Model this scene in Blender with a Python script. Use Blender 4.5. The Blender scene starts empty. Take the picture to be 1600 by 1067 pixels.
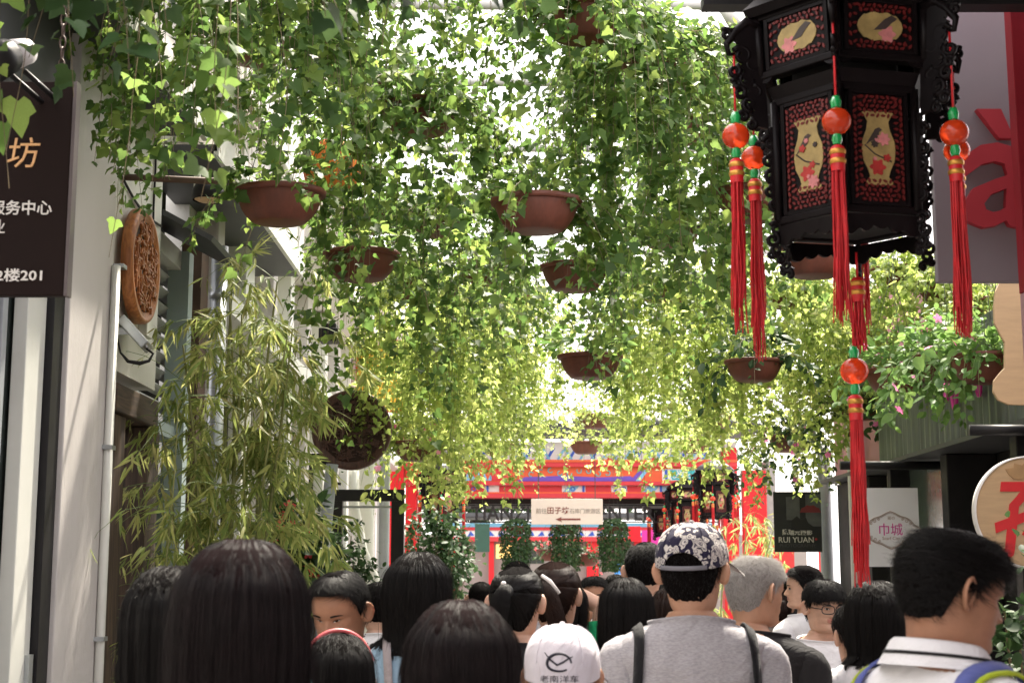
import bpy, bmesh, math, random
import numpy as np
from mathutils import Vector, Matrix
R = math.radians
PI = math.pi
scene = bpy.context.scene
COL = scene.collection

# ---------------------------------------------------------------- camera
FPX, CX, CY = 2300.0, 800.0, 533.5           # focal length and centre in photo pixels
CAMZ, HORIZON = 1.6, 900.0
PITCH = math.atan((HORIZON - CY) / FPX)
cam = bpy.data.cameras.new('camera')
cam.sensor_width = 36.0
cam.lens = FPX / 1600.0 * 36.0
cam.clip_end = 500.0
cam.clip_start = 0.05
cam.dof.use_dof = True
cam.dof.focus_distance = 7.6
cam.dof.aperture_fstop = 7.0
camo = bpy.data.objects.new('camera', cam)
COL.objects.link(camo)
camo.location = (0, 0, CAMZ)
camo.rotation_euler = (PI / 2 + PITCH, 0, 0)
scene.camera = camo

# ---------------------------------------------------------------- light
SUN_EL, SUN_AZ = R(59), R(19)                # azimuth from +Y towards +X
world = bpy.data.worlds.new('World')
scene.world = world
world.use_nodes = True
wn = world.node_tree
wn.nodes.clear()
sky = wn.nodes.new('ShaderNodeTexSky')
sky.sky_type = 'NISHITA'
sky.sun_disc = False
sky.sun_elevation = SUN_EL
sky.sun_rotation = SUN_AZ
sky.air_density = 1.0
sky.dust_density = 7.0
sky.ozone_density = 1.0
hz = wn.nodes.new('ShaderNodeMix'); hz.data_type = 'RGBA'
hz.inputs[0].default_value = 0.6
hz.inputs[7].default_value = (9.9, 9.25, 8.9, 1)      # thin bright white haze over the whole sky
wn.links.new(sky.outputs[0], hz.inputs[6])
bg = wn.nodes.new('ShaderNodeBackground')
bg.inputs[1].default_value = 0.15
wo = wn.nodes.new('ShaderNodeOutputWorld')
wn.links.new(hz.outputs[2], bg.inputs[0])
wn.links.new(bg.outputs[0], wo.inputs[0])
sun = bpy.data.lights.new('sun', 'SUN')
sun.energy = 5.0
sun.angle = R(1.5)
sun.color = (1.0, 0.92, 0.78)
suno = bpy.data.objects.new('sun', sun)
COL.objects.link(suno)
sd = Vector((math.cos(SUN_EL) * math.sin(SUN_AZ), math.cos(SUN_EL) * math.cos(SUN_AZ), math.sin(SUN_EL)))
suno.rotation_euler = sd.to_track_quat('Z', 'Y').to_euler()
suno.location = (0, 0, 30)

vs = scene.view_settings
vs.view_transform = 'Standard'
vs.look = 'None'
vs.gamma = 1.0
vs.use_curve_mapping = False
vs.exposure = 1.55
scene.cycles.use_denoising = True
scene.cycles.max_bounces = 8
scene.cycles.transparent_max_bounces = 8

# ---------------------------------------------------------------- helpers
def W(px, py, Y):
    """world point seen at photo pixel (px, py) on the plane y = Y"""
    x = (px - CX) / FPX
    y = (CY - py) / FPX
    c, s = math.cos(PITCH), math.sin(PITCH)
    d = Vector((x, c - y * s, s + y * c))
    return Vector((0, 0, CAMZ)) + d * (Y / d.y)

def px2m(n, Y):
    return n * Y / FPX

_mats = {}
def newmat(name):
    m = bpy.data.materials.new(name)
    m.use_nodes = True
    nt = m.node_tree
    b = nt.nodes['Principled BSDF']
    return m, nt, b

def mat(name, col, rough=0.6, var=0.12, scale=6.0, bump=0.0, bscale=None, metal=0.0, spec=0.5, stretch=None, dirt=0.0, dirtcol=(0.05, 0.045, 0.04), emit=0.0, trans=0.0, coat=0.0, alpha=1.0, ior=None):
    if name in _mats:
        return _mats[name]
    m, nt, b = newmat(name)
    L = nt.links.new
    N = nt.nodes.new
    tc = N('ShaderNodeTexCoord')
    mp = N('ShaderNodeMapping')
    if stretch:
        mp.inputs['Scale'].default_value = stretch
    L(tc.outputs['Object'], mp.inputs[0])
    nz = N('ShaderNodeTexNoise')
    nz.inputs['Scale'].default_value = scale
    nz.inputs['Detail'].default_value = 6
    nz.inputs['Roughness'].default_value = 0.65
    L(mp.outputs[0], nz.inputs['Vector'])
    c = np.array(col[:3], float)
    lo, hi = c * (1 - var), np.clip(c * (1 + var), 0, 1)
    rp = N('ShaderNodeValToRGB')
    rp.color_ramp.elements[0].position = 0.3
    rp.color_ramp.elements[1].position = 0.7
    rp.color_ramp.elements[0].color = (*lo, 1)
    rp.color_ramp.elements[1].color = (*hi, 1)
    L(nz.outputs[0], rp.inputs[0])
    out = rp.outputs[0]
    if dirt > 0:
        n2 = N('ShaderNodeTexNoise')
        n2.inputs['Scale'].default_value = scale * 0.45
        n2.inputs['Detail'].default_value = 9
        n2.inputs['Roughness'].default_value = 0.75
        L(mp.outputs[0], n2.inputs['Vector'])
        r2 = N('ShaderNodeValToRGB')
        r2.color_ramp.elements[0].position = 0.52
        r2.color_ramp.elements[1].position = 0.72
        r2.color_ramp.elements[0].color = (0, 0, 0, 1)
        r2.color_ramp.elements[1].color = (dirt, dirt, dirt, 1)
        L(n2.outputs[0], r2.inputs[0])
        mx = N('ShaderNodeMix'); mx.data_type = 'RGBA'
        L(r2.outputs[0], mx.inputs[0])
        L(out, mx.inputs[6])
        mx.inputs[7].default_value = (*dirtcol, 1)
        out = mx.outputs[2]
    L(out, b.inputs['Base Color'])
    rr = N('ShaderNodeMapRange')
    rr.inputs['To Min'].default_value = max(0.02, rough - 0.12)
    rr.inputs['To Max'].default_value = min(1.0, rough + 0.12)
    L(nz.outputs[0], rr.inputs[0])
    L(rr.outputs[0], b.inputs['Roughness'])
    b.inputs['Metallic'].default_value = metal
    b.inputs['Specular IOR Level'].default_value = spec
    if coat:
        b.inputs['Coat Weight'].default_value = coat
    if trans:
        b.inputs['Transmission Weight'].default_value = trans
    if ior:
        b.inputs['IOR'].default_value = ior
    if alpha < 1:
        b.inputs['Alpha'].default_value = alpha
    if emit:
        L(out, b.inputs['Emission Color'])
        b.inputs['Emission Strength'].default_value = emit
    if bump:
        nb = N('ShaderNodeTexNoise')
        nb.inputs['Scale'].default_value = bscale or scale * 4
        nb.inputs['Detail'].default_value = 8
        nb.inputs['Roughness'].default_value = 0.6
        L(mp.outputs[0], nb.inputs['Vector'])
        bp = N('ShaderNodeBump')
        bp.inputs['Strength'].default_value = bump
        bp.inputs['Distance'].default_value = 0.01
        L(nb.outputs[0], bp.inputs['Height'])
        L(bp.outputs[0], b.inputs['Normal'])
    _mats[name] = m
    return m

def leafmat(name, cols, transl=0.45, rough=0.42, spec=0.4):
    """leaf: per-leaf colour from the 'tint' attribute or the object's own random value"""
    if name in _mats:
        return _mats[name]
    m, nt, b = newmat(name)
    L = nt.links.new
    N = nt.nodes.new
    at = N('ShaderNodeAttribute'); at.attribute_name = 'tint'
    oi = N('ShaderNodeObjectInfo')
    ad = N('ShaderNodeMath'); ad.operation = 'ADD'
    L(at.outputs['Fac'], ad.inputs[0]); L(oi.outputs['Random'], ad.inputs[1])
    fr = N('ShaderNodeMath'); fr.operation = 'FRACT'
    L(ad.outputs[0], fr.inputs[0])
    rp = N('ShaderNodeValToRGB')
    cr = rp.color_ramp
    n = len(cols)
    while len(cr.elements) < n:
        cr.elements.new(0.5)
    for i, c in enumerate(cols):
        cr.elements[i].position = i / (n - 1)
        cr.elements[i].color = (*c, 1)
    L(fr.outputs[0], rp.inputs[0])
    tc = N('ShaderNodeTexCoord')
    nz = N('ShaderNodeTexNoise'); nz.inputs['Scale'].default_value = 30; nz.inputs['Detail'].default_value = 3
    L(tc.outputs['Object'], nz.inputs['Vector'])
    hs = N('ShaderNodeHueSaturation')
    mr = N('ShaderNodeMapRange'); mr.inputs['To Min'].default_value = 0.75; mr.inputs['To Max'].default_value = 1.25
    L(nz.outputs[0], mr.inputs[0]); L(mr.outputs[0], hs.inputs['Value']); L(rp.outputs[0], hs.inputs['Color'])
    L(hs.outputs[0], b.inputs['Base Color'])
    b.inputs['Roughness'].default_value = rough
    b.inputs['Specular IOR Level'].default_value = spec
    tr = N('ShaderNodeBsdfTranslucent')
    h2 = N('ShaderNodeHueSaturation')
    h2.inputs['Saturation'].default_value = 0.92
    h2.inputs['Value'].default_value = 2.0
    h2.inputs['Hue'].default_value = 0.485
    L(hs.outputs[0], h2.inputs['Color']); L(h2.outputs[0], tr.inputs[0])
    mx = N('ShaderNodeMixShader'); mx.inputs[0].default_value = transl
    L(b.outputs[0], mx.inputs[1]); L(tr.outputs[0], mx.inputs[2])
    L(mx.outputs[0], nt.nodes['Material Output'].inputs['Surface'])
    _mats[name] = m
    return m

def woodmat(name, col, dark, rough=0.6, scale=3.0, bump=0.25, axis='z'):
    if name in _mats:
        return _mats[name]
    m, nt, b = newmat(name)
    L = nt.links.new
    N = nt.nodes.new
    tc = N('ShaderNodeTexCoord')
    mp = N('ShaderNodeMapping')
    s = {'z': (14, 14, 1), 'x': (1, 14, 14), 'y': (14, 1, 14)}[axis]
    mp.inputs['Scale'].default_value = s
    L(tc.outputs['Object'], mp.inputs[0])
    nz = N('ShaderNodeTexNoise'); nz.inputs['Scale'].default_value = scale; nz.inputs['Detail'].default_value = 8; nz.inputs['Distortion'].default_value = 0.6
    L(mp.outputs[0], nz.inputs['Vector'])
    rp = N('ShaderNodeValToRGB')
    rp.color_ramp.elements[0].position = 0.32; rp.color_ramp.elements[1].position = 0.68
    rp.color_ramp.elements[0].color = (*dark, 1); rp.color_ramp.elements[1].color = (*col, 1)
    L(nz.outputs[0], rp.inputs[0]); L(rp.outputs[0], b.inputs['Base Color'])
    b.inputs['Roughness'].default_value = rough
    bp = N('ShaderNodeBump'); bp.inputs['Strength'].default_value = bump; bp.inputs['Distance'].default_value = 0.01
    L(nz.outputs[0], bp.inputs['Height']); L(bp.outputs[0], b.inputs['Normal'])
    _mats[name] = m
    return m

class MB:
    """collects shapes into one mesh object"""
    def __init__(s):
        s.v = []; s.f = []; s.mi = []; s.sm = []
    def add(s, verts, faces, mi=0, smooth=False):
        o = len(s.v)
        s.v.extend([tuple(p) for p in verts])
        s.f.extend([tuple(i + o for i in f) for f in faces])
        s.mi.extend([mi] * len(faces)); s.sm.extend([smooth] * len(faces))
        return s
    def box(s, c, d, mi=0, rz=0.0, rx=0.0, ry=0.0):
        hx, hy, hz = d[0] / 2, d[1] / 2, d[2] / 2
        M = Matrix.Rotation(rz, 3, 'Z') @ Matrix.Rotation(ry, 3, 'Y') @ Matrix.Rotation(rx, 3, 'X')
        P = [Vector(c) + M @ Vector((x, y, z)) for x in (-hx, hx) for y in (-hy, hy) for z in (-hz, hz)]
        F = [(0, 1, 3, 2), (4, 6, 7, 5), (0, 4, 5, 1), (2, 3, 7, 6), (0, 2, 6, 4), (1, 5, 7, 3)]
        return s.add(P, F, mi)
    def span(s, x0, x1, y0, y1, z0, z1, mi=0):
        return s.box(((x0 + x1) / 2, (y0 + y1) / 2, (z0 + z1) / 2), (abs(x1 - x0), abs(y1 - y0), abs(z1 - z0)), mi)
    def tube(s, pts, r, n=8, mi=0, cap=True, flat=1.0):
        pts = [Vector(p) for p in pts]
        m = len(pts)
        rs = r if hasattr(r, '__len__') else [r] * m
        t0 = (pts[1] - pts[0]).normalized()
        a = t0.orthogonal().normalized()
        V = []
        for i in range(m):
            t = (pts[min(i + 1, m - 1)] - pts[max(i - 1, 0)])
            t = t.normalized() if t.length > 1e-9 else t0
            a = (a - t * a.dot(t))
            a = a.normalized() if a.length > 1e-6 else t.orthogonal().normalized()
            b = t.cross(a)
            for k in range(n):
                q = 2 * PI * k / n
                V.append(pts[i] + (a * math.cos(q) + b * math.sin(q) * flat) * rs[i])
        F = []
        for i in range(m - 1):
            for k in range(n):
                k2 = (k + 1) % n
                F.append((i * n + k, i * n + k2, (i + 1) * n + k2, (i + 1) * n + k))
        if cap:
            F.append(tuple(range(n - 1, -1, -1)))
            F.append(tuple((m - 1) * n + k for k in range(n)))
        return s.add(V, F, mi, True)
    def lathe(s, prof, c=(0, 0, 0), n=24, mi=0, sx=1.0, sy=1.0, axis='z', smooth=True, rot=0.0):
        V = []; F = []
        m = len(prof)
        for (r, z) in prof:
            for k in range(n):
                q = 2 * PI * k / n + rot
                x, y = r * math.cos(q) * sx, r * math.sin(q) * sy
                p = (x, y, z) if axis == 'z' else ((x, z, y) if axis == 'y' else (z, x, y))
                V.append((c[0] + p[0], c[1] + p[1], c[2] + p[2]))
        for i in range(m - 1):
            for k in range(n):
                k2 = (k + 1) % n
                f = (i * n + k, i * n + k2, (i + 1) * n + k2, (i + 1) * n + k)
                F.append(f if axis != 'y' else f[::-1])
        return s.add(V, F, mi, smooth)
    def sphere(s, c, r, n=14, m=9, mi=0, sc=(1, 1, 1)):
        V = []; F = []
        for i in range(m + 1):
            t = PI * i / m
            for k in range(n):
                q = 2 * PI * k / n
                V.append((c[0] + r * sc[0] * math.sin(t) * math.cos(q), c[1] + r * sc[1] * math.sin(t) * math.sin(q), c[2] + r * sc[2] * math.cos(t)))
        for i in range(m):
            for k in range(n):
                k2 = (k + 1) % n
                F.append((i * n + k, (i + 1) * n + k, (i + 1) * n + k2, i * n + k2))
        return s.add(V, F, mi, True)
    def prism(s, poly, y0, y1, mi=0, fn=None):
        """polygon in the x-z plane extruded along y (y0 nearer the viewer)"""
        n = len(poly)
        V = [(p[0], y0, p[1]) for p in poly] + [(p[0], y1, p[1]) for p in poly]
        if fn:
            V = [fn(v) for v in V]
        F = [tuple(range(n)), tuple(range(2 * n - 1, n - 1, -1))]
        for i in range(n):
            j = (i + 1) % n
            F.append((i, i + n, j + n, j))
        return s.add(V, F, mi)
    def build(s, name, mats, parent=None, world=True, bevel=0.0, sub=0):
        me = bpy.data.meshes.new(name)
        v = s.v
        if parent is not None and world:
            L = root_loc(parent)
            v = [(p[0] - L[0], p[1] - L[1], p[2] - L[2]) for p in v]
        me.from_pydata(v, [], s.f)
        if not isinstance(mats, (list, tuple)):
            mats = [mats]
        for m in mats:
            me.materials.append(m)
        me.polygons.foreach_set('material_index', s.mi)
        me.polygons.foreach_set('use_smooth', s.sm)
        me.update()
        o = bpy.data.objects.new(name, me)
        COL.objects.link(o)
        o.parent = parent
        if bevel:
            md = o.modifiers.new('bevel', 'BEVEL'); md.width = bevel; md.segments = 2; md.limit_method = 'ANGLE'
        if sub:
            md = o.modifiers.new('sub', 'SUBSURF'); md.levels = sub; md.render_levels = sub
        return o

def root_loc(p):
    L = Vector((0, 0, 0))
    while p is not None:
        L += Vector(p.location); p = p.parent
    return L

def tag(o, label=None, cat=None, group=None, kind=None):
    if label: o['label'] = label
    if cat: o['category'] = cat
    if group: o['group'] = group
    if kind: o['kind'] = kind
    return o

def thing(name, label, cat, loc=(0, 0, 0), group=None, kind=None):
    o = bpy.data.objects.new(name, None)
    o.empty_display_size = 0.1
    COL.objects.link(o)
    o.location = loc
    return tag(o, label, cat, group, kind)

def dup(root, loc, label, group=None, rz=None):
    def cp(o, par):
        c = o.copy(); COL.objects.link(c); c.parent = par
        for ch in list(o.children):
            cp(ch, c)
        return c
    r = cp(root, None)
    r.location = loc
    if rz is not None:
        r.rotation_euler = (0, 0, rz)
    r['label'] = label
    if group: r['group'] = group
    return r

def npmesh(name, V, F, mats, parent=None, tint=None, smooth=True, mi=None):
    """numpy mesh: V (n,3), F (m,k) all the same size"""
    me = bpy.data.meshes.new(name)
    V = np.asarray(V, np.float32); F = np.asarray(F, np.int32)
    n, k = F.shape
    me.vertices.add(len(V)); me.vertices.foreach_set('co', V.ravel())
    me.loops.add(n * k); me.loops.foreach_set('vertex_index', F.ravel())
    me.polygons.add(n); me.polygons.foreach_set('loop_start', np.arange(0, n * k, k, dtype=np.int32))
    if not isinstance(mats, (list, tuple)):
        mats = [mats]
    for m in mats:
        me.materials.append(m)
    if mi is not None:
        me.polygons.foreach_set('material_index', np.asarray(mi, np.int32))
    me.update(calc_edges=True)
    me.validate()
    me.polygons.foreach_set('use_smooth', np.full(len(me.polygons), smooth))
    if tint is not None:
        a = me.attributes.new('tint', 'FLOAT', 'POINT')
        a.data.foreach_set('value', np.asarray(tint, np.float32))
    o = bpy.data.objects.new(name, me)
    COL.objects.link(o)
    o.parent = parent
    return o

def text_verts(body, res=2, bold=0.0, extrude=0.0):
    c = bpy.data.curves.new('lettering', 'FONT')
    c.body = body; c.resolution_u = res; c.offset = bold; c.extrude = extrude
    o = bpy.data.objects.new('lettering', c)
    COL.objects.link(o)
    dg = bpy.context.evaluated_depsgraph_get()
    me = bpy.data.meshes.new_from_object(o.evaluated_get(dg))
    V = np.array([v.co[:] for v in me.vertices]); F = [tuple(p.vertices) for p in me.polygons]
    bpy.data.objects.remove(o); bpy.data.curves.remove(c); bpy.data.meshes.remove(me)
    return V, F

def text(name, body, cx, cz, y, m, parent, width=None, height=None, bold=0.0, depth=0.003, fn=None, shear=0.0):
    """lettering facing the viewer (-Y), centred at (cx, cz), its back on the plane y"""
    V, F = text_verts(body, 2, bold, 0.5)
    mn, mx = V.min(0), V.max(0)
    w, h = mx[0] - mn[0], mx[1] - mn[1]
    if width and height: sx, sz = width / w, height / h
    elif width: sx = sz = width / w
    else: sx = sz = height / h
    X = (V[:, 0] - (mn[0] + mx[0]) / 2) * sx
    Z = (V[:, 1] - (mn[1] + mx[1]) / 2) * sz
    X = X + Z * shear
    D = (0.5 - V[:, 2]) * -1 * depth
    P = np.stack([cx + X, y + (V[:, 2] + 0.5) * -depth, cz + Z], 1)
    b = MB(); b.add([fn(p) for p in P] if fn else P, F)
    return b.build(name, m, parent)
# ---------------------------------------------------------------- materials
M_white = mat('white_plaster', (0.70, 0.69, 0.64), 0.8, 0.06, 3.0, bump=0.25, bscale=40, dirt=0.5, dirtcol=(0.34, 0.31, 0.26), stretch=(1, 1, 0.35))
M_pillar = mat('grey_white_paint', (0.52, 0.49, 0.47), 0.75, 0.05, 2.0, bump=0.2, bscale=45, dirt=0.55, dirtcol=(0.30, 0.27, 0.25), stretch=(1, 1, 0.4))
M_trimw = mat('white_trim_paint', (0.66, 0.66, 0.61), 0.5, 0.04, 5, dirt=0.2, dirtcol=(0.4, 0.38, 0.33))
M_roofw = mat('white_roof_sheet', (0.70, 0.66, 0.64), 0.55, 0.05, 2.0, dirt=0.25, dirtcol=(0.45, 0.4, 0.38))
M_dark = mat('black_painted_steel', (0.014, 0.013, 0.014), 0.5, 0.2, 8, bump=0.05, spec=0.25)
M_darkgrey = mat('dark_grey_panel', (0.06, 0.062, 0.065), 0.55, 0.15, 5)
M_galv = mat('galvanised_steel', (0.38, 0.40, 0.41), 0.42, 0.15, 9, metal=0.7, bump=0.05)
M_greypole = mat('grey_painted_pole', (0.30, 0.32, 0.34), 0.5, 0.1, 7)
M_brown = woodmat('weathered_brown_wood', (0.10, 0.062, 0.040), (0.022, 0.014, 0.010), 0.75)
M_rustpost = mat('brown_post_paint', (0.12, 0.07, 0.05), 0.7, 0.3, 6, dirt=0.5)
M_sign = mat('dark_brown_sign_board', (0.014, 0.007, 0.0065), 0.6, 0.12, 3, spec=0.12)
M_gold = mat('gold_lettering', (0.72, 0.40, 0.18), 0.5, 0.05)
M_letterw = mat('white_lettering', (0.75, 0.72, 0.70), 0.5, 0.03)
M_letterk = mat('black_lettering', (0.02, 0.02, 0.022), 0.5, 0.1)
M_red = mat('red_lacquer', (0.64, 0.022, 0.028), 0.42, 0.07, 3, dirt=0.15, dirtcol=(0.5, 0.05, 0.04), spec=0.2)
M_redpink = mat('salmon_red_paint', (0.62, 0.055, 0.065), 0.5, 0.08, 3, spec=0.2)
M_orange = mat('orange_moulding_paint', (0.70, 0.125, 0.05), 0.5, 0.07, spec=0.2)
M_blue = mat('painted_blue', (0.06, 0.13, 0.55), 0.5, 0.1, spec=0.2)
M_lblue = mat('painted_light_blue', (0.22, 0.50, 0.70), 0.5, 0.1, spec=0.2)
M_teal = mat('painted_teal', (0.06, 0.42, 0.45), 0.5, 0.1, spec=0.2)
M_paintw = mat('painted_white', (0.78, 0.76, 0.74), 0.5, 0.04, spec=0.2)
M_purple = mat('painted_violet', (0.16, 0.09, 0.45), 0.5, 0.08, spec=0.2)
M_glass = mat('shop_glass', (0.045, 0.055, 0.05), 0.06, 0.05, spec=0.9)
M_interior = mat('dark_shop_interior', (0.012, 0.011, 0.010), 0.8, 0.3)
M_terra = mat('terracotta_plastic', (0.145, 0.042, 0.024), 0.55, 0.25, 6, bump=0.12, dirt=0.75, dirtcol=(0.055, 0.028, 0.018), stretch=(3, 3, 0.7))
M_soil = mat('potting_soil', (0.03, 0.02, 0.014), 0.95, 0.4, 20, bump=0.6)
M_wire = mat('hanger_wire', (0.10, 0.10, 0.095), 0.5, 0.2, metal=0.5)
M_stem = mat('vine_stem', (0.17, 0.13, 0.07), 0.7, 0.35, 12)
M_gstem = mat('green_stem', (0.13, 0.19, 0.05), 0.6, 0.3, 12)
M_black = mat('black_lacquer_wood', (0.006, 0.004, 0.0045), 0.42, 0.3, 9, bump=0.08, spec=0.14)
M_carvred = mat('red_carved_fret', (0.13, 0.006, 0.005), 0.5, 0.25, 30)
M_cream = mat('cream_painted_panel', (0.36, 0.26, 0.095), 0.5, 0.3, 22)
M_petalp = mat('painted_pink_peony', (0.62, 0.22, 0.22), 0.55, 0.25, 30)
M_petalr = mat('painted_red_peony', (0.42, 0.03, 0.025), 0.55, 0.25, 30)
M_bird = mat('painted_dark_bird', (0.05, 0.035, 0.03), 0.55, 0.2, 30)
M_tassel = mat('red_silk_tassel', (0.60, 0.012, 0.018), 0.5, 0.18, 25)
M_bead = mat('red_glass_bead', (0.85, 0.075, 0.015), 0.16, 0.10, spec=0.5, trans=0.45)
M_gbead = mat('green_glass_bead', (0.012, 0.42, 0.10), 0.2, 0.08, trans=0.2)
M_brass = mat('brass_band', (0.65, 0.32, 0.06), 0.35, 0.2, metal=0.6)
M_carve = woodmat('carved_orange_wood', (0.50, 0.19, 0.06), (0.24, 0.075, 0.02), 0.45, 4)
M_carved = woodmat('carved_dark_wood', (0.105, 0.042, 0.024), (0.04, 0.016, 0.010), 0.5, 4)
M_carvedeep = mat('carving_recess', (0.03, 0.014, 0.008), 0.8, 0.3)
M_pinkwall = mat('pink_facade_paint', (0.62, 0.30, 0.36), 0.75, 0.06, 2, dirt=0.2, dirtcol=(0.4, 0.22, 0.25))
M_corr = mat('corrugated_zinc', (0.20, 0.215, 0.21), 0.35, 0.25, 3, metal=0.6, stretch=(6, 6, 0.5))
M_purpboard = mat('mauve_grey_board', (0.20, 0.175, 0.195), 0.6, 0.06, 2, dirt=0.2)
M_boardred = mat('dark_red_letter', (0.36, 0.022, 0.035), 0.5, 0.06)
M_pinkpole = mat('pink_grey_pole', (0.42, 0.24, 0.27), 0.5, 0.12, 5)
M_ply = mat('beige_plywood', (0.50, 0.34, 0.19), 0.7, 0.1, 5, stretch=(1, 1, 8))
M_posterw = mat('white_poster_print', (0.86, 0.85, 0.87), 0.5, 0.02)
M_posterk = mat('black_poster_print', (0.022, 0.024, 0.026), 0.45, 0.35, 7)
M_postg = mat('grey_poster_print', (0.11, 0.115, 0.12), 0.45, 0.3, 9)
M_magenta = mat('magenta_print', (0.62, 0.03, 0.30), 0.5, 0.05)
M_taupe = mat('taupe_print', (0.40, 0.29, 0.23), 0.5, 0.05)
M_stone = mat('grey_stone', (0.30, 0.28, 0.26), 0.85, 0.2, 5, bump=0.4)
M_road = mat('grey_stone_paving', (0.16, 0.155, 0.15), 0.75, 0.2, 2.5, bump=0.4, bscale=30)
M_wsign = mat('cream_white_sign', (0.72, 0.62, 0.54), 0.6, 0.03)
M_maroon = mat('maroon_print', (0.20, 0.05, 0.04), 0.55, 0.05)
M_greyprint = mat('grey_brown_print', (0.30, 0.25, 0.22), 0.55, 0.05)
M_yellow = mat('yellow_banner', (0.75, 0.42, 0.03), 0.6, 0.08)
M_shade = mat('white_louvre_paint', (0.60, 0.62, 0.60), 0.5, 0.05)
M_trunkg = mat('bamboo_culm', (0.20, 0.21, 0.07), 0.45, 0.35, 6, stretch=(3, 3, 0.6))
M_flowerp = leafmat('pink_petals', [(0.70, 0.10, 0.30), (0.78, 0.18, 0.42), (0.80, 0.34, 0.50)], 0.3, 0.6)
M_flowerr = leafmat('coral_petals', [(0.72, 0.06, 0.05), (0.80, 0.12, 0.08), (0.75, 0.10, 0.08)], 0.3, 0.6)
ML_ivy = leafmat('ivy_leaf', [(0.035, 0.080, 0.016), (0.065, 0.135, 0.022), (0.050, 0.105, 0.024), (0.10, 0.18, 0.03), (0.15, 0.22, 0.04), (0.045, 0.10, 0.02)], 0.55, 0.5, 0.25)
ML_ivyf = leafmat('sunlit_yellow_green_ivy_leaf', [(0.13, 0.205, 0.035), (0.23, 0.31, 0.07), (0.32, 0.39, 0.10), (0.19, 0.265, 0.05), (0.11, 0.18, 0.033), (0.28, 0.31, 0.09)], 0.68, 0.5, 0.25)  # paler ivy leaf; sunlight on the far curtains is put into its colour
ML_bamboo = leafmat('bamboo_leaf', [(0.14, 0.20, 0.05), (0.24, 0.29, 0.085), (0.33, 0.34, 0.11), (0.19, 0.25, 0.06), (0.11, 0.17, 0.04), (0.29, 0.27, 0.10)], 0.5, 0.5, 0.25)
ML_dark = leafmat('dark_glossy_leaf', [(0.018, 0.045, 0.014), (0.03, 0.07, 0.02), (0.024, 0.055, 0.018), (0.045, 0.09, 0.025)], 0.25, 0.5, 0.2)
ML_oval = leafmat('bright_oval_leaf', [(0.06, 0.14, 0.03), (0.09, 0.19, 0.04), (0.13, 0.23, 0.05), (0.07, 0.15, 0.03)], 0.45, 0.5, 0.25)
# ---------------------------------------------------------------- plant helpers
def _sym(right, mid):
    """leaf template: right-hand outline points from base to tip plus midrib points; mirrored and folded"""
    rp = [(x, y) for x, y in right]
    V = [(0, y, 0) for y in mid]
    nm = len(mid)
    for x, y in rp: V.append((x, y, 0.22 * x - 0.10 * y * y))
    for x, y in rp: V.append((-x, y, 0.22 * x - 0.10 * y * y))
    V = [(x, y, (z if i >= nm else -0.10 * y * y)) for i, (x, y, z) in enumerate(V)]
    F = []
    n = len(rp)
    for side in (0, 1):
        o = nm + side * n
        j = 0
        chain = list(range(o, o + n))
        seq = [0] + chain + [nm - 1]
        # fan from the midrib point nearest in height
        for a, b in zip(seq[:-1], seq[1:]):
            ya = (V[a][1] + V[b][1]) / 2
            c = min(range(1, nm - 1), key=lambda k: abs(mid[k] - ya)) if nm > 2 else None
            if c is None or c in (a, b): continue
            F.append((c, a, b) if side == 0 else (c, b, a))
        for k in range(1, nm - 2):       # close gaps between fans
            hi = [p for p in chain if True]
            m_ = (mid[k] + mid[k + 1]) / 2
            # shared outline point where the fan centre changes
            for a, b in zip(seq[:-1], seq[1:]):
                pass
            cs = []
            for a, b in zip(seq[:-1], seq[1:]):
                ya = (V[a][1] + V[b][1]) / 2
                cs.append(min(range(1, nm - 1), key=lambda q: abs(mid[q] - ya)))
            for i in range(1, len(cs)):
                if cs[i - 1] == k and cs[i] == k + 1:
                    F.append((k, seq[i], k + 1) if side == 0 else (k, k + 1, seq[i]))
    return np.array(V), np.array(F)

TMPL = {
    'ivy': _sym([(0.20, -0.14), (0.42, -0.03), (0.60, 0.24), (0.36, 0.38), (0.30, 0.58)], [0, 0.30, 1.0]),
    'ivys': _sym([(0.30, -0.08), (0.52, 0.22), (0.27, 0.48)], [0, 0.30, 1.0]),
    'bamboo': _sym([(0.048, 0.12), (0.062, 0.35), (0.042, 0.70)], [0, 0.22, 0.55, 1.0]),
    'oval': _sym([(0.20, 0.16), (0.30, 0.42), (0.22, 0.74)], [0, 0.28, 0.62, 1.0]),
    'petal': _sym([(0.26, 0.35), (0.30, 0.7)], [0, 0.5, 0.95]),
}
def _flower():
    V, F = TMPL['petal']
    VV, FF = [], []
    for k in range(5):
        a = 2 * PI * k / 5
        c, s = math.cos(a), math.sin(a)
        P = np.stack([V[:, 0] * c - V[:, 1] * s, V[:, 0] * s + V[:, 1] * c, V[:, 2] + 0.12 * np.abs(V[:, 1])], 1)
        FF.append(F + len(V) * k); VV.append(P)
    return np.concatenate(VV), np.concatenate(FF)
TMPL['flower'] = _flower()

def unit(a):
    return a / np.maximum(np.linalg.norm(a, axis=-1, keepdims=True), 1e-9)

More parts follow.
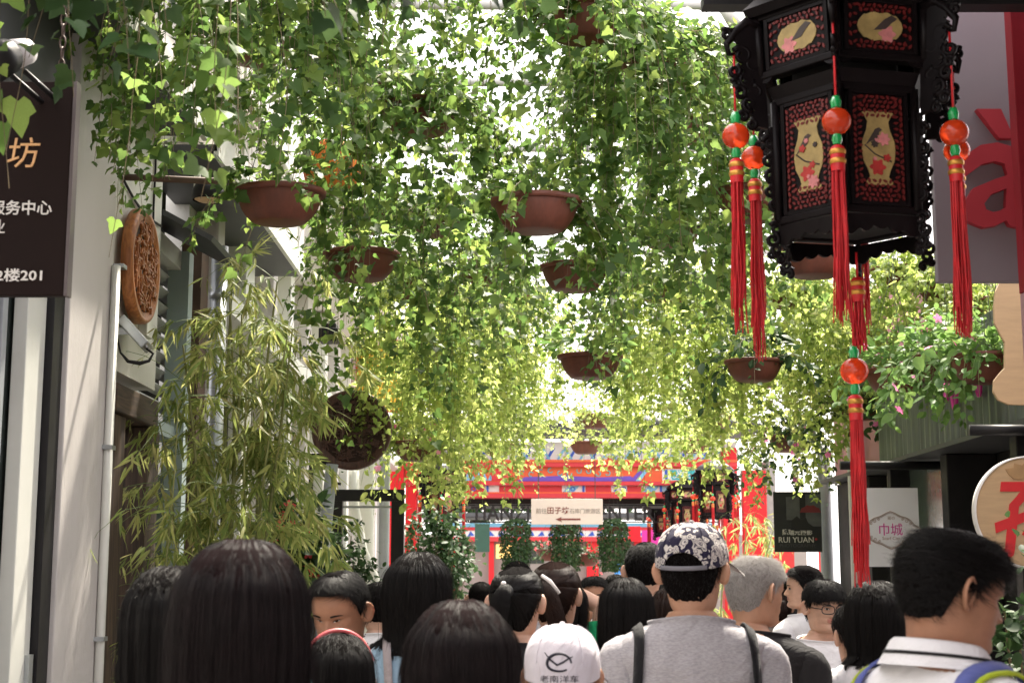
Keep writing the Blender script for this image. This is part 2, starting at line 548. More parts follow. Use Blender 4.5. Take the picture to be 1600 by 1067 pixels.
_leafmesh = {}
def leafset(parent, key, P, D, N, S, m, rng, nparts=0, partname='leaf', massname='foliage', frames=None):
    """leaves at P pointing along D with normal N and size S: the nparts nearest as objects, the rest as one mesh"""
    L = np.array(root_loc(parent)) if parent is not None else np.zeros(3)
    D = unit(D); N = unit(N - D * (N * D).sum(1, keepdims=True)); X = np.cross(D, N)
    n = len(P)
    order = np.argsort(P[:, 1] + rng.random(n) * 0.12)
    mask = np.zeros(n, bool)
    if nparts:
        near = order[:min(n, int(nparts * 1.6))]
        mask[rng.permutation(near)[:nparts]] = True
        kk = (key, m.name)
        if kk not in _leafmesh:
            V, F = TMPL[key]
            me = bpy.data.meshes.new(partname)
            me.from_pydata([tuple(v) for v in V], [], [tuple(map(int, f)) for f in F])
            me.materials.append(m)
            me.polygons.foreach_set('use_smooth', [True] * len(F))
            _leafmesh[kk] = me
        me = _leafmesh[kk]
        for i in np.nonzero(mask)[0]:
            o = bpy.data.objects.new(partname, me)
            o.parent = parent
            x, d, nn, s, p = X[i], D[i], N[i], S[i], P[i] - L
            o.matrix_basis = Matrix(((x[0] * s, d[0] * s, nn[0] * s, p[0]), (x[1] * s, d[1] * s, nn[1] * s, p[1]), (x[2] * s, d[2] * s, nn[2] * s, p[2]), (0, 0, 0, 1)))
            COL.objects.link(o)
    r = ~mask
    if r.any():
        V, F = TMPL[key]
        P2, X2, D2, N2, S2 = P[r] - L, X[r], D[r], N[r], S[r]
        k = len(P2)
        wob = 1 + 0.25 * (rng.random((k, 1, 1)) - 0.5)
        VV = P2[:, None, :] + S2[:, None, None] * (V[None, :, 0:1] * wob * X2[:, None, :] + V[None, :, 1:2] * D2[:, None, :] + V[None, :, 2:3] * N2[:, None, :])
        FF = F[None] + (np.arange(k) * len(V))[:, None, None]
        t = np.repeat(rng.random(k), len(V))
        o = npmesh(massname, VV.reshape(-1, 3), FF.reshape(-1, 3), m, parent, t)
        o['kind'] = 'stuff'
        return o

def stems_mesh(parent, name, lines, rad, m, kind='stuff', n=3):
    L = np.array(root_loc(parent)) if parent is not None else np.zeros(3)
    if len(lines) > 20 and n == 3:
        lines = [q if len(q) < 8 else np.concatenate([q[:4], q[4:-1:2], q[-1:]]) for q in lines]
    VV, FF = [], []
    off = 0
    ang = np.arange(n) * 2 * PI / n
    for pts in lines:
        p = np.asarray(pts) - L
        t = unit(np.gradient(p, axis=0))
        ref = np.where(np.abs(t[:, 0:1]) < 0.8, np.array([[1.0, 0, 0]]), np.array([[0, 1.0, 0]]))
        a = unit(np.cross(t, ref)); b = np.cross(t, a)
        k = len(p)
        rr = np.linspace(rad, rad * 0.5, k)[:, None, None]
        v = p[:, None, :] + rr * (a[:, None, :] * np.cos(ang)[None, :, None] + b[:, None, :] * np.sin(ang)[None, :, None])
        VV.append(v.reshape(-1, 3))
        i = np.arange(k - 1)[:, None] * n; j = np.arange(n)[None]; j2 = (j + 1) % n
        f = np.stack([i + j, i + j2, i + n + j2, i + n + j], -1).reshape(-1, 4) + off
        FF.append(f); off += k * n
    o = npmesh(name, np.concatenate(VV), np.concatenate(FF), m, parent)
    if kind: o['kind'] = kind
    return o

BEAM_Z = 4.95
_potmesh = {}
def pot_parts(root, c, w, oval=0.85, hook=BEAM_Z):
    Rr = w / 2
    key = round(w, 3)
    if key not in _potmesh:
        b = MB()
        h = 0.36 * w
        b.lathe([(0.001, -h), (0.50 * Rr, -h), (0.58 * Rr, -0.96 * h), (0.70 * Rr, -0.80 * h), (0.80 * Rr, -0.60 * h), (0.88 * Rr, -0.33 * h), (0.90 * Rr, -0.17 * h), (0.90 * Rr, -0.155 * h), (0.86 * Rr, -0.3 * h), (0.80 * Rr, -0.4 * h)], (0, 0, 0), 28, 0, 1, oval)
        p = b.build('pot', M_terra, root, world=False)
        b = MB()
        b.lathe([(0.90 * Rr, -0.17 * h), (0.985 * Rr, -0.16 * h), (1.0 * Rr, -0.10 * h), (1.0 * Rr, -0.02 * h), (0.985 * Rr, 0.0), (0.94 * Rr, 0.0), (0.92 * Rr, -0.03 * h), (0.88 * Rr, -0.22 * h)], (0, 0, 0), 28, 0, 1, oval)
        q = b.build('rim', M_terra, p, world=False)
        b = MB()
        b.lathe([(0.001, -0.2 * h), (0.5 * Rr, -0.16 * h), (0.84 * Rr, -0.24 * h)], (0, 0, 0), 20, 0, 1, oval)
        sl = b.build('soil', M_soil, root, world=False)
        _potmesh[key] = (p.data, q.data, sl.data)
    else:
        a, b_, c_ = _potmesh[key]
        p = bpy.data.objects.new('pot', a); COL.objects.link(p); p.parent = root
        q = bpy.data.objects.new('rim', b_); COL.objects.link(q); q.parent = p
        sl = bpy.data.objects.new('soil', c_); COL.objects.link(sl); sl.parent = root
    for k in range(3):
        a = 2 * PI * k / 3 + 0.5
        b = MB()
        top = hook - c[2]
        b.tube([(0.97 * Rr * math.cos(a), 0.97 * Rr * oval * math.sin(a), -0.01), (0.02 * math.cos(a), 0.02 * math.sin(a), min(top, 0.62)), (0.0, 0.0, top)], 0.0022, 4)
        b.build('hanger_wire', M_wire, root, world=False)

def vine_path(rng, start, out, length, droop=1.0, step=0.05, rise=0.06, sway=0.02):
    """a shoot that arches over the rim and then hangs"""
    p = np.array(start, float)
    d = np.array([out[0], out[1], 0.9 * rng.random() + 0.1]); d /= np.linalg.norm(d)
    n = max(4, int(length / step))
    pts = [p.copy()]
    w = rng.normal(0, 1, 3) * sway
    for i in range(n):
        d = d + np.array([0, 0, -0.34 * droop]) + w
        w = w * 0.7 + rng.normal(0, 1, 3) * sway
        d = d / np.linalg.norm(d)
        if d[2] < -0.9:
            w[0] += rng.normal(0, sway); w[1] += rng.normal(0, sway)
        p = p + d * step
        pts.append(p.copy())
    return np.array(pts)

def planter(px, py, Y, label, nv=24, L0=0.3, L1=1.0, w=0.45, key='ivy', size=0.055, m=None, nparts=0, top=120, topH=0.22, gap=0.036,
            seed=0, group='hanging ivy planters', spread=1.0, flowers=0, fm=None, name='hanging_planter', cat='hanging planter', stemm=None, side=None, fsize=0.035, back=0.5):
    m = m or ML_ivy
    rng = np.random.default_rng(1000 + seed)
    c = W(px, py, Y)
    root = thing(name, label, cat, c, group)
    pot_parts(root, c, w, hook=BEAM_Z)
    C = np.array(c)
    Rr = w / 2
    lines, P, D, N = [], [], [], []
    for i in range(nv):
        a = rng.uniform(0, 2 * PI)
        if side is not None and rng.random() < 0.6:
            a = side + rng.normal(0, 0.7)
        if back >= 0 and rng.random() < back and math.sin(a) > 0.3:
            a = -a
        if back < 0 and math.sin(a) < 0.2 and rng.random() < -back:
            a = rng.choice((0.0, PI)) + rng.normal(0, 0.45)
        o = np.array([math.cos(a), math.sin(a)]) * spread
        st = C + np.array([o[0] / spread * Rr * 0.75 * rng.random() ** 0.5, o[1] / spread * Rr * 0.65 * rng.random() ** 0.5, -0.02])
        ln = rng.uniform(L0, L1) if rng.random() < 0.8 else L1 * rng.uniform(0.9, 1.25)
        pts = vine_path(rng, st, o * rng.uniform(0.35, 1.5), ln + 0.2, droop=rng.uniform(0.5, 1.1))
        lines.append(pts)
        tot = len(pts) * 0.05
        k = max(3, int(tot / gap * rng.uniform(0.7, 1.2)))
        tt = np.sort(rng.random(k)) * (len(pts) - 1.001)
        i0 = tt.astype(int); fr = (tt - i0)[:, None]
        q = pts[i0] * (1 - fr) + pts[i0 + 1] * fr
        outv = np.stack([np.full(k, o[0]), np.full(k, o[1]), np.zeros(k)], 1)
        lat = rng.normal(0, 1, (k, 3)); lat[:, 2] *= 0.5
        P.append(q + unit(lat) * rng.uniform(0.005, 0.045, (k, 1)))
        D.append(unit(lat) * 0.9 + outv * 0.25 + np.array([0, 0, -0.75]) + rng.normal(0, 0.25, (k, 3)))
        N.append(outv * 0.55 + np.array([0, -0.35, 0.75]) + rng.normal(0, 0.42, (k, 3)))
    if top:
        a = rng.uniform(0, 2 * PI, top); r = np.sqrt(rng.random(top)) * Rr * 1.15
        hgt = rng.random(top) ** 0.8 * topH * (1.2 - 0.8 * r / (Rr * 1.15))
        P.append(C + np.stack([r * np.cos(a), r * np.sin(a) * 0.85, hgt], 1))
        ou = np.stack([np.cos(a), np.sin(a), np.zeros(top)], 1)
        D.append(ou * 0.8 + rng.normal(0, 0.45, (top, 3)) + np.array([0, 0, 0.1]))
        N.append(np.array([0, -0.15, 1.0]) + ou * 0.3 + rng.normal(0, 0.4, (top, 3)))
        for i in range(max(6, top // 14)):
            a0 = rng.uniform(0, 2 * PI)
            e = np.array([math.cos(a0) * Rr * rng.random(), math.sin(a0) * Rr * rng.random(), topH * rng.uniform(0.4, 1.0)])
            lines.append(np.array([C + e * np.array([0.3, 0.3, 0]) + np.array([0, 0, -0.04]), C + e * np.array([0.6, 0.6, 0.6]), C + e]))
    P, D, N = map(np.concatenate, (P, D, N))
    S = size * np.clip(rng.lognormal(-0.12, 0.34, len(P)), 0.4, 1.75)
    stems_mesh(root, 'vines', lines, 0.0022 if Y < 9.5 else 0.003, stemm or M_stem)
    leafset(root, 'ivys' if key == 'ivy' and Y > 8.0 and not nparts else key, P, D, N, S, m, rng, nparts)
    if flowers:
        idx = rng.choice(len(P), min(flowers, len(P)), replace=False)
        Pf = P[idx] + np.array([0, -0.03, 0.01]); k = len(idx)
        Df = rng.normal(0, 1, (k, 3)); Nf = np.array([0, -1.0, 0.5]) + rng.normal(0, 0.4, (k, 3))
        leafset(root, 'flower', Pf, Df, Nf, np.full(k, fsize) * rng.uniform(0.7, 1.15, k), fm or M_flowerp, rng, k, 'flower')
    return root

def shrub(name, label, cat, c, r, nleaf, key, size, m, seed, nparts=0, group=None, flowers=0, fm=None, base=0.0, hollow=0.45, fsize=0.04, trunk=True, cluster=0.0):
    """leafy shrub: ellipsoid crown with an uneven outline on branching stems"""
    rng = np.random.default_rng(2000 + seed)
    c = np.array(c, float); r = np.array(r, float)
    root = thing(name, label, cat, (c[0], c[1], base), group)
    nc = max(10, nleaf // 45)
    u = unit(rng.normal(0, 1, (nc, 3)))
    cc = c + u * r * rng.uniform(hollow, 1.0, (nc, 1))
    idx = rng.integers(0, nc, nleaf)
    P = cc[idx] + rng.normal(0, 1, (nleaf, 3)) * r * (0.17 + cluster)
    o = unit((P - c) / r)
    D = o * 0.5 + rng.normal(0, 0.6, (nleaf, 3)) + np.array([0, 0, -0.25])
    N = o * 0.5 + np.array([0, -0.2, 0.8]) + rng.normal(0, 0.4, (nleaf, 3))
    S = size * rng.uniform(0.6, 1.2, nleaf)
    lines = []
    b0 = np.array([c[0], c[1], base])
    for k in range(nc):
        mid = b0 * 0.45 + cc[k] * 0.55 + rng.normal(0, 0.05, 3) * r
        lines.append(np.array([b0 + rng.normal(0, 0.03, 3) * np.array([1, 1, 0]), mid, cc[k] + (cc[k] - c) * 0.1]))
    if trunk:
        stems_mesh(root, 'stems', lines, 0.008, M_stem, n=4)
    leafset(root, key, P, D, N, S, m, rng, nparts)
    if flowers:
        front = np.argsort(P[:, 1])[:int(nleaf * 0.5)]
        i2 = rng.choice(front, flowers, replace=False)
        Pf = c + (P[i2] - c) * 1.08 + np.array([0, -0.03, 0])
        leafset(root, 'flower', Pf, rng.normal(0, 1, (flowers, 3)), np.array([0, -1.0, 0.4]) + rng.normal(0, 0.4, (flowers, 3)), np.full(flowers, fsize) * rng.uniform(0.7, 1.2, flowers), fm or M_flowerp, rng, flowers, 'flower')
    return root

def bamboo(label, base, culms, seed, nparts, leafsize=0.125, group=None, dens=1.0, low=0.25):
    """clump of bamboo: jointed culms that lean out, twigs at the joints, drooping sprays of lance leaves"""
    rng = np.random.default_rng(3000 + seed)
    root = thing('bamboo', label, 'bamboo', base, group)
    B = np.array(base)
    P, D, N, lines = [], [], [], []
    for (dx, dy, H, lx, ly, rad) in culms:
        n = 26
        t = np.linspace(0, 1, n)
        pts = B + np.stack([dx + lx * t ** 2.2 + 0.012 * np.sin(t * 9 + dx * 40), dy + ly * t ** 2.2, H * t * (1 - 0.10 * t ** 3 * (abs(lx) + abs(ly)))], 1)
        b = MB()
        rr = []
        pp = []
        for i in range(n):
            f = rad * (1 - 0.75 * t[i])
            pp.append(pts[i]); rr.append(f)
            if i % 2 == 1 and i < n - 1:
                e = (pts[i + 1] - pts[i])
                pp.append(pts[i] + e * 0.04); rr.append(f * 1.22)
                pp.append(pts[i] + e * 0.08); rr.append(f * 0.97)
        b.tube(pp, rr, 7)
        b.build('culm', M_trunkg, root)
        for i in range(n):
            if t[i] < low or i % 2 == 0: continue
            for rep in range(2 + (t[i] > 0.55)):
                a = rng.uniform(0, 2 * PI)
                ln = rng.uniform(0.15, 0.5) * (0.8 + 0.4 * t[i])
                d = np.array([math.cos(a), math.sin(a), rng.uniform(0.3, 0.9)])
                q = [pts[i]]
                for k in range(6):
                    d = d + np.array([0, 0, -0.22]) + rng.normal(0, 0.12, 3); d /= np.linalg.norm(d)
                    q.append(q[-1] + d * ln / 6)
                q = np.array(q); lines.append(q)
                ns = int(rng.integers(2, 5) * dens + 0.5)
                for s_ in range(ns):
                    j = 6 if s_ == 0 else int(rng.integers(2, 7))
                    kk = int(rng.integers(4, 8))
                    base_d = unit((q[j] - q[j - 1])[None])[0]
                    lat = rng.normal(0, 1, (kk, 3)); lat[:, 2] *= 0.5
                    P.append(np.repeat(q[j][None], kk, 0) + rng.normal(0, 0.012, (kk, 3)))
                    D.append(base_d * 0.6 + unit(lat) * 0.75 + np.array([0, 0, -0.65]) + rng.normal(0, 0.15, (kk, 3)))
                    N.append(np.array([0, -0.3, 1.0]) + rng.normal(0, 0.5, (kk, 3)))
    P, D, N = map(np.concatenate, (P, D, N))
    S = leafsize * rng.uniform(0.55, 1.25, len(P))
    stems_mesh(root, 'twigs', lines, 0.0024, M_gstem)
    leafset(root, 'bamboo', P, D, N, S, ML_bamboo, rng, nparts)
    return root

def leaf_column(name, label, cat, c, r, h, nleaf, size, m, seed, group=None):
    """bushy hanging plant: a rounded column of small leaves growing round a pot on wires"""
    rng = np.random.default_rng(4000 + seed)
    C = np.array(c, float)
    root = thing(name, label, cat, c, group)
    pot_parts(root, c, r * 1.5)
    z = rng.uniform(-h, 0.12, nleaf)
    cap_ = np.sqrt(np.clip(1 - np.clip((z + 0.06) / 0.18, 0, 1) ** 2, 0, 1)) * (0.78 + 0.22 * np.clip((z + h) / h * 2, 0, 1))
    a = rng.uniform(0, 2 * PI, nleaf)
    rr = r * cap_ * rng.uniform(0.72, 1.12, nleaf)
    P = C + np.stack([rr * np.cos(a), rr * np.sin(a), z], 1)
    o = np.stack([np.cos(a), np.sin(a), 0 * a], 1)
    D = o * 0.4 + np.array([0, 0, -0.7]) + rng.normal(0, 0.4, (nleaf, 3))
    N = o + np.array([0, 0, 0.5]) + rng.normal(0, 0.4, (nleaf, 3))
    lines = [np.array([C + np.array([0.5 * r * math.cos(t), 0.5 * r * math.sin(t), 0.0]), C + np.array([0.9 * r * math.cos(t), 0.9 * r * math.sin(t), -0.15]), C + np.array([0.85 * r * math.cos(t), 0.85 * r * math.sin(t), -h])]) for t in rng.uniform(0, 6.28, 24)]
    stems_mesh(root, 'vines', lines, 0.004, M_gstem)
    leafset(root, 'ivys', P, D, N, size * rng.uniform(0.6, 1.2, nleaf), m, rng)
    return root
# ---------------------------------------------------------------- ground
b = MB(); b.add([(-40, -30, 0), (40, -30, 0), (40, 160, 0), (-40, 160, 0)], [(0, 1, 2, 3)])
g = b.build('pavement', M_road); tag(g, kind='structure')

LX, RX = -1.96, 2.95
def hz(px, py, Y): return W(px, py, Y)[2]

# ---------------------------------------------------------------- left shop building
lb = thing('shop_building', 'white shop building with deep eaves, brown wooden door frame and glass front', 'building', (LX, 8, 0))
b = MB(); b.span(LX - 0.30, LX, 6.42, 7.09, 0, 4.05); b.build('pillar', M_pillar, lb, bevel=0.006)
b = MB(); b.span(LX - 0.30, LX - 0.03, 7.09, 8.14, 2.62, 4.35); b.span(LX - 0.30, LX - 0.03, 7.09, 7.16, 0, 2.62); b.build('wall', M_white, lb)
b = MB(); b.span(LX - 0.30, LX - 0.02, -12, 5.2, 0, 4.2); b.build('wall', M_white, lb)
b = MB(); b.tube([(LX + 0.022, 7.06, 0), (LX + 0.022, 7.06, 3.1)], 0.022, 10); b.build('drain_pipe', M_trimw, lb)
for k_, (ya, yb, za, zb) in enumerate(((7.12, 7.14, 4.0, 2.64), (7.9, 7.95, 4.0, 3.2), (7.16, 8.1, 3.62, 3.55))):
    b = MB(); b.tube([(LX - 0.02, ya + (yb - ya) * t + 0.012 * math.sin(t * 9), za + (zb - za) * t + (-0.05 * math.sin(PI * t) if k_ == 2 else 0)) for t in [i / 10 for i in range(11)]], 0.007, 6); b.build('cable', M_dark, lb)
for (yy, zz) in ((7.13, 3.7), (7.13, 3.1), (7.06, 2.2), (7.06, 1.3)):
    b = MB(); b.span(LX - 0.03, LX + 0.048, yy - 0.035, yy + 0.035, zz, zz + 0.02); b.build('pipe_clip', M_galv, lb)
b = MB(); b.span(LX - 0.03, LX + 0.02, 7.72, 7.84, 2.86, 3.0); b.build('junction_box', M_trimw, lb, bevel=0.006)
# glass shop front
sf = MB(); sf.span(LX - 0.14, LX - 0.125, 5.2, 6.42, 0.1, 2.9); sf.build('shop_window', M_glass, lb)
f = MB(); f.span(LX - 0.12, LX - 0.02, 6.27, 6.415, 0, 2.95); f.build('window_frame', M_dark, lb, bevel=0.004)
f = MB(); f.span(LX - 0.11, LX - 0.05, 6.02, 6.26, 0, 2.9); f.build('door_stile', M_trimw, lb, bevel=0.004)
f = MB(); f.span(LX - 0.115, LX - 0.07, 5.78, 5.84, 0, 2.9); f.build('door_stile', M_greypole, lb, bevel=0.004)
f = MB(); f.span(LX - 0.12, LX - 0.02, 5.2, 6.42, 2.96, 3.08); f.build('window_frame', M_dark, lb)
f = MB(); f.span(LX - 0.25, LX - 0.05, 5.2, 6.42, 3.09, 4.2); f.build('fascia_panel', M_darkgrey, lb)
f = MB(); f.span(LX - 0.049, LX - 0.03, 6.2, 6.25, 1.0, 1.28); f.build('door_plate', M_galv, lb)
# interior behind the glass
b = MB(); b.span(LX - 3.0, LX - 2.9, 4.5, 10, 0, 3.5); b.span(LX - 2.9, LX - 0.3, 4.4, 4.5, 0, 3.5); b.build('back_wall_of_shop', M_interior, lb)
# brown door frame in the wall and white door leaf
dz = 2.52
for (y0, y1, z0, z1) in ((7.17, 7.40, 0, dz - 0.13), (7.86, 8.12, 0, dz - 0.13)):
    b = MB(); b.span(LX - 0.2, LX + 0.012, y0, y1, z0, z1); b.build('door_jamb', M_brown, lb, bevel=0.006)
b = MB(); b.span(LX - 0.2, LX + 0.03, 7.15, 8.0, dz - 0.125, dz + 0.02); b.build('door_lintel', woodmat('weathered_brown_wood_lintel', (0.11, 0.066, 0.042), (0.022, 0.014, 0.010), 0.75, axis='y'), lb, bevel=0.008)
b = MB(); b.span(LX - 0.16, LX - 0.10, 7.42, 7.66, 0, dz - 0.14); b.build('door_leaf', M_trimw, lb, bevel=0.004)
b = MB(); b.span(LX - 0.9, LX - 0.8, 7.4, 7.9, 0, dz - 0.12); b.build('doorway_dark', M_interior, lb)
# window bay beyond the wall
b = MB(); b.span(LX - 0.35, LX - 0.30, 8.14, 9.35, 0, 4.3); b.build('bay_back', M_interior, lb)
for k in range(9):
    z = 2.62 + 0.1 * k
    b = MB(); b.box((LX - 0.2, 8.75, z), (0.07, 1.15, 0.008), ry=-0.6); b.build('louvre_slat', M_shade, lb)
b = MB(); b.span(LX - 0.22, LX - 0.10, 8.14, 9.35, 3.48, 3.6); b.build('window_head', M_trimw, lb)
b = MB(); b.box((LX + 0.02, 8.6, 3.62), (0.55, 0.9, 0.03), ry=0.5); b.build('awning', M_darkgrey, lb)
b = MB(); b.span(LX - 0.22, LX - 0.1, 8.14, 9.35, 2.42, 2.5); b.build('window_sill', mat('blue_grey_paint', (0.36, 0.44, 0.45), 0.5, 0.05), lb)
b = MB(); b.span(LX - 0.18, LX - 0.05, 8.98, 9.10, 0.0, 3.6); b.build('window_post', mat('blue_grey_paint', (0.36, 0.44, 0.45)), lb)
b = MB(); b.span(LX - 0.15, LX - 0.02, 9.2, 9.42, 0, 3.75); b.build('brown_post', M_rustpost, lb)
b = MB(); b.tube([(LX + 0.03, 9.52, 0), (LX + 0.03, 9.52, 3.75)], 0.055, 14)
for z in (1.2, 2.3, 3.4): b.lathe([(0.056, z), (0.062, z + 0.002), (0.062, z + 0.04), (0.056, z + 0.042)], (LX + 0.03, 9.52, 0), 14)
b.build('downpipe', M_galv, lb)
b = MB(); b.span(LX - 0.25, LX - 0.16, 8.14, 9.35, 0, 2.2); b.build('shop_window', M_glass, lb)
# eaves: pale fascia, dark soffit, white overhanging roof sheet
def eave(y0, y1):
    b = MB(); b.span(LX - 0.3, -1.73, y0, y1, 4.06, 4.10); b.build('soffit', M_darkgrey, lb)
    b = MB(); b.span(-1.75, -1.72, y0, y1, 4.03, 4.20); b.build('fascia_board', M_trimw, lb)
    b = MB(); b.span(-1.77, -1.735, y0, y1, 4.205, 5.35); b.build('parapet', M_roofw, lb)
    b = MB(); b.tube([(-1.70, y0, 4.62), (-1.70, y1, 4.62)], 0.03, 8); b.build('gutter', M_trimw, lb)
    b = MB(); b.span(-1.81, -1.69, y0, y1, 5.351, 5.40); b.build('coping', M_trimw, lb)
    k = 0
    y = y0 + 0.2
    while y < y1:
        b = MB(); b.span(-1.734, -1.722, y, y + 0.012, 4.21, 5.34); b.build('parapet_seam', M_trimw, lb); y += 0.62
eave(4.2, 8.05); eave(8.35, 12.0)
b = MB(); b.span(LX - 0.3, LX - 0.05, 4.5, 12.0, 4.1, 6.0); b.build('upper_wall', M_white, lb)
# stub of iron pole with chain bracket
b = MB(); b.tube([W(195, 277, 7.3), W(350, 284, 7.3)], 0.018, 8); tag(b.build('sign_pole', M_rustpost), 'thin brown iron pole jutting out above the oval carved plaque', 'pole')
b = MB()
c = W(325, 305, 7.6)
b.lathe([(0.02, 0.08), (0.06, 0.07), (0.085, 0.02), (0.085, -0.02), (0.08, -0.03)], c, 16); b.box((c[0] - 0.06, c[1], c[2] + 0.06), (0.03, 0.03, 0.14), 1)
t = thing('wall_lamp', 'small black dome lamp under the brown iron pole', 'lamp', c)
b.build('lamp_shade', [M_dark, M_trimw], t)
b = MB(); b.lathe([(0.07, -0.025), (0.05, -0.035), (0.001, -0.037)], c, 16); b.build('lamp_glass', mat('frosted_lamp_glass', (0.7, 0.5, 0.3), 0.4), t)

# ---------------------------------------------------------------- left row of houses beyond
lr = thing('terrace_house', 'pale rendered house front with pilasters and drainpipes behind the bamboo', 'building', (LX, 14, 0))
b = MB(); b.span(LX - 0.5, LX - 0.2, 9.6, 24.5, 0, 5.2); b.build('wall', M_white, lr)
y = 9.8
k = 0
rng0 = random.Random(4)
while y < 24:
    w_ = rng0.choice((0.22, 0.30, 0.36))
    b = MB(); b.span(LX - 0.2, LX - 0.04, y, y + w_, 0, 4.4); b.build('pilaster', M_trimw if k % 2 else M_pillar, lr, bevel=0.008)
    g_ = rng0.uniform(0.7, 1.2)
    if k % 2 == 0:
        b = MB(); b.span(LX - 0.19, LX - 0.17, y + w_ + 0.06, y + w_ + g_ - 0.06, 0.5, 2.75); pn = b.build('window', M_glass, lr)
        b = MB(); b.span(LX - 0.18, LX - 0.14, y + w_ + 0.02, y + w_ + 0.07, 0.4, 2.85); b.span(LX - 0.18, LX - 0.14, y + w_ + g_ - 0.07, y + w_ + g_ - 0.02, 0.4, 2.85); b.span(LX - 0.18, LX - 0.14, y + w_ + 0.07, y + w_ + g_ - 0.07, 2.75, 2.85); b.build('frame', M_dark, pn)
    y += w_ + g_; k += 1
b = MB(); b.span(LX - 0.5, LX + 0.1, 9.6, 24.5, 3.32, 3.46); b.build('cornice', M_trimw, lr)
b = MB(); b.span(LX - 0.5, LX + 0.35, 12.2, 24.5, 4.42, 4.58); b.build('eaves_board', M_roofw, lr)
b = MB(); b.box((LX - 0.1, 18.3, 4.85), (1.1, 12.4, 0.04), ry=-0.5); b.build('roof', M_roofw, lr)
for (px, Y) in ((600, 15.0), (570, 14.5)):
    c = W(px, 850, Y)
    b = MB(); b.tube([(c[0], Y, 0), (c[0], Y, 2.9), (c[0] - 0.12, Y, 3.1)], 0.055 if px == 600 else 0.09, 12); b.build('downpipe', M_greypole if px == 600 else M_trimw, lr)
b = MB(); b.tube([W(553, 735, 14), W(553, 790, 14), W(566, 860, 14), W(585, 905, 14), W(588, 960, 14)], 0.05, 10); b.build('bent_pipe', M_trimw, lr)
b = MB(); b.tube([(LX + 0.0, 12.0, 3.0), (LX + 0.7, 12.2, 3.05)], 0.03, 8); b.build('bracket', M_dark, lr)
c = W(515, 525, 12)
b = MB(); b.box(c, (0.16, 0.2, 0.11)); b.box(c + Vector((0, 0, 0.075)), (0.12, 0.14, 0.05)); b.build('junction_box', M_dark, lr, bevel=0.01)

# leaning grey pole and black steel frame
b = MB(); p0, p1 = W(519, 725, 10.7), W(500, 905, 10.7); d = (p1 - p0)
b.tube([p0, p0 + d * ((p0[2]) / (p0[2] - p1[2]))], 0.045, 12); tag(b.build('grey_pole', M_greypole), 'leaning grey steel pole under the round carved board', 'pole')
fr = thing('steel_frame', 'black square steel gate frame standing by the red gate pillar', 'frame', W(577, 900, 13) * 1.0)
fr.location.z = 0
x0, x1 = W(520, 770, 13)[0], W(632, 770, 13)[0]; zt = W(600, 765, 13)[2]
b = MB(); b.span(x0, x1, 12.95, 13.05, zt - 0.10, zt); b.build('top_bar', M_dark, fr)
b = MB(); b.span(x1 - 0.11, x1, 12.95, 13.05, 0, zt - 0.101); b.build('post', M_dark, fr)
b = MB(); b.span(x0, x0 + 0.09, 12.95, 13.05, 0, zt - 0.101); b.build('post', M_dark, fr)
b = MB(); b.span(x0 + 0.09, x1 - 0.11, 12.98, 13.02, zt - 0.16, zt - 0.14); b.build('rail', M_galv, fr)

# ---------------------------------------------------------------- carved boards
def carve_board(name, label, c, r, axis, m, md, seed, rough=True):
    root = thing(name, label, 'carved board', c)
    b = MB()
    d = 0.035
    prof = [(0.001, d), (r * 0.80, d), (r * 0.83, d * 1.35), (r * 0.87, d * 1.2), (r * 0.90, d * 1.45), (r * 0.97, d * 1.45), (r, d), (r, -d * 0.2), (0.001, -d * 0.2)]
    if axis == 'y':
        b.lathe([(p, -q) for p, q in prof], c, 56, 0, axis='y')
    else:
        b.lathe(prof, c, 56, 0, axis='x')
    b.build('board', [m], root)
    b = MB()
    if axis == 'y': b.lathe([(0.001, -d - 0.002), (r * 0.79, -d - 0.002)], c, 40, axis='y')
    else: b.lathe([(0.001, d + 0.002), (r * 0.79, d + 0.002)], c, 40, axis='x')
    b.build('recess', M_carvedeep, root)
    rg = random.Random(seed)
    cv = MB()
    n = 5
    cell = r * 1.5 / n
    for i in range(n):
        for j in range(n):
            u0, v0 = (i - (n - 1) / 2) * cell, (j - (n - 1) / 2) * cell
            if math.hypot(abs(u0), abs(v0)) > r * 0.74: continue
            for k in range(15):
                hor = rg.random() < 0.5
                u, v = u0 + rg.uniform(-.38, .38) * cell, v0 + rg.uniform(-.38, .38) * cell
                l = rg.uniform(.3, .85) * cell; t = cell * rg.uniform(0.06, 0.12)
                dd = rg.uniform(0.010, 0.022)
                if axis == 'y':
                    cv.box((c[0] + u, c[1] - d - dd / 2 - 0.0005, c[2] + v), (l if hor else t, dd, t if hor else l), 0, ry=rg.uniform(-.5, .5))
                else:
                    cv.box((c[0] + d + dd / 2 + 0.0005, c[1] + u, c[2] + v), (dd, l if hor else t, t if hor else l), 0, rx=rg.uniform(-.5, .5))
    cc = cv.build('carving', md, root)
    cc['kind'] = 'stuff'
    return root
c = Vector((LX + 0.01, 7.50, 1.6 + (900 - 413) / FPX * 7.5))
carve_board('carved_plaque', 'round orange-brown carved wooden plaque fixed to the white wall', c, 0.30, 'x', M_carve, M_carve, 3)
c = W(550, 672, 11)
carve_board('carved_plaque', 'round dark brown carved wooden board hanging out over the alley', c, 0.30, 'y', M_carved, M_carved, 8)
b = MB(); b.tube([c + Vector((-0.75, 0.1, -0.18)), c + Vector((-0.1, 0.06, -0.18))], 0.018, 8); b.box(c + Vector((-0.24, 0.05, -0.24)), (0.14, 0.1, 0.1)); b.tube([c + Vector((-0.24, 0.05, -0.28)), c + Vector((-0.18, 0.03, -0.38)), c + Vector((-0.08, 0.04, -0.40))], 0.01, 6)
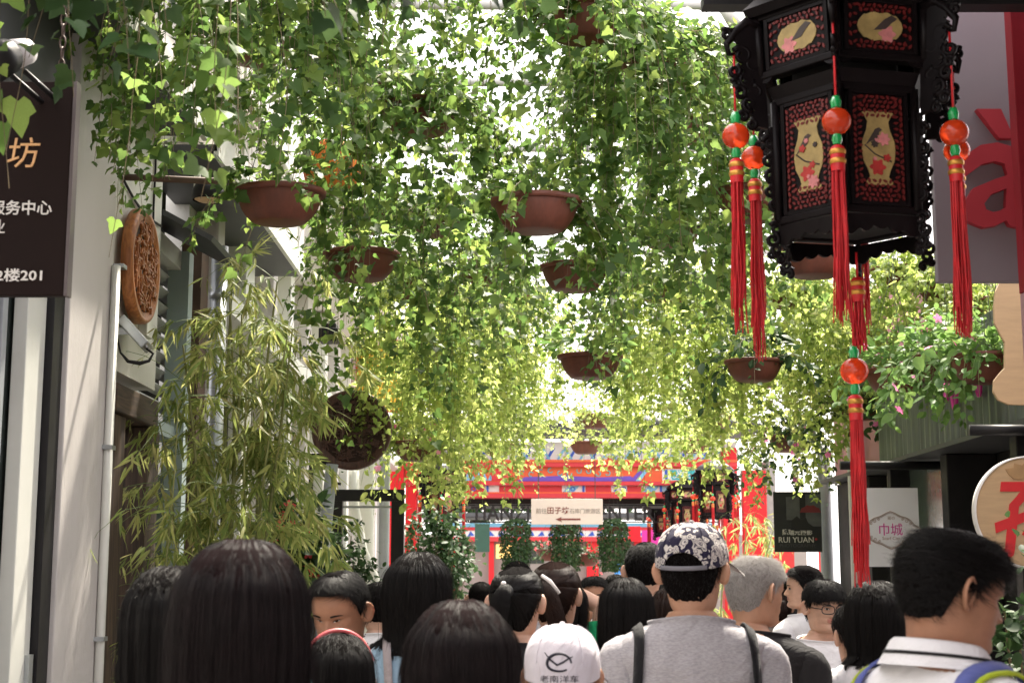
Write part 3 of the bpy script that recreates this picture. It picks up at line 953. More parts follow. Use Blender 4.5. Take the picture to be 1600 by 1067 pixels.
tag(b.build('board_bracket', M_dark), 'black bracket and cable holding the round dark carved board', 'bracket')

# floodlight on the left wall
c = W(205, 522, 7.35)
fl = thing('floodlight', 'grey slim floodlight with looped cable below the oval orange plaque', 'floodlight', c)
b = MB(); b.box(c + Vector((0.02, 0, 0)), (0.05, 0.20, 0.19), rx=0.0, ry=-0.75, rz=0.1); b.build('lamp_head', M_galv, fl, bevel=0.008)
b = MB(); b.box(c + Vector((0.045, 0, -0.024)), (0.008, 0.16, 0.15), ry=-0.75, rz=0.1); b.build('lamp_glass', mat('floodlight_glass', (0.35, 0.37, 0.38), 0.2), fl)
b = MB(); b.box(c + Vector((-0.09, -0.09, 0.0)), (0.20, 0.008, 0.035)); b.box(c + Vector((-0.16, 0, -0.01)), (0.02, 0.2, 0.10)); b.build('bracket', M_greypole, fl)
b = MB(); b.tube([c + Vector((-0.06, -0.03, -0.03)), c + Vector((-0.04, -0.04, -0.10)), c + Vector((0.0, -0.04, -0.145)), c + Vector((0.06, -0.04, -0.155)), c + Vector((0.10, -0.02, -0.14)), c + Vector((0.115, 0, -0.10)), c + Vector((0.075, 0, -0.07))], [0.005, 0.005, 0.009, 0.011, 0.008, 0.006, 0.006], 8); b.build('cable', M_dark, fl)

# ---------------------------------------------------------------- left hanging sign
Y = 4.2
x1 = W(107, 300, Y)[0]; x0 = x1 - 0.70
z1, z0 = hz(60, 127, Y), hz(60, 462, Y)
sg = thing('hanging_sign', 'dark brown hanging board with gold and white Chinese characters by the left shop front', 'sign', ((x0 + x1) / 2, Y, z0))
b = MB(); b.span(x0, x1, Y, Y + 0.035, z0, z1); b.build('board', M_sign, sg, bevel=0.004)
b = MB(); b.span(x1 + 0.001, x1 + 0.011, Y - 0.004, Y + 0.04, z0, z1); b.build('edge_strip', mat('dark_aluminium', (0.10, 0.08, 0.085), 0.4, 0.1, metal=0.4), sg)
def sgt(s, pxc, pyc, hpx, m, bold, shear=0, wpx=None):
    c = W(pxc, pyc, Y)
    return text('lettering', s, c[0], c[2], Y, m, sg, height=px2m(hpx, Y), width=px2m(wpx, Y) if wpx else None, bold=bold, depth=0.004, shear=shear)
sgt('坊', 37, 239, 50, M_gold, 0.0, 0.12)
sgt('服务中心', 33, 325, 24, M_letterw, 0.012)
sgt('业', -3, 354, 22, M_letterw, 0.0)
sgt('2楼201', 30, 430, 21, M_letterw, 0.014, wpx=74)
for xx in (x1 - 0.045, x0 + 0.06):
    b = MB()
    n = 14
    for k in range(n):
        z = z1 + 0.018 + k * 0.036
        ring = []
        for q in range(9):
            a = 2 * PI * q / 8
            dx, dz_ = 0.009 * math.cos(a), 0.022 * math.sin(a)
            ring.append((xx + (dx if k % 2 else 0), Y + 0.018 + (0 if k % 2 else dx), z + dz_))
        b.tube(ring, 0.0028, 5, cap=False)
    b.build('chain', mat('rusty_chain', (0.09, 0.06, 0.05), 0.6, 0.3, metal=0.4), sg)
# spotlight above it
c = W(22, 95, 4.0)
sp = thing('spotlight', 'white and black spotlight mounted above the dark brown hanging board', 'spotlight', c)
b = MB(); b.tube([c + Vector((0.03, 0.02, 0.035)), c + Vector((0.0, -0.04, 0.0))], [0.036, 0.045], 16); b.build('housing', mat('white_lamp_housing', (0.6, 0.57, 0.58), 0.4), sp)
b = MB(); b.tube([c + Vector((0.0, -0.041, -0.001)), c + Vector((-0.03, -0.1, -0.04))], [0.048, 0.062], 16); b.build('hood', M_dark, sp)
b = MB(); b.tube([c + Vector((0.02, 0.03, -0.02)), c + Vector((0.08, 0.3, -0.06))], 0.008, 6); b.tube([c + Vector((-0.02, 0.03, -0.03)), c + Vector((0.04, 0.3, -0.07))], 0.008, 6); b.build('arm', M_dark, sp)

# ---------------------------------------------------------------- right building with the dark shop
rb = thing('shop_building', 'dark-fronted shop building with zinc fascia and pink end wall', 'building', (RX, 10, 0))
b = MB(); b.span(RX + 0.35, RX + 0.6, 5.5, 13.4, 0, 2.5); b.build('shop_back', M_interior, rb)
for y0, y1 in ((7.0, 7.25), (8.6, 8.72), (10.0, 10.15), (11.5, 11.6), (12.2, 13.4)):
    b = MB(); b.span(RX, RX + 0.34, y0, y1, 0, 2.42); b.build('shop_post', M_dark, rb, bevel=0.006)
b = MB(); b.span(RX + 0.15, RX + 0.17, 10.15, 11.5, 0.0, 2.42); b.build('shop_window', mat('greenish_shop_glass', (0.10, 0.13, 0.11), 0.1, 0.1, spec=0.8), rb)
b = MB(); b.span(RX + 0.15, RX + 0.19, 11.6, 12.2, 0.0, 2.42); b.build('shutter', mat('pale_olive_panel', (0.34, 0.33, 0.23), 0.6), rb)
# corrugated zinc fascia, one sheet with real ribs
V = []; F = []
ys = np.arange(5.6, 11.4, 0.02)
for y in ys:
    d = 0.014 * math.sin(y / 0.115 * 2 * PI)
    V += [(RX - 0.10 + d, y, 2.46), (RX - 0.10 + d, y, 3.10)]
for i in range(len(ys) - 1): F.append((2 * i, 2 * i + 1, 2 * i + 3, 2 * i + 2))
b = MB(); b.add(V, F); b.build('zinc_fascia', M_corr, rb)
b = MB(); b.span(RX - 0.085, RX + 0.5, 5.6, 11.39, 3.101, 3.14); b.build('fascia_cap', M_darkgrey, rb)
b = MB(); b.span(RX - 0.15, RX + 0.34, 5.6, 13.4, 2.425, 2.455); b.build('canopy', M_darkgrey, rb)
b = MB(); b.span(RX, RX + 0.3, 11.41, 13.45, 2.46, 3.9); b.build('pink_wall', M_pinkwall, rb)
b = MB(); b.span(RX + 1.3, RX + 1.7, 7.6, 13.4, 3.0, 4.5); b.build('upper_wall', mat('grey_pink_render', (0.50, 0.38, 0.41), 0.8, 0.06, 2, dirt=0.2), rb)
b = MB(); b.span(RX - 0.08, RX + 1.7, 5.6, 13.39, 3.142, 3.17); b.build('flat_roof', M_darkgrey, rb)
b = MB(); b.span(RX + 0.1, RX + 0.4, -14, 4.6, 0, 4.6); b.build('upper_wall', mat('grey_pink_render', (0.42, 0.33, 0.35)), rb)
b = MB(); b.span(RX + 1.285, RX + 1.299, 8.6, 9.5, 3.4, 4.2); w = b.build('window', M_glass, rb)
b = MB()
for (y0, y1, z0, z1) in ((8.54, 8.6, 3.34, 4.26), (9.5, 9.56, 3.34, 4.26), (8.6, 9.5, 4.2, 4.26), (8.6, 9.5, 3.34, 3.4), (9.03, 9.07, 3.4, 4.2)): b.span(RX + 1.265, RX + 1.3, y0, y1, z0, z1)
b.build('frame', mat('pink_window_frame', (0.65, 0.2, 0.25), 0.5), w)
# pink neon-style lettering on the fascia, mostly hidden by the plants
t = thing('shop_sign', 'pink script lettering on the zinc fascia below the flowering pots', 'sign', (RX - 0.2, 10.3, 2.9))
b = MB(); rg = random.Random(5)
c = W(1400, 628, 9.6)
pts = []
for k in range(60):
    u = k / 59
    pts.append((RX - 0.135, 9.6 - u * 0.9, c[2] + 0.06 * math.sin(u * 34) + 0.05 * math.sin(u * 13) + 0.06 * u))
b.tube(pts, 0.014, 6); b.build('lettering', M_magenta, t)
# grey pole at the shop corner, stone pier beyond
p = W(1293, 900, 13.6)
b = MB(); b.tube([(p[0], 13.6, 0), (p[0], 13.6, 2.75)], 0.058, 14); b.lathe([(0.0, 2.80), (0.04, 2.79), (0.062, 2.75)], (p[0], 13.6, 0), 14); tag(b.build('grey_pole', M_greypole), 'straight grey steel pole beside the dark shop corner', 'pole')
for (nm, lab, px0, px1, pyt, Y, pxw) in (('sign_pole', 'black arm holding the white printed poster', 1313, 1478, 727, 10.5, 14), ('sign_pole', 'thick black arm jutting out above the round beige sign', 1515, 1640, 672, 7.6, 18)):
    a, c = W(px0, pyt, Y), W(px1, pyt, Y)
    b = MB(); b.tube([a, c], px2m(pxw / 2, Y), 10); tag(b.build(nm, M_dark), lab, 'pole')

# posters
def poster(name, label, Y, x0p, x1p, y0p, y1p, m, tilt=0.0):
    a, c = W(x0p, y0p, Y), W(x1p, y1p, Y)
    root = thing(name, label, 'poster', ((a[0] + c[0]) / 2, Y, c[2]))
    b = MB(); b.span(a[0], c[0], Y, Y + 0.012, c[2], a[2]); b.build('sheet', m, root)
    return root, a, c
pw, a, c = poster('poster', 'white poster with gold cartouche and pink characters hanging before the dark shop', 10.5, 1346, 1439, 762, 885, M_posterw)
Y = 10.5
m_ = W(1392, 828, Y)
# cartouche outline
def cart(sc):
    pts = []
    for k in range(80):
        q = 2 * PI * k / 80
        rx_, rz_ = 0.190, 0.115
        f_ = 1 + 0.10 * abs(math.cos(2 * q)) - 0.10 * abs(math.sin(2 * q)) ** 0.5 + 0.05 * math.cos(8 * q)
        pts.append((m_[0] + rx_ * math.cos(q) * f_ * sc, Y - 0.004, m_[2] + rz_ * math.sin(q) * f_ * sc))
    return pts + pts[:1]
b = MB(); b.tube(cart(1.0), 0.0038, 4, cap=False); b.tube(cart(0.93), 0.0018, 4, cap=False)
for sx in (-1, 1):
    for sz in (-1, 1):
        for (ox, oz, r0) in ((0.115, 0.062, 0.016), (0.085, 0.074, 0.010), (0.14, 0.045, 0.012)):
            pts = [(m_[0] + sx * (ox + r0 * (1 - t / 14) * math.cos(t * 0.6)), Y - 0.004, m_[2] + sz * (oz + r0 * (1 - t / 14) * math.sin(t * 0.6))) for t in range(13)]
            b.tube(pts, 0.0022, 4)
b.build('cartouche', M_taupe, pw)
text('lettering', '巾城', m_[0], m_[2] + 0.006, Y, M_magenta, pw, width=0.165, height=0.085, depth=0.003)
text('lettering', 'Scarf City', m_[0], m_[2] - 0.06, Y, M_taupe, pw, width=0.125, depth=0.003)
text('lettering', '丽の', m_[0] + 0.005, m_[2] + 0.085, Y, M_taupe, pw, width=0.05, depth=0.003)
Y = 13.4
pk, a, c = poster('poster', 'black photo poster with red umbrella and the words RUI YUAN', Y, 1208, 1285, 768, 862, M_posterk)
def q(px, py): return W(px, py, Y)
b = MB(); p0, p1 = q(1258, 772), q(1283, 822); b.span(p0[0], p1[0], Y - 0.004, Y, p1[2], p0[2]); p0, p1 = q(1228, 776), q(1250, 812); b.span(p0[0], p1[0], Y - 0.004, Y, p1[2], p0[2]); b.build('grey_figure', M_postg, pk)
cc = q(1266, 797); b = MB(); b.prism([(cc[0] + 0.095 * math.cos(t * PI / 10), cc[2] - 0.02 + 0.07 * math.sin(t * PI / 10) - 0.01 * (t % 2)) for t in range(11)], Y - 0.008, Y - 0.0045); b.build('umbrella_print', mat('dull_red_print', (0.20, 0.03, 0.035)), pk)
cc = q(1252, 818); b = MB(); b.prism([(cc[0] + x_, cc[2] + z_) for x_, z_ in ((-.1, -.06), (-.09, .03), (-.04, .07), (.0, .03), (.04, .06), (.06, .01), (.1, -.02), (.12, -.06))], Y - 0.0085, Y - 0.0048); b.build('figure_print', M_letterk, pk)
cc = q(1246, 831); text('lettering', '陈瑞元摄影', cc[0], cc[2], Y, M_letterw, pk, width=px2m(46, Y), bold=0.02)
cc = q(1244, 843); text('lettering', 'RUI YUAN', cc[0], cc[2], Y, M_letterw, pk, width=px2m(54, Y), bold=0.005)
cc = q(1275, 842); text('lettering', '·', cc[0], cc[2], Y, M_boardred, pk, width=px2m(4, Y))
cc = q(1247, 852); text('lettering', 'PHOTOGRAPHY', cc[0], cc[2], Y, mat('dim_grey_print', (0.07, 0.07, 0.075)), pk, width=px2m(56, Y))

# round beige sign with red character
Y = 7.6
c = W(1608, 800, Y)
rs = thing('round_sign', 'round beige board with a big red character beside the glossy shrub', 'sign', c)
r = px2m(84, Y)
b = MB(); b.lathe([(0.001, -0.02), (r, -0.02), (r, 0.02), (0.001, 0.02)], c, 64, axis='y', smooth=False); b.build('board', M_ply, rs, bevel=0.004)
b = MB(); b.lathe([(r + 0.001, -0.026), (r + 0.009, -0.026), (r + 0.009, 0.026), (r + 0.001, 0.026)], c, 64, axis='y'); b.build('rim', M_letterw, rs)
text('lettering', '孙', c[0] + 0.03, c[2] - 0.03, Y - 0.02, mat('bright_red_print', (0.62, 0.02, 0.025), 0.5), rs, height=r * 1.5, bold=0.022, depth=0.006, shear=0.15)
b = MB()
for k in range(5):
    a = PI / 2 + (k - 2) * 0.5
    cx_, cz_ = c[0] - 0.01, c[2] + r * 0.62
    L_ = 0.16
    b.prism([(cx_ + L_ * t * math.cos(a) * 0.8 + s_ * 0.03 * math.sin(PI * t) * math.sin(a), cz_ + L_ * 0.55 * t * math.sin(a) - s_ * 0.03 * math.sin(PI * t) * math.cos(a)) for s_, ts in ((1, (0, .25, .5, .75, 1)), (-1, (.75, .5, .25))) for t in ts], Y - 0.024 - 0.0006 * k, Y - 0.0202)
b.build('lotus_print', mat('tan_lotus_print', (0.40, 0.24, 0.11), 0.6, 0.2), rs)

# beige scalloped board (back of a sign) behind the near pole
Y = 6.6
def scal(x, z): c = W(x, z, Y); return (c[0], c[2])
pl = [scal(*p) for p in ((1640, 438), (1563, 440), (1556, 455), (1553, 480), (1554, 505), (1562, 520), (1570, 535), (1570, 575), (1562, 583), (1553, 595), (1552, 612), (1560, 625), (1576, 632), (1640, 634))]
b = MB(); b.prism(pl, Y, Y + 0.02); tag(b.build('scalloped_board', M_ply, bevel=0.003), 'beige plywood board with wavy edge behind the pink pole', 'board')

# mauve board with red letter and the pole it hangs on
Y = 5.0
a, c = W(1440, -120, Y), W(1586, 440, Y)
mb_ = thing('hanging_sign', 'mauve-grey hanging board with a big dark red accented letter', 'sign', ((a[0] + c[0]) / 2, Y, c[2]))
b = MB(); b.span(a[0], c[0] + 0.25, Y, Y + 0.04, c[2], a[2]); b.build('board', M_purpboard, mb_, bevel=0.004)
m_ = W(1562, 266, Y); text('letter', 'à', m_[0], m_[2], Y, M_boardred, mb_, height=px2m(196, Y), width=px2m(122, Y), bold=0.012, depth=0.03, shear=0.10)
Yp = 4.7
px_ = W(1594, 500, Yp)[0] + 0.042
pp = thing('sign_pole', 'pink-grey pole with a red upper band at the edge of the alley', 'pole', (px_ + 0.03, Yp, 0))
zj = hz(1590, 455, Yp)
b = MB(); b.span(px_ - 0.018, px_ + 0.09, Yp, Yp + 0.06, 0, zj); b.build('lower_post', M_pinkpole, pp, bevel=0.004)
b = MB(); b.span(px_ - 0.02, px_ + 0.09, Yp - 0.004, Yp + 0.06, zj + 0.001, 4.6); b.build('upper_post', mat('red_post_paint', (0.26, 0.012, 0.022), 0.5, spec=0.2), pp, bevel=0.004)

# ---------------------------------------------------------------- pergola of white steel tubes carrying the pots
pg = thing('pergola', 'white steel tube frame overhead that carries the hanging pots', 'pergola', (0.4, 12, 0))
M_tube = mat('white_steel_tube', (0.58, 0.57, 0.56), 0.5, 0.06, 5)
for y in (3.1, 4.0, 5.6, 7.0, 8.4, 9.8, 11.4, 13.2, 15.2, 17.2, 19.2):
    b = MB(); b.tube([(-1.3, y, BEAM_Z + 0.03), (RX + 0.2, y, BEAM_Z + 0.03)], 0.03, 10); b.build('beam', M_tube, pg)
for x in (-1.2, 2.7):
    b = MB(); b.tube([(x, 2.6, BEAM_Z + 0.095), (x, 20.0, BEAM_Z + 0.095)], 0.035, 10); b.build('beam', M_tube, pg)
b = MB(); b.tube([W(1085, 40 - 60 * (1 - (t - 5) ** 2 / 25.0), 8.6) + Vector(((t - 5) * 0.05, 0, 0)) for t in range(11)], 0.04, 10); b.build('arched_tube', M_tube, pg)
for y in (12.3,):
    b = MB(); b.tube([(RX - 0.1, y, 0), (RX - 0.1, y, BEAM_Z + 0.06)], 0.05, 12); b.build('post', M_tube, pg)
a = W(1215, 470, 12.0); b = MB(); b.tube([a, a + Vector((0.25, 0, 0.55))], 0.03, 8); b.build('brace', M_tube, pg)

# dark awning roof over the near end of the alley, above the viewer
aw = thing('awning', 'dark awning roof whose black edge runs above the big lantern', 'awning', (0.6, 0, 3.6))
b = MB(); b.span(0.62, RX + 0.09, -8.0, 4.52, 3.60, 3.64); b.build('roof_sheet', M_darkgrey, aw)
b = MB(); b.span(0.62, RX + 0.08, 4.53, 4.60, hz(1300, 7, 4.53), hz(1300, 7, 4.53) + 0.16); b.build('edge_beam', M_dark, aw)
for x in (0.7, 1.9, RX - 0.1):
    b = MB(); b.span(x - 0.03, x + 0.03, -7.9, 4.5, 3.53, 3.598); b.build('rafter', M_dark, aw)

# ---------------------------------------------------------------- red gate at the far end
GY = 25.0
def gx(px): return W(px, 800, GY)[0]
def gz(py): return W(900, py, GY)[2]
gt = thing('painted_gate', 'red Chinese gateway with blue and white painted beams across the alley end', 'gate', (gx(890), GY, 0))
def gspan(name, x0, x1, y0, y1, d0, d1, m, parent=gt, bevel=0.0):
    b = MB(); b.span(gx(x0), gx(x1), GY - d1, GY - d0, gz(y1), gz(y0)); return b.build(name, m, parent, bevel=bevel)
for (x0, x1, nm) in ((1128, 1152, 'pillar'), (634, 652, 'pillar')):
    b = MB(); b.span(gx(x0), gx(x1), GY - 0.12, GY + 0.2, 0, gz(700)); b.build(nm, M_red, gt, bevel=0.02)
b = MB(); b.span(gx(1160), gx(1197), GY - 0.1, GY + 0.1, 0, gz(735)); b.build('side_panel', M_red, gt, bevel=0.01)
b = MB(); b.span(gx(604), gx(631), GY - 0.1, GY + 0.1, 0, gz(725)); b.build('side_panel', M_red, gt, bevel=0.01)
b = MB(); b.span(gx(1197.5), gx(1212), GY - 0.05, GY + 0.4, 0, gz(720)); b.build('stone_pier', M_stone, gt)
gspan('upper_beam', 632, 1152, 690, 719, -0.2, 0.0, M_paintw)
gspan('moulding', 632, 1152, 719, 723, -0.2, 0.16, M_orange)
gspan('moulding', 632, 1152, 723, 730, -0.2, 0.14, M_redpink)
gspan('main_beam', 632, 1152, 730, 753, -0.2, 0.06, M_orange)
gspan('moulding', 632, 1128, 753, 758.5, -0.2, 0.15, M_redpink)
gspan('lower_beam', 653, 1127, 758.5, 769, -0.2, 0.05, M_paintw)
gspan('moulding', 653, 1127, 769, 771.5, -0.2, 0.12, M_orange)
gspan('bottom_moulding', 653, 1127, 771.5, 778, -0.2, 0.16, M_redpink)
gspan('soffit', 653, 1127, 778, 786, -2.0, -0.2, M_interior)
# painted motifs: each its own part, proud of the beam
Yf = GY - 0.06
def motif(name, m, draw, parent=gt):
    b = MB(); draw(b); return b.build(name, m, parent)
def rect(b, x0, x1, y0, y1, d): b.span(gx(x0), gx(x1), GY - d, GY - 0.055, gz(y1), gz(y0))
def poly(b, pts, d, base=0.055): b.prism([(gx(x), gz(y)) for x, y in pts], GY - d, GY - base)
def ring(b, x, y, r, r2, d, a0=0, a1=2 * PI, n=18):
    c = (gx(x), gz(y)); s = px2m(1, GY)
    o = [(c[0] + r * s * math.cos(a0 + (a1 - a0) * k / n), c[1] + r * s * math.sin(a0 + (a1 - a0) * k / n)) for k in range(n + 1)]
    i_ = [(c[0] + r2 * s * math.cos(a0 + (a1 - a0) * k / n), c[1] + r2 * s * math.sin(a0 + (a1 - a0) * k / n)) for k in range(n + 1)]
    for k in range(n): b.prism([o[k], o[k + 1], i_[k + 1], i_[k]], GY - d, GY - 0.055)
motif('painted_field', M_paintw, lambda b: rect(b, 1035, 1145, 733, 751, 0.066))
motif('painted_field', M_teal, lambda b: (rect(b, 1047, 1086, 734.5, 750, 0.070), poly(b, [(1096, 734.5), (1139, 734.5), (1128, 750), (1106, 750)], 0.070)))
motif('painted_bar', M_blue, lambda b: (rect(b, 1039, 1043.5, 734, 750.5, 0.070), rect(b, 1087.5, 1093.5, 734, 750.5, 0.070), rect(b, 1138, 1143, 734, 750.5, 0.074)))
def scroll(b):
    ring(b, 1066, 735, 8, 6.3, 0.074, PI, 2 * PI); ring(b, 1066, 735, 4.4, 2.8, 0.074, PI, 2 * PI)
    for x in (1054, 1060, 1072, 1078): ring(b, x, 744, 3.4, 2.2, 0.074)
    ring(b, 1117, 735, 9, 7.4, 0.074, PI, 2 * PI); ring(b, 1117, 735, 5, 3.2, 0.074, PI, 2 * PI)
    for x in (1048, 1085): poly(b, [(x - 2, 750), (x + 2, 750), (x, 741)], 0.074)
motif('painted_scroll', M_paintw, scroll)
def lb2(b):
    for k in range(9): poly(b, [(690 + k * 9, 751), (694 + k * 9, 736 + (k % 3) * 3), (699 + k * 9, 751)], 0.066)
motif('painted_wave', M_lblue, lb2)
motif('painted_panel', M_redpink, lambda b: rect(b, 768, 798, 733.5, 751, 0.069))
motif('painted_panel', M_redpink, lambda b: rect(b, 655, 686, 733.5, 751, 0.069))
def bl(b):
    poly(b, [(806, 752), (1000, 752), (985, 744), (935, 746), (880, 743.5), (820, 745.5)], 0.068)
    poly(b, [(985, 751.5), (1000, 734), (1007, 734), (992, 751.5)], 0.072)
motif('painted_band', M_purple, bl)
motif('painted_band', M_lblue, lambda b: poly(b, [(993, 751.5), (1008, 734), (1014, 734), (1001, 751.5)], 0.071))
def sc2(b):
    rg = random.Random(2)
    for k in range(11):
        x = 815 + k * 15; y = 738 + 3 * math.sin(k * 1.7)
        ring(b, x, y, 4.2, 2.8, 0.070, 0.4 * k, 0.4 * k + 4.6)
motif('painted_scroll', M_teal, sc2)
def low(b):
    for (x0, x1) in ((688, 720), (880, 905), (1005, 1030), (1060, 1095)):
        poly(b, [(x0, 768.5), (x0 + 8, 759.5), (x1, 759.5), (x1 - 8, 768.5)], 0.062, 0.05)
    for k in range(4): b.span(gx(1034), gx(1050), GY - 0.060, GY - 0.049, gz(761 + k * 2.1), gz(760 + k * 2.1))
motif('painted_band', M_lblue, low)
def low2(b):
    for x in (722, 760, 910, 960, 1031, 1052, 1098): b.span(gx(x), gx(x + 3.5), GY - 0.066, GY - 0.049, gz(768.6), gz(759))
    for x in (700, 740, 895, 975, 1075): ring(b, x, 764, 3.6, 2.2, 0.068)
motif('painted_bar', M_blue, low2)
motif('painted_panel', M_redpink, lambda b: [b.span(gx(x0), gx(x1), GY - 0.059, GY - 0.049, gz(768.7), gz(759)) for x0, x1 in ((728, 757), (780, 878), (915, 955), (980, 1002))])
def up(b):
    for k in range(14):
        x = 660 + k * 35
        poly(b, [(x, 718), (x + 13, 697), (x + 26, 718), (x + 22, 718), (x + 13, 704), (x + 4, 718)], 0.008, -0.002)
motif('painted_chevron', M_lblue, up)
motif('painted_chevron', M_blue, lambda b: [poly(b, [(678 + k * 35, 717), (688 + k * 35, 700), (693 + k * 35, 700), (683 + k * 35, 717)], 0.006, -0.002) for k in range(13)])
motif('painted_panel', M_redpink, lambda b: [poly(b, [(669 + k * 70, 718), (673 + k * 70, 711), (677 + k * 70, 718)], 0.012, -0.002) for k in range(7)])
# tiled roof above
b = MB(); b.box((gx(892), GY + 0.2, gz(672)), (px2m(580, GY), 1.6, 0.12), rx=0.0); b.build('roof', M_darkgrey, gt)
for k in range(40):
    b = MB(); x = gx(610 + k * 14.4); b.tube([(x, GY - 0.65, gz(668)), (x, GY + 0.3, gz(648))], 0.05, 6); b.build('roof_tile', M_darkgrey, gt)
# steel letters standing in the opening
b = MB(); b.span(gx(655), gx(1127), GY + 0.30, GY + 0.36, gz(815), gz(813)); b.span(gx(655), gx(1127), GY + 0.30, GY + 0.36, gz(789), gz(787)); b.build('letter_rail', M_dark, gt)
text('lettering', 'TIANZIFANG CENTER', gx(880), gz(801), GY + 0.29, M_letterk, gt, width=px2m(288, GY), height=px2m(23, GY), bold=0.02, depth=0.05)

# hanging direction sign
Y = 20.0
a, c = W(830, 779, Y), W(942, 819, Y)
ds = thing('direction_sign', 'cream hanging direction board with dark red arrow pointing left below the gate beam', 'sign', ((a[0] + c[0]) / 2, Y, c[2]))
b = MB(); b.span(a[0], c[0], Y, Y + 0.03, c[2], a[2]); b.build('board', M_wsign, ds, bevel=0.004)
def dt(s, pxc, pyc, wpx, m, bold=0.0):
    k = W(pxc, pyc, Y); return text('lettering', s, k[0], k[2], Y, m, ds, width=px2m(wpx, Y), bold=bold, depth=0.004)
dt('前往', 846, 798, 17, M_greyprint); dt('田子坊', 872, 797, 33, M_maroon, 0.012); dt('石库门旅游区', 914, 798, 48, M_greyprint)
k0 = W(868, 811, Y); k1 = W(907, 812, Y)
h = 0.012
b = MB(); b.prism([(k0[0], k0[2]), (k0[0] + 0.09, k0[2] + 0.035), (k0[0] + 0.07, k0[2] + h), (k1[0], k0[2] + h), (k1[0], k0[2] - h), (k0[0] + 0.07, k0[2] - h), (k0[0] + 0.09, k0[2] - 0.035)], Y - 0.004, Y); b.build('arrow', M_maroon, ds)
b = MB()
for x in (a[0] + 0.1, c[0] - 0.1): b.tube([(x, Y + 0.015, a[2]), (x, Y + 0.015, BEAM_Z)], 0.006, 5)
b.build('hanger_wire', M_wire, ds)

# ---------------------------------------------------------------- court beyond the gate
ct = thing('court_building', 'red and white painted hall with blue banded eaves beyond the gate', 'building', (2, 40, 0))
CYY = 40.0
def cx_(px): return W(px, 850, CYY)[0]
def cz_(py): return W(900, py, CYY)[2]
b = MB(); b.span(cx_(560), cx_(1260), CYY, CYY + 0.4, 0, cz_(835)); b.build('wall', mat('court_wall_render', (0.30, 0.26, 0.23), 0.8, 0.06), ct)
for (x0, x1) in ((764, 772), (916, 934), (990, 1001), (700, 712), (1080, 1094)):
    b = MB(); b.span(cx_(x0), cx_(x1), CYY - 0.3, CYY - 0.01, 0, cz_(835)); b.build('column', M_red, ct)
for (y0, y1, m, d) in ((818, 824, M_lblue, 0.5), (824, 829, M_redpink, 0.44), (829, 839, M_paintw, 0.38), (839, 846, M_redpink, 0.42)):
    b = MB(); b.span(cx_(690), cx_(1110), CYY - d, CYY - 0.005, cz_(y1), cz_(y0)); b.build('painted_band', m, ct)
b = MB()
rg = random.Random(9)
for k in range(26):
    x = 700 + k * 15.5
    b.prism([(cx_(x), cz_(838)), (cx_(x + rg.uniform(4, 9)), cz_(830)), (cx_(x + 11), cz_(837))], CYY - 0.39, CYY - 0.375)
b.build('painted_wave', M_blue, ct)
b = MB(); b.box((cx_(900), CYY + 0.2, cz_(806)), (px2m(480, CYY), 2.4, 0.1), rx=0.0); b.build('roof', M_darkgrey, ct)
for (x0, x1, y0, y1) in ((775, 800, 850, 872), (805, 850, 850, 880), (940, 985, 850, 884)):
    b = MB(); b.span(cx_(x0), cx_(x1), CYY - 0.02, CYY - 0.004, cz_(y1), cz_(y0)); b.build('window', mat('amber_lit_window', (0.85, 0.55, 0.18), 0.4, emit=0.6) if x0 == 775 else M_glass, ct)
def panel(name, label, px0, px1, py0, py1, Y, m, cat='banner'):
    a, c = W(px0, py0, Y), W(px1, py1, Y)
    b = MB(); b.span(a[0], c[0], Y, Y + 0.03, c[2], a[2]); return tag(b.build(name, m), label, cat)
panel('magenta_banner', 'magenta banner behind the floral cap', 1003, 1042, 828, 870, 30, M_magenta)
panel('red_banner', 'small red banner left of the magenta one', 982, 1001, 822, 845, 31, M_red)
panel('blue_banner', 'blue board low behind the hanging plants', 960, 985, 878, 905, 33, mat('blue_board', (0.05, 0.25, 0.6), 0.5))
panel('green_screen', 'dark green screen behind the leafy bush under the gate', 742, 765, 818, 862, 32, mat('dark_green_screen', (0.02, 0.07, 0.045), 0.6))
panel('red_banner', 'tall red banner hanging below the black photo poster', 1207, 1243, 838, 935, 19, mat('red_cloth_banner', (0.6, 0.03, 0.03), 0.6, dirt=0.1))
panel('red_banner', 'red and gold narrow banner between the pole and the photo poster', 1277, 1291, 790, 930, 21, mat('red_cloth_banner', (0.6, 0.03, 0.03)))
panel('yellow_banner', 'yellow banner with red border behind the ivy over the carved board', 560, 640, 535, 640, 18, M_yellow)
a, c = W(556, 531, 18.02), W(644, 644, 18.02)
b = MB(); b.span(a[0], c[0], 18.035, 18.05, c[2], a[2]); tag(b.build('banner_border', M_red), 'red border cloth behind the yellow banner', 'banner')
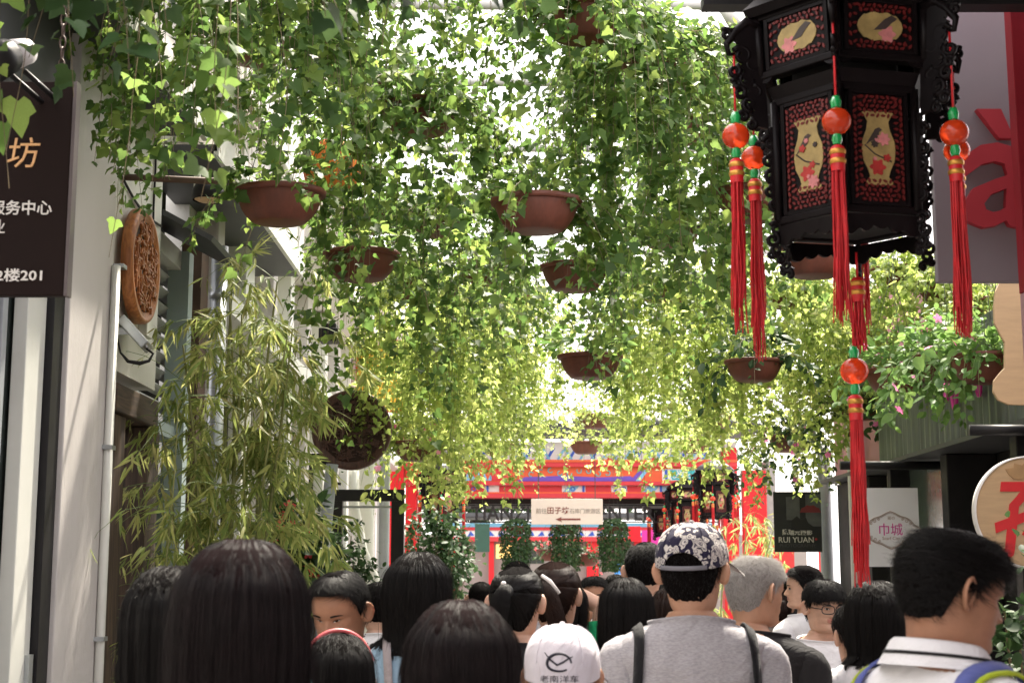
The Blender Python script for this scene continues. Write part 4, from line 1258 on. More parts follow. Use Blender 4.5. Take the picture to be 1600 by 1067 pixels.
# ---------------------------------------------------------------- palace lantern
LY = 4.2
LCX = W(1328, 300, LY)[0]
def lz(py): return W(1328, py, 4.0)[2]
ROT = R(-108)
lt = thing('palace_lantern', 'large black hexagonal palace lantern with painted panels and red tassels hanging close by', 'lantern', (LCX, LY, lz(400)), 'palace lanterns')
def vert(k, r): a = ROT + k * PI / 3; return Vector((LCX + r * math.cos(a), LY + r * math.sin(a), 0))
def bar(b, p, q, w, d=None):
    p, q = Vector(p), Vector(q); b.tube([p, q], w * 0.72, 4)
def tier(z0, z1, r, r_top, post, kind, idx):
    b = MB()
    for k in range(6):
        a0, a1 = vert(k, r), vert(k, r_top)
        b = MB(); b.tube([(a0.x, a0.y, z0), (a1.x, a1.y, z1)], post, 8); b.build('corner_post', M_black, lt)
    for (z, rr, hh) in ((z0, r, 0.022), (z1, r_top, 0.022)):
        b = MB()
        V = [vert(k, rr * 1.03) + Vector((0, 0, z - hh / 2)) for k in range(6)] + [vert(k, rr * 1.03) + Vector((0, 0, z + hh / 2)) for k in range(6)] + [vert(k, rr * 0.86) + Vector((0, 0, z + hh / 2)) for k in range(6)] + [vert(k, rr * 0.86) + Vector((0, 0, z - hh / 2)) for k in range(6)]
        F = []
        for k in range(6):
            j = (k + 1) % 6
            F += [(k, j, j + 6, k + 6), (k + 6, j + 6, j + 12, k + 12), (k + 12, j + 12, j + 18, k + 18), (k + 18, j + 18, j, k)]
        b.add(V, F); b.build('rail', M_black, lt, bevel=0.004)
    rg = random.Random(idx)
    for k in range(6):
        p, q = vert(k, r * 0.985), vert(k + 1, r * 0.985)
        pt, qt = vert(k, r_top * 0.985), vert(k + 1, r_top * 0.985)
        mid = (p + q) / 2; midt = (pt + qt) / 2
        t = (q - p).normalized()
        n = Vector((t.y, -t.x, 0))
        if n.dot(mid - Vector((LCX, LY, 0))) < 0: n = -n
        H = z1 - z0; hw = (q - p).length / 2
        def fn(v):          # (u, depth, s): u across -1..1 of half width in metres, s height
            s = (v[2]) / H
            m = mid.lerp(midt, s)
            P = m + t * v[0] + n * (-v[1]); return (P.x, P.y, z0 + v[2])
        pw = hw - 0.026
        b = MB(); b.prism([(-pw, 0.014), (pw, 0.014), (pw, H - 0.014), (-pw, H - 0.014)], 0.0, 0.012, 0, fn); pnl = b.build('panel', M_black, lt)
        b = MB()
        for u in (-1, 1): b.prism([(u * pw - 0.006, 0.012), (u * pw + 0.006, 0.012), (u * pw + 0.006, H - 0.012), (u * pw - 0.006, H - 0.012)], -0.008, 0.0, 0, fn)
        for s in (0.016, H - 0.016): b.prism([(-pw + 0.007, s - 0.005), (pw - 0.007, s - 0.005), (pw - 0.007, s + 0.005), (-pw + 0.007, s + 0.005)], -0.008, 0.0, 0, fn)
        b.build('bead_moulding', M_black, pnl)
        # red fret pieces round the border
        b = MB()
        def piece(u, s, a, l, w):
            c_, s_ = math.cos(a), math.sin(a)
            pts = [(-l, 0), (-l * .4, w), (l * .4, w * .8), (l, 0), (l * .4, -w), (-l * .4, -w * .8)]
            b.prism([(u + x * c_ - y * s_, s + x * s_ + y * c_) for x, y in pts], -0.005, 0.0005, 0, fn)
        iw, ih = pw - 0.022, H / 2 - 0.034
        nv = 17 if kind == 'tall' else 5
        for i in range(nv):
            s = H / 2 + (i - (nv - 1) / 2) * (2 * ih / max(nv - 1, 1)) * (0.98)
            for u in (-1, 1):
                piece(u * (iw + 0.008), s, PI / 2 + rg.uniform(-.7, .7), 0.0085, 0.0042)
                piece(u * (iw - 0.007), s + 0.006, rg.uniform(-.9, .9), 0.0075, 0.0038)
        nh = 7 if kind == 'tall' else 9
        rows = (0, 1, 2, 3, 4) if kind == 'tall' else (0, 1)
        for rr in rows:
            for i in range(nh):
                u = (i - (nh - 1) / 2) * (2 * iw / nh) * 0.9
                for s in (0.028 + 0.0135 * rr, H - 0.028 - 0.0135 * rr): piece(u + (rr % 2) * 0.008, s, rg.uniform(-.5, .5) + (PI / 2 if (i + rr) % 2 else 0), 0.008, 0.004)
        b.build('red_fret', M_carvred, pnl)
        if kind == 'tall':
            hh = H * 0.30; ww = pw * 0.60
            prof = [(0.80, 1.0), (0.95, 0.97), (0.80, 0.88), (0.62, 0.72), (0.70, 0.5), (0.95, 0.2), (1.0, -0.05), (0.92, -0.35), (0.66, -0.6), (0.55, -0.78), (0.8, -0.92), (0.75, -1.0)]
            pts = [(ww * x, H / 2 + hh * z) for x, z in prof] + [(-ww * x, H / 2 + hh * z) for x, z in reversed(prof)]
        else:
            hh = H * 0.26; ww = pw * 0.66
            pts = [(ww * math.cos(a) * (1 - 0.10 * abs(math.sin(3 * a))), H / 2 + hh * (abs(math.sin(a)) ** 0.55) * (1 if math.sin(a) >= 0 else -1) * (1 - 0.16 * abs(math.sin(5 * a)))) for a in [2 * PI * i / 36 for i in range(36)]]
        b = MB(); b.prism(pts, -0.003, 0.0005, 0, fn); b.build('painted_picture', M_cream, pnl)
        def blob(m, u, s, r_, petals, name, d):
            b = MB()
            for ring_ in range(2):
                rr_ = r_ * (1 - 0.45 * ring_)
                b.prism([(u + rr_ * (1 + 0.22 * math.cos(petals * a)) * math.cos(a), s + rr_ * (1 + 0.22 * math.cos(petals * a)) * math.sin(a)) for a in [2 * PI * i / 28 for i in range(28)]], -d - 0.0006 * ring_ - 0.0004, -0.0028, 0, fn)
            b.build(name, m, pnl)
        if kind == 'tall':
            fl_ = rg.choice((-1, 1))
            blob(M_petalr, -fl_ * ww * 0.1, H / 2 - hh * 0.52, ww * 0.42, 6, 'painted_flower', 0.0040)
            blob(M_petalp, fl_ * ww * 0.30, H / 2 - hh * (0.78 if k % 2 else -0.25), ww * 0.34, 7, 'painted_flower', 0.0052)
            for q in range(5):
                blob((M_petalr, M_petalp, M_bird)[q % 3], rg.uniform(-.5, .5) * ww, H / 2 + hh * rg.uniform(-.8, .45), ww * rg.uniform(.10, .2), 5 + q % 3, 'painted_flower', 0.0056 + 0.0004 * q)
            b = MB()
            bx, bs = -fl_ * ww * 0.25, H / 2 + hh * 0.35
            b.prism([(bx + fl_ * x * ww, bs + z * ww) for x, z in ((-.55, -.6), (-.1, .1), (.05, .35), (.28, .45), (.48, .32), (.30, .18), (.25, -.1), (.0, -.3), (-.2, -.35))], -0.0046, -0.0028, 0, fn)
            b.tube([fn((bx - 0.03 * fl_, -0.004, bs - 0.03)), fn((bx, -0.004, bs - 0.055)), fn((bx + 0.05 * fl_, -0.004, bs - 0.075))], 0.0022, 4)
            b.build('painted_bird', M_bird, pnl)
        else:
            blob(M_petalp, rg.choice((-.4, .3)) * ww, H / 2 - hh * 0.45, hh * 0.5, 6, 'painted_flower', 0.004)
            b = MB(); bx, bs = rg.choice((-.2, .3)) * ww, H / 2 + hh * 0.25
            b.prism([(bx + x * hh, bs + z * hh) for x, z in ((-.9, -.5), (-.2, .2), (.3, .5), (.7, .3), (.3, .0), (-.1, -.4))], -0.0046, -0.0028, 0, fn); b.build('painted_bird', M_bird, pnl)
z_a, z_b = lz(326), lz(136)
tier(z_a, z_b, 0.224, 0.228, 0.014, 'tall', 1)
z_c, z_d = lz(94), lz(2)
tier(z_c, z_d, 0.266, 0.276, 0.014, 'wide', 2)
# neck between the tiers, bottom apron, inner core
def hexband(name, z0, r0, z1, r1, zig=0, amp=0.0, th=0.012):
    b = MB()
    for k in range(6):
        p0, q0, p1, q1 = vert(k, r0), vert(k + 1, r0), vert(k, r1), vert(k + 1, r1)
        n = max(2, zig)
        top, bot = [], []
        for i in range(n + 1):
            s = i / n
            P = p1.lerp(q1, s); Q = p0.lerp(q0, s)
            z = z0 + amp * 0.8 * (1 - abs(math.sin(PI * s * 5))) + amp * 1.6 * (1 - abs(2 * s - 1)) ** 0.6
            top.append(Vector((P.x, P.y, z1))); bot.append(Vector((Q.x, Q.y, z)))
        c0 = Vector((LCX, LY, 0))
        inn = lambda v: Vector((LCX + (v.x - LCX) * (1 - th / r0), LY + (v.y - LY) * (1 - th / r0), v.z))
        for i in range(n):
            b.add([bot[i], bot[i + 1], top[i + 1], top[i], inn(bot[i]), inn(bot[i + 1]), inn(top[i + 1]), inn(top[i])], [(0, 1, 2, 3), (5, 4, 7, 6), (0, 4, 5, 1), (3, 2, 6, 7)])
    return b.build(name, M_black, lt)
hexband('neck_band', lz(134), 0.230, lz(112), 0.250)
hexband('apron', lz(372), 0.224, lz(334), 0.228, 28, 0.018)
hexband('crown_apron', lz(114), 0.270, lz(97), 0.268, 24, 0.022)
b = MB(); b.lathe([(0.001, lz(330)), (0.17, lz(330)), (0.17, lz(10)), (0.001, lz(10))], (LCX, LY, 0), 6, rot=ROT); b.build('inner_core', M_interior, lt)
b = MB(); b.lathe([(0.30, lz(2)), (0.32, lz(-10)), (0.26, lz(-40)), (0.16, lz(-70)), (0.05, lz(-90)), (0.03, lz(-110)), (0.001, lz(-112))], (LCX, LY, 0), 6, rot=ROT, smooth=False); b.build('roof', M_black, lt)
b = MB(); b.tube([(LCX, LY, lz(-110)), (LCX, LY, 3.6)], 0.008, 6); b.build('hanging_rod', M_dark, lt)
# carved scroll brackets at the corners (flat fretwork in radial planes)
def spiral(b, k, cr, cz, r0, a0, turns, w, r1=0.25):
    a = ROT + k * PI / 3
    pts = []
    n = int(12 * turns)
    for i in range(n + 1):
        s = i / n
        rr = r0 * (1 - (1 - r1) * s); q = a0 + 2 * PI * turns * s
        rho = cr + rr * math.cos(q)
        pts.append((LCX + rho * math.cos(a), LY + rho * math.sin(a), cz + rr * math.sin(q)))
    b.tube(pts, [w * (1 - 0.35 * i / n) for i in range(n + 1)], 6)
for k in range(6):
    rg = random.Random(40 + k)
    b = MB()
    a = ROT + k * PI / 3
    zt = lz(40)
    # arm reaching out to the tassel hook
    arm = [(0.27, lz(15)), (0.31, lz(8)), (0.345, lz(25)), (0.372, lz(45)), (0.365, lz(62)), (0.348, lz(60))]
    b.tube([(LCX + r_ * math.cos(a), LY + r_ * math.sin(a), z_) for r_, z_ in arm], [0.016, 0.015, 0.013, 0.011, 0.008, 0.006], 6)
    for (cr, cpy, r0, a0, tn) in ((0.325, 62, 0.030, 0.5, 1.4), (0.350, 88, 0.022, 2.0, 1.3), (0.315, 100, 0.026, 3.5, 1.4), (0.335, 122, 0.022, 1.0, 1.3), (0.305, 140, 0.024, 4.2, 1.4), (0.325, 160, 0.017, 0.2, 1.2), (0.295, 75, 0.024, 2.6, 1.3), (0.372, 30, 0.016, 1.0, 1.3), (0.300, 172, 0.015, 1.2, 1.2), (0.345, 108, 0.015, 0.4, 1.2), (0.288, 120, 0.020, 0.9, 1.2)):
        spiral(b, k, cr, lz(cpy), r0 * rg.uniform(0.9, 1.12), a0 + rg.uniform(-.4, .4), tn, 0.0095)
    b.build('corner_bracket', M_black, lt)
    def plate(pts, name):
        t_ = Vector((-math.sin(a), math.cos(a), 0)) * 0.007
        P1 = [Vector((LCX + r_ * math.cos(a), LY + r_ * math.sin(a), lz(py_))) for r_, py_ in pts]
        n_ = len(P1)
        bb = MB(); bb.add([p_ - t_ for p_ in P1] + [p_ + t_ for p_ in P1], [tuple(range(n_)), tuple(range(2 * n_ - 1, n_ - 1, -1))] + [(i_, i_ + n_, (i_ + 1) % n_ + n_, (i_ + 1) % n_) for i_ in range(n_)])
        bb.build(name, M_black, lt)
    edge = [(0.345 - 0.0009 * (py_ - 40) * 0.45 + 0.010 * math.sin(py_ * 0.42 + k), py_) for py_ in range(20, 176, 5)]
    plate([(0.264, 12)] + edge + [(0.25, 178)], 'bracket_plate')
    edge = [(0.247 + 0.007 * math.sin(py_ * 0.5 + k), py_) for py_ in range(176, 306, 6)]
    plate([(0.216, 176)] + edge + [(0.216, 306)], 'bracket_plate')
    b = MB()
    for (cr, cpy, r0, a0, tn) in ((0.247, 200, 0.022, 0.3, 1.4), (0.253, 228, 0.020, 2.0, 1.3), (0.243, 252, 0.022, 3.8, 1.3), (0.251, 278, 0.018, 1.2, 1.3), (0.239, 300, 0.016, 4.0, 1.2), (0.237, 180, 0.016, 2.5, 1.2)):
        spiral(b, k, cr, lz(cpy), r0, a0 + rg.uniform(-.4, .4), tn, 0.008)
    b.build('side_fret', M_black, lt)
    b = MB()
    for (cr, cpy, r0, a0, tn) in ((0.234, 338, 0.020, 0.3, 1.3), (0.246, 356, 0.022, 2.0, 1.3), (0.234, 372, 0.020, 3.8, 1.2), (0.252, 380, 0.013, 1.2, 1.1), (0.224, 388, 0.012, 1.2, 1.1)):
        spiral(b, k, cr, lz(cpy), r0, a0 + rg.uniform(-.4, .4), tn, 0.008)
    b.build('foot_fret', M_black, lt)

def tassel(p, string_top, ln, strands=46, rb=0.040, seed=0, bead=True, w=0.024):
    """p = centre of the bead"""
    rg = random.Random(seed)
    p = Vector(p)
    zc = p.z - (rb + 0.026 if bead else 0)
    b = MB()
    for i in range(strands):
        a = rg.uniform(0, 2 * PI); r_ = w * math.sqrt(rg.random()); L_ = ln * rg.choice((1, 1, 1, .9)) * rg.uniform(0.80, 1.06)
        x0, y0 = 0.7 * r_ * math.cos(a), 0.7 * r_ * math.sin(a)
        pts = []
        ph = rg.uniform(0, 6)
        for j in range(8):
            s = j / 7
            sp = 1 + 0.35 * s
            wv = 0.0055 * math.sin(7 * s + ph) * s
            pts.append((p.x + x0 * sp + wv, p.y + y0 * sp + wv, zc - 0.05 - L_ * s))
        b.tube(pts, 0.0024, 3, cap=False)
    ts = b.build('tassel', M_tassel, lt)
    b = MB(); b.lathe([(0.001, 0.0), (0.012, -0.002), (0.020, -0.01), (0.020, -0.055), (w * 0.8, -0.075)], (p.x, p.y, zc), 12); b.build('cap', M_tassel, ts)
    b = MB()
    for dz_ in (-0.014, -0.040): b.lathe([(0.0205, dz_), (0.023, dz_ - 0.004), (0.023, dz_ - 0.010), (0.0205, dz_ - 0.014)], (p.x, p.y, zc), 14)
    b.build('band', M_brass, ts)
    if bead:
        b = MB(); b.sphere(p, rb, 24, 14, 0, (1, 1, 0.95)); b.build('bead', M_bead, ts)
        b = MB(); b.lathe([(0.001, rb + 0.034), (0.010, rb + 0.031), (0.016, rb + 0.016), (0.013, rb - 0.002)], p, 10); b.build('green_bead', M_gbead, ts)
        b = MB(); b.lathe([(0.012, -rb + 0.003), (0.015, -rb - 0.012), (0.011, -rb - 0.025)], p, 10); b.build('green_bead', M_gbead, ts)
    b = MB(); b.tube([(p.x, p.y, p.z + (rb if bead else 0)), (p.x, p.y, string_top)], 0.0035, 6); b.build('string', M_tassel, ts)
RT = 0.350
for k, py in ((0, 190), (1, 208), (2, 236), (3, 240), (4, 247), (5, 213)):
    v = vert(k, RT)
    z = 1.6 + (HORIZON - py) / FPX * v.y * 1.0
    z = W(1300, py, v.y)[2]
    tassel((v.x, v.y, z), lz(58), 0.44 if k != 4 else 0.50, seed=60 + k)
# long pendant below the middle
tassel((LCX + 0.012, LY, lz(410)), lz(370), 0.17, 40, bead=False, seed=71, w=0.020)
pc = W(1335, 580, LY)
tassel((pc.x, pc.y, pc.z), lz(430), 0.47, 60, 0.041, 72)

# smaller-looking copies far down the alley
for (px, py, Y, lab) in ((1119, 818, 21.5, 'black palace lantern hanging before the right red gate pillar'), (1040, 845, 27.5, 'black palace lantern partly hidden behind the floral cap'), (690, 822, 20.5, 'black palace lantern half hidden by leaves left of the gate opening'), (1072, 836, 24.4, 'black palace lantern hanging just inside the gate, beside the brighter one')):
    dup(lt, W(px, py, Y), lab, 'palace lanterns', rz=R(random.Random(px).uniform(0, 60)))

# orange paper lantern glimpsed through the ivy
c = W(520, 262, 9.0)
ol = thing('paper_lantern', 'round orange paper lantern glimpsed through the ivy above the left pots', 'lantern', c)
b = MB(); b.lathe([(0.05, 0.17), (0.11, 0.15), (0.17, 0.08), (0.19, 0.0), (0.17, -0.08), (0.11, -0.15), (0.05, -0.17)], c, 24); b.build('shade', mat('orange_paper', (0.80, 0.22, 0.03), 0.7, 0.25, 12), ol)
b = MB()
for i in range(12):
    a = 2 * PI * i / 12
    b.tube([(c[0] + r_ * 1.01 * math.cos(a), c[1] + r_ * 1.01 * math.sin(a), c[2] + z_) for r_, z_ in ((0.05, 0.17), (0.11, 0.15), (0.17, 0.08), (0.19, 0.0), (0.17, -0.08), (0.11, -0.15), (0.05, -0.17))], 0.004, 4)
b.build('rib', mat('red_rib', (0.6, 0.03, 0.01), 0.6), ol)
b = MB(); b.tube([(c[0], c[1], c[2] + 0.17), (c[0], c[1], BEAM_Z)], 0.004, 5); b.build('string', M_wire, ol)
# ---------------------------------------------------------------- people
NC = 64
_phi = -PI + 2 * PI * np.arange(NC) / NC
TH = _phi - 0.35 * np.sin(_phi)            # more columns across the face; 0 = straight ahead (+Y)

def curve(tab):
    xs = np.array([t[0] for t in tab], float); ys = np.array([t[1] for t in tab], float)
    d = np.gradient(ys, xs)
    for i in range(1, len(xs) - 1):
        s0 = (ys[i] - ys[i - 1]) / (xs[i] - xs[i - 1]); s1 = (ys[i + 1] - ys[i]) / (xs[i + 1] - xs[i])
        d[i] = 0 if s0 * s1 <= 0 else 2 * s0 * s1 / (s0 + s1)
    def f(x):
        x = np.clip(np.asarray(x, float), xs[0], xs[-1])
        i = np.clip(np.searchsorted(xs, x) - 1, 0, len(xs) - 2)
        h = xs[i + 1] - xs[i]; t = (x - xs[i]) / h
        return (2 * t**3 - 3 * t**2 + 1) * ys[i] + (t**3 - 2 * t**2 + t) * h * d[i] + (-2 * t**3 + 3 * t**2) * ys[i + 1] + (t**3 - t**2) * h * d[i + 1]
    return f
# head profiles as fractions of head height, u = 0 chin .. 1 crown
HF = curve([(0, .33), (.03, .40), (.08, .435), (.14, .425), (.18, .41), (.22, .425), (.27, .43), (.31, .417), (.38, .42), (.45, .42), (.50, .412), (.56, .432), (.62, .442), (.70, .432), (.78, .40), (.86, .335), (.92, .262), (.965, .175), (.99, .09), (1, 0.0)])
HB = curve([(0, .30), (.1, .315), (.2, .345), (.3, .39), (.45, .45), (.6, .475), (.7, .465), (.8, .415), (.88, .335), (.94, .235), (.975, .15), (.993, .075), (1, 0.0)])
HS = curve([(0, .24), (.05, .275), (.12, .295), (.2, .315), (.35, .338), (.5, .350), (.6, .358), (.7, .352), (.8, .315), (.88, .255), (.94, .178), (.975, .112), (.993, .055), (1, 0.0)])
# torso: half width, depth front, depth back, by height for a 1.72 m figure
TA = curve([(.78, .165), (.90, .172), (1.05, .142), (1.20, .158), (1.30, .172), (1.36, .186), (1.395, .186), (1.425, .162), (1.445, .122), (1.462, .088), (1.48, .066), (1.50, .058), (1.60, .056)])
TF = curve([(.78, .10), (.90, .105), (1.05, .10), (1.22, .118), (1.32, .105), (1.38, .085), (1.42, .066), (1.45, .056), (1.48, .050), (1.50, .050), (1.60, .052)])
TB = curve([(.78, .12), (.90, .125), (1.05, .10), (1.22, .108), (1.34, .112), (1.40, .100), (1.43, .088), (1.455, .076), (1.48, .068), (1.50, .066), (1.60, .066)])
SA = curve([(.74, .190), (.90, .186), (1.05, .176), (1.20, .178), (1.30, .186), (1.36, .199), (1.395, .199), (1.425, .176), (1.445, .135), (1.462, .098), (1.478, .078), (1.49, .070)])
SF = curve([(.74, .135), (.90, .135), (1.05, .132), (1.22, .134), (1.32, .120), (1.38, .099), (1.42, .080), (1.45, .066), (1.478, .060), (1.49, .058)])
SB = curve([(.74, .140), (.90, .145), (1.05, .128), (1.22, .128), (1.34, .127), (1.40, .114), (1.43, .101), (1.455, .087), (1.478, .077), (1.49, .074)])

def ringr(th, a, f, bk, p=2.3):
    s, c = np.abs(np.sin(th)), np.abs(np.cos(th))
    d = np.where(np.cos(th) >= 0, f, bk)
    return 1.0 / np.maximum(((s / np.maximum(a, 1e-5)) ** p + (c / np.maximum(d, 1e-5)) ** p) ** (1 / p), 1e-6)

def head_r(th, u, hh, female=False):
    th = np.asarray(th, float); u = np.asarray(u, float)
    r = ringr(th, HS(u), HF(u), HB(u), 2.15)
    g = lambda x, s: np.exp(-(x / s) ** 2)
    nz = np.interp(u, [.29, .32, .345, .37, .41, .46, .51, .55], [0, .45, .95, 1.0, .78, .50, .22, 0])
    wn = np.interp(u, [.30, .36, .46, .54], [.19, .17, .105, .10])
    r = r + 0.100 * nz * g(th, wn)
    r = r + 0.022 * g(np.abs(th) - .17, .07) * g(u - .345, .03)
    r = r - 0.040 * g(np.abs(th) - .36, .17) * g(u - .490, .045)
    r = r + 0.016 * g(np.abs(th) - .36, .12) * g(u - .487, .022)
    r = r + 0.014 * g(np.abs(th) - .34, .25) * g(u - .565, .03)
    r = r + 0.016 * g(np.abs(th) - .75, .25) * g(u - .41, .07)
    r = r + 0.020 * g(th, .20) * (g(u - .268, .014) + 1.1 * g(u - .222, .016))
    r = r - 0.020 * g(th, .24) * g(u - .245, .007)
    r = r + 0.014 * g(th, .22) * g(u - .08, .05)
    return r * hh

def sstep(x):
    x = np.clip(x, 0, 1); return x * x * (3 - 2 * x)

class Fig:
    pass

def make_pose(zc, hyaw, hpitch, hroll=0.0):
    piv = np.array([0, -0.012, zc + 0.015])
    def pose(P, full=False, soft=0.08):
        P = np.asarray(P, float)
        w = np.ones(P.shape[:-1]) if full else sstep((P[..., 2] - (zc - soft)) / soft)
        q = P - piv
        a = -hpitch * w
        y = q[..., 1] * np.cos(a) - q[..., 2] * np.sin(a); z = q[..., 1] * np.sin(a) + q[..., 2] * np.cos(a)
        x = q[..., 0]
        if hroll:
            c = hroll * w
            x, z = x * np.cos(c) + z * np.sin(c), -x * np.sin(c) + z * np.cos(c)
        b = -hyaw * w
        x2 = x * np.cos(b) - y * np.sin(b); y2 = x * np.sin(b) + y * np.cos(b)
        return np.stack([x2, y2, z], -1) + piv
    return pose

def grid_faces(nr, ncol, closed=True):
    F = []
    m = ncol if closed else ncol - 1
    for i in range(nr - 1):
        for j in range(m):
            k = (j + 1) % ncol
            F.append((i * ncol + j, i * ncol + k, (i + 1) * ncol + k, (i + 1) * ncol + j))
    return F

def loft(path, rad, angs, flat=None, start=None):
    """rings of points along a path at given angles; rad per ring; flat squeezes the second axis"""
    path = [np.array(p, float) for p in path]
    m = len(path)
    t0 = path[1] - path[0]; t0 /= np.linalg.norm(t0)
    a = np.array(start if start is not None else (0, 1.0, 0)); a = a - t0 * a.dot(t0); a /= np.linalg.norm(a)
    out = []
    for i in range(m):
        t = path[min(i + 1, m - 1)] - path[max(i - 1, 0)]; t /= np.linalg.norm(t)
        a = a - t * a.dot(t); a /= np.linalg.norm(a)
        b = np.cross(t, a)
        f = flat[i] if flat is not None else 1.0
        out.append(path[i] + rad[i] * (np.cos(angs)[:, None] * a + f * np.sin(angs)[:, None] * b))
    return out

def subdiv_path(path, rad, n, flat=None):
    path = np.array(path, float); rad = np.array(rad, float)
    t = np.linspace(0, 1, len(path)); tt = np.linspace(0, 1, n)
    f = [curve(list(zip(t, path[:, k]))) for k in range(3)]
    P = np.stack([g(tt) for g in f], 1)
    R_ = curve(list(zip(t, rad)))(tt)
    if flat is None: return P, R_
    return P, R_, curve(list(zip(t, flat)))(tt)

def body_mesh(sp):
    hh, zc, bw = sp.hh, sp.zc, sp.bw
    V = []; F = []
    zs = list(np.linspace(.80, 1.28, 15)) + list(np.linspace(1.30, 1.405, 8)) + list(np.linspace(1.415, zc - 0.004, 12))
    for z in zs:
        # below the chin height scale torso neck to end at zc
        zz = z if z < 1.40 else 1.40 + (z - 1.40) * (0.095 / (zc - 1.40))
        r = ringr(TH, TA(zz) * bw, TF(zz), TB(zz), 2.3 if z < 1.44 else 2.0)
        sh = -0.008 * sstep((z - 1.40) / 0.06)
        V.append(np.stack([r * np.sin(TH), r * np.cos(TH) + sh, np.full(NC, z)], 1))
    us = np.concatenate([[0.0], np.linspace(.02, .58, 34), np.linspace(.62, .94, 10), [.96, .978, .99, .997]])
    for u in us:
        r = head_r(TH, np.full(NC, u), hh)
        V.append(np.stack([r * np.sin(TH), r * np.cos(TH), np.full(NC, zc + u * hh)], 1))
    nt, nr = len(zs), len(V)
    V = np.concatenate(V)
    V = sp.pose(V)
    V = [tuple(p) for p in V]
    faces = grid_faces(nr, NC)
    # crown cap
    top = [(nr - 1) * NC + j for j in range(NC)]
    c = np.mean([V[i] for i in top], 0); V.append(tuple(c)); ci = len(V) - 1
    F = []
    mi = []
    drop = set()
    i0 = 15; i1 = 22          # shoulder rings
    holes = {}
    for sg in (1, -1):
        j = int(np.argmin(np.abs(TH - sg * PI / 2)))
        cols = [(j + d) % NC for d in range(-4, 5)]
        if sg > 0: cols = cols
        for i in range(i0, i1):
            for k in cols[:-1]: drop.add((i, k))
        loop = [i0 * NC + k for k in cols] + [i * NC + cols[-1] for i in range(i0 + 1, i1 + 1)] + [i1 * NC + k for k in reversed(cols[:-1])] + [i * NC + cols[0] for i in range(i1 - 1, i0, -1)]
        holes[sg] = loop
    for i in range(nr - 1):
        u0 = us[i - nt] if i >= nt else -1
        for j in range(NC):
            if (i, j) in drop: continue
            k = (j + 1) % NC
            F.append((i * NC + j, (i + 1) * NC + j, (i + 1) * NC + k, i * NC + k))
            tm = TH[j]
            lip = 0.196 < u0 < 0.292 and abs(tm) < 0.30 * (1 - abs((u0 - .245) / .06) ** 2) ** 0.5 if abs((u0 - .245) / .06) < 1 else False
            mi.append(1 if lip else 0)
    for j in range(NC):
        F.append((top[j], ci, top[(j + 1) % NC])); mi.append(0)
    def limb(loop, path, rad, flat, start):
        path = np.array(path)
        P = np.array([V[i] for i in loop])
        t = path[1] - path[0]; t /= np.linalg.norm(t)
        a = np.array(start, float); a -= t * a.dot(t); a /= np.linalg.norm(a); b = np.cross(t, a)
        c = P.mean(0)
        ang = np.arctan2((P - c) @ b, (P - c) @ a)
        ang = np.unwrap(ang)
        if abs(abs(ang[-1] - ang[0]) - 2 * PI) > PI * 0.9:
            ang = ang[0] + np.linspace(0, 2 * PI, len(loop), endpoint=False) * np.sign(ang[-1] - ang[0])
        rings = loft(path, rad, ang, flat, start)
        prev = loop
        n = len(loop)
        for rg_ in rings:
            o = len(V)
            V.extend(map(tuple, rg_))
            cur = [o + k for k in range(n)]
            for k in range(n):
                k2 = (k + 1) % n
                F.append((prev[k], prev[k2], cur[k2], cur[k])); mi.append(0)
            prev = cur
        V.append(tuple(np.mean([V[i] for i in prev], 0))); e = len(V) - 1
        for k in range(n): F.append((prev[k], prev[(k + 1) % n], e)); mi.append(0)
    def hand(wr, dirv, palm_n, sc=1.0):
        d = np.array(dirv, float); d /= np.linalg.norm(d)
        nn = np.array(palm_n, float); nn -= d * nn.dot(d); nn /= np.linalg.norm(nn)
        s = np.cross(d, nn)
        A8 = np.arange(7) * 2 * PI / 7
        def fing(base, dr, L_, r_, curl):
            q = [base]; dv = dr.copy()
            for seg, c_ in zip((.44, .32, .26), (0.35, 1.0, 0.8)):
                ca = curl * c_
                dv = dv * math.cos(ca) + nn * math.sin(ca); dv /= np.linalg.norm(dv)
                q.append(q[-1] + dv * L_ * seg)
            P_, R_ = subdiv_path(q, [r_, r_ * .95, r_ * .85, r_ * .6], 9)
            rings = loft(P_, R_, A8, None, s)
            o = len(V)
            for rg_ in rings: V.extend(map(tuple, rg_))
            for f in grid_faces(len(rings), 7): F.append(tuple(o + x for x in f)); mi.append(0)
            V.append(tuple(P_[-1] + dv * r_ * 0.5)); e = len(V) - 1
            for k in range(7): F.append((o + 8 * 7 + k, o + 8 * 7 + (k + 1) % 7, e)); mi.append(0)
        for k, (off, L_) in enumerate(((-.030, .072), (-.010, .080), (.011, .075), (.030, .058))):
            fing(np.array(wr) + d * 0.078 + s * off, d + s * off * 2.2, L_, 0.0082, 0.28)
        fing(np.array(wr) + d * 0.022 - s * 0.030 + nn * 0.006, d * 0.65 - s * 0.7 + nn * 0.25, 0.066, 0.0095, 0.2)
    for sg in (1, -1):
        arm = sp.arms.get(sg)
        if arm is None:
            arm = [(0.178 * bw, 0, 1.352), (0.232 * bw, -0.03, 1.08), (0.235 * bw, 0.06, 0.85), (0, 0.25, -0.95), (-1, 0.1, 0)]
        S, E_, Wp, hd, pn = [np.array(x, float) for x in arm]
        if sg < 0:
            for x in (S, E_, Wp, hd, pn): x[0] *= -1
        hd = hd / np.linalg.norm(hd)
        pth = [S + (E_ - S) * 0.10, S * .6 + E_ * .4, E_, E_ * .62 + Wp * .38, Wp, Wp + hd * 0.03, Wp + hd * 0.085]
        P_, R_, Fl = subdiv_path(pth, [.054, .047, .040, .040, .027, .036, .036], 20, [1, 1, 1, 1, .8, .42, .36])
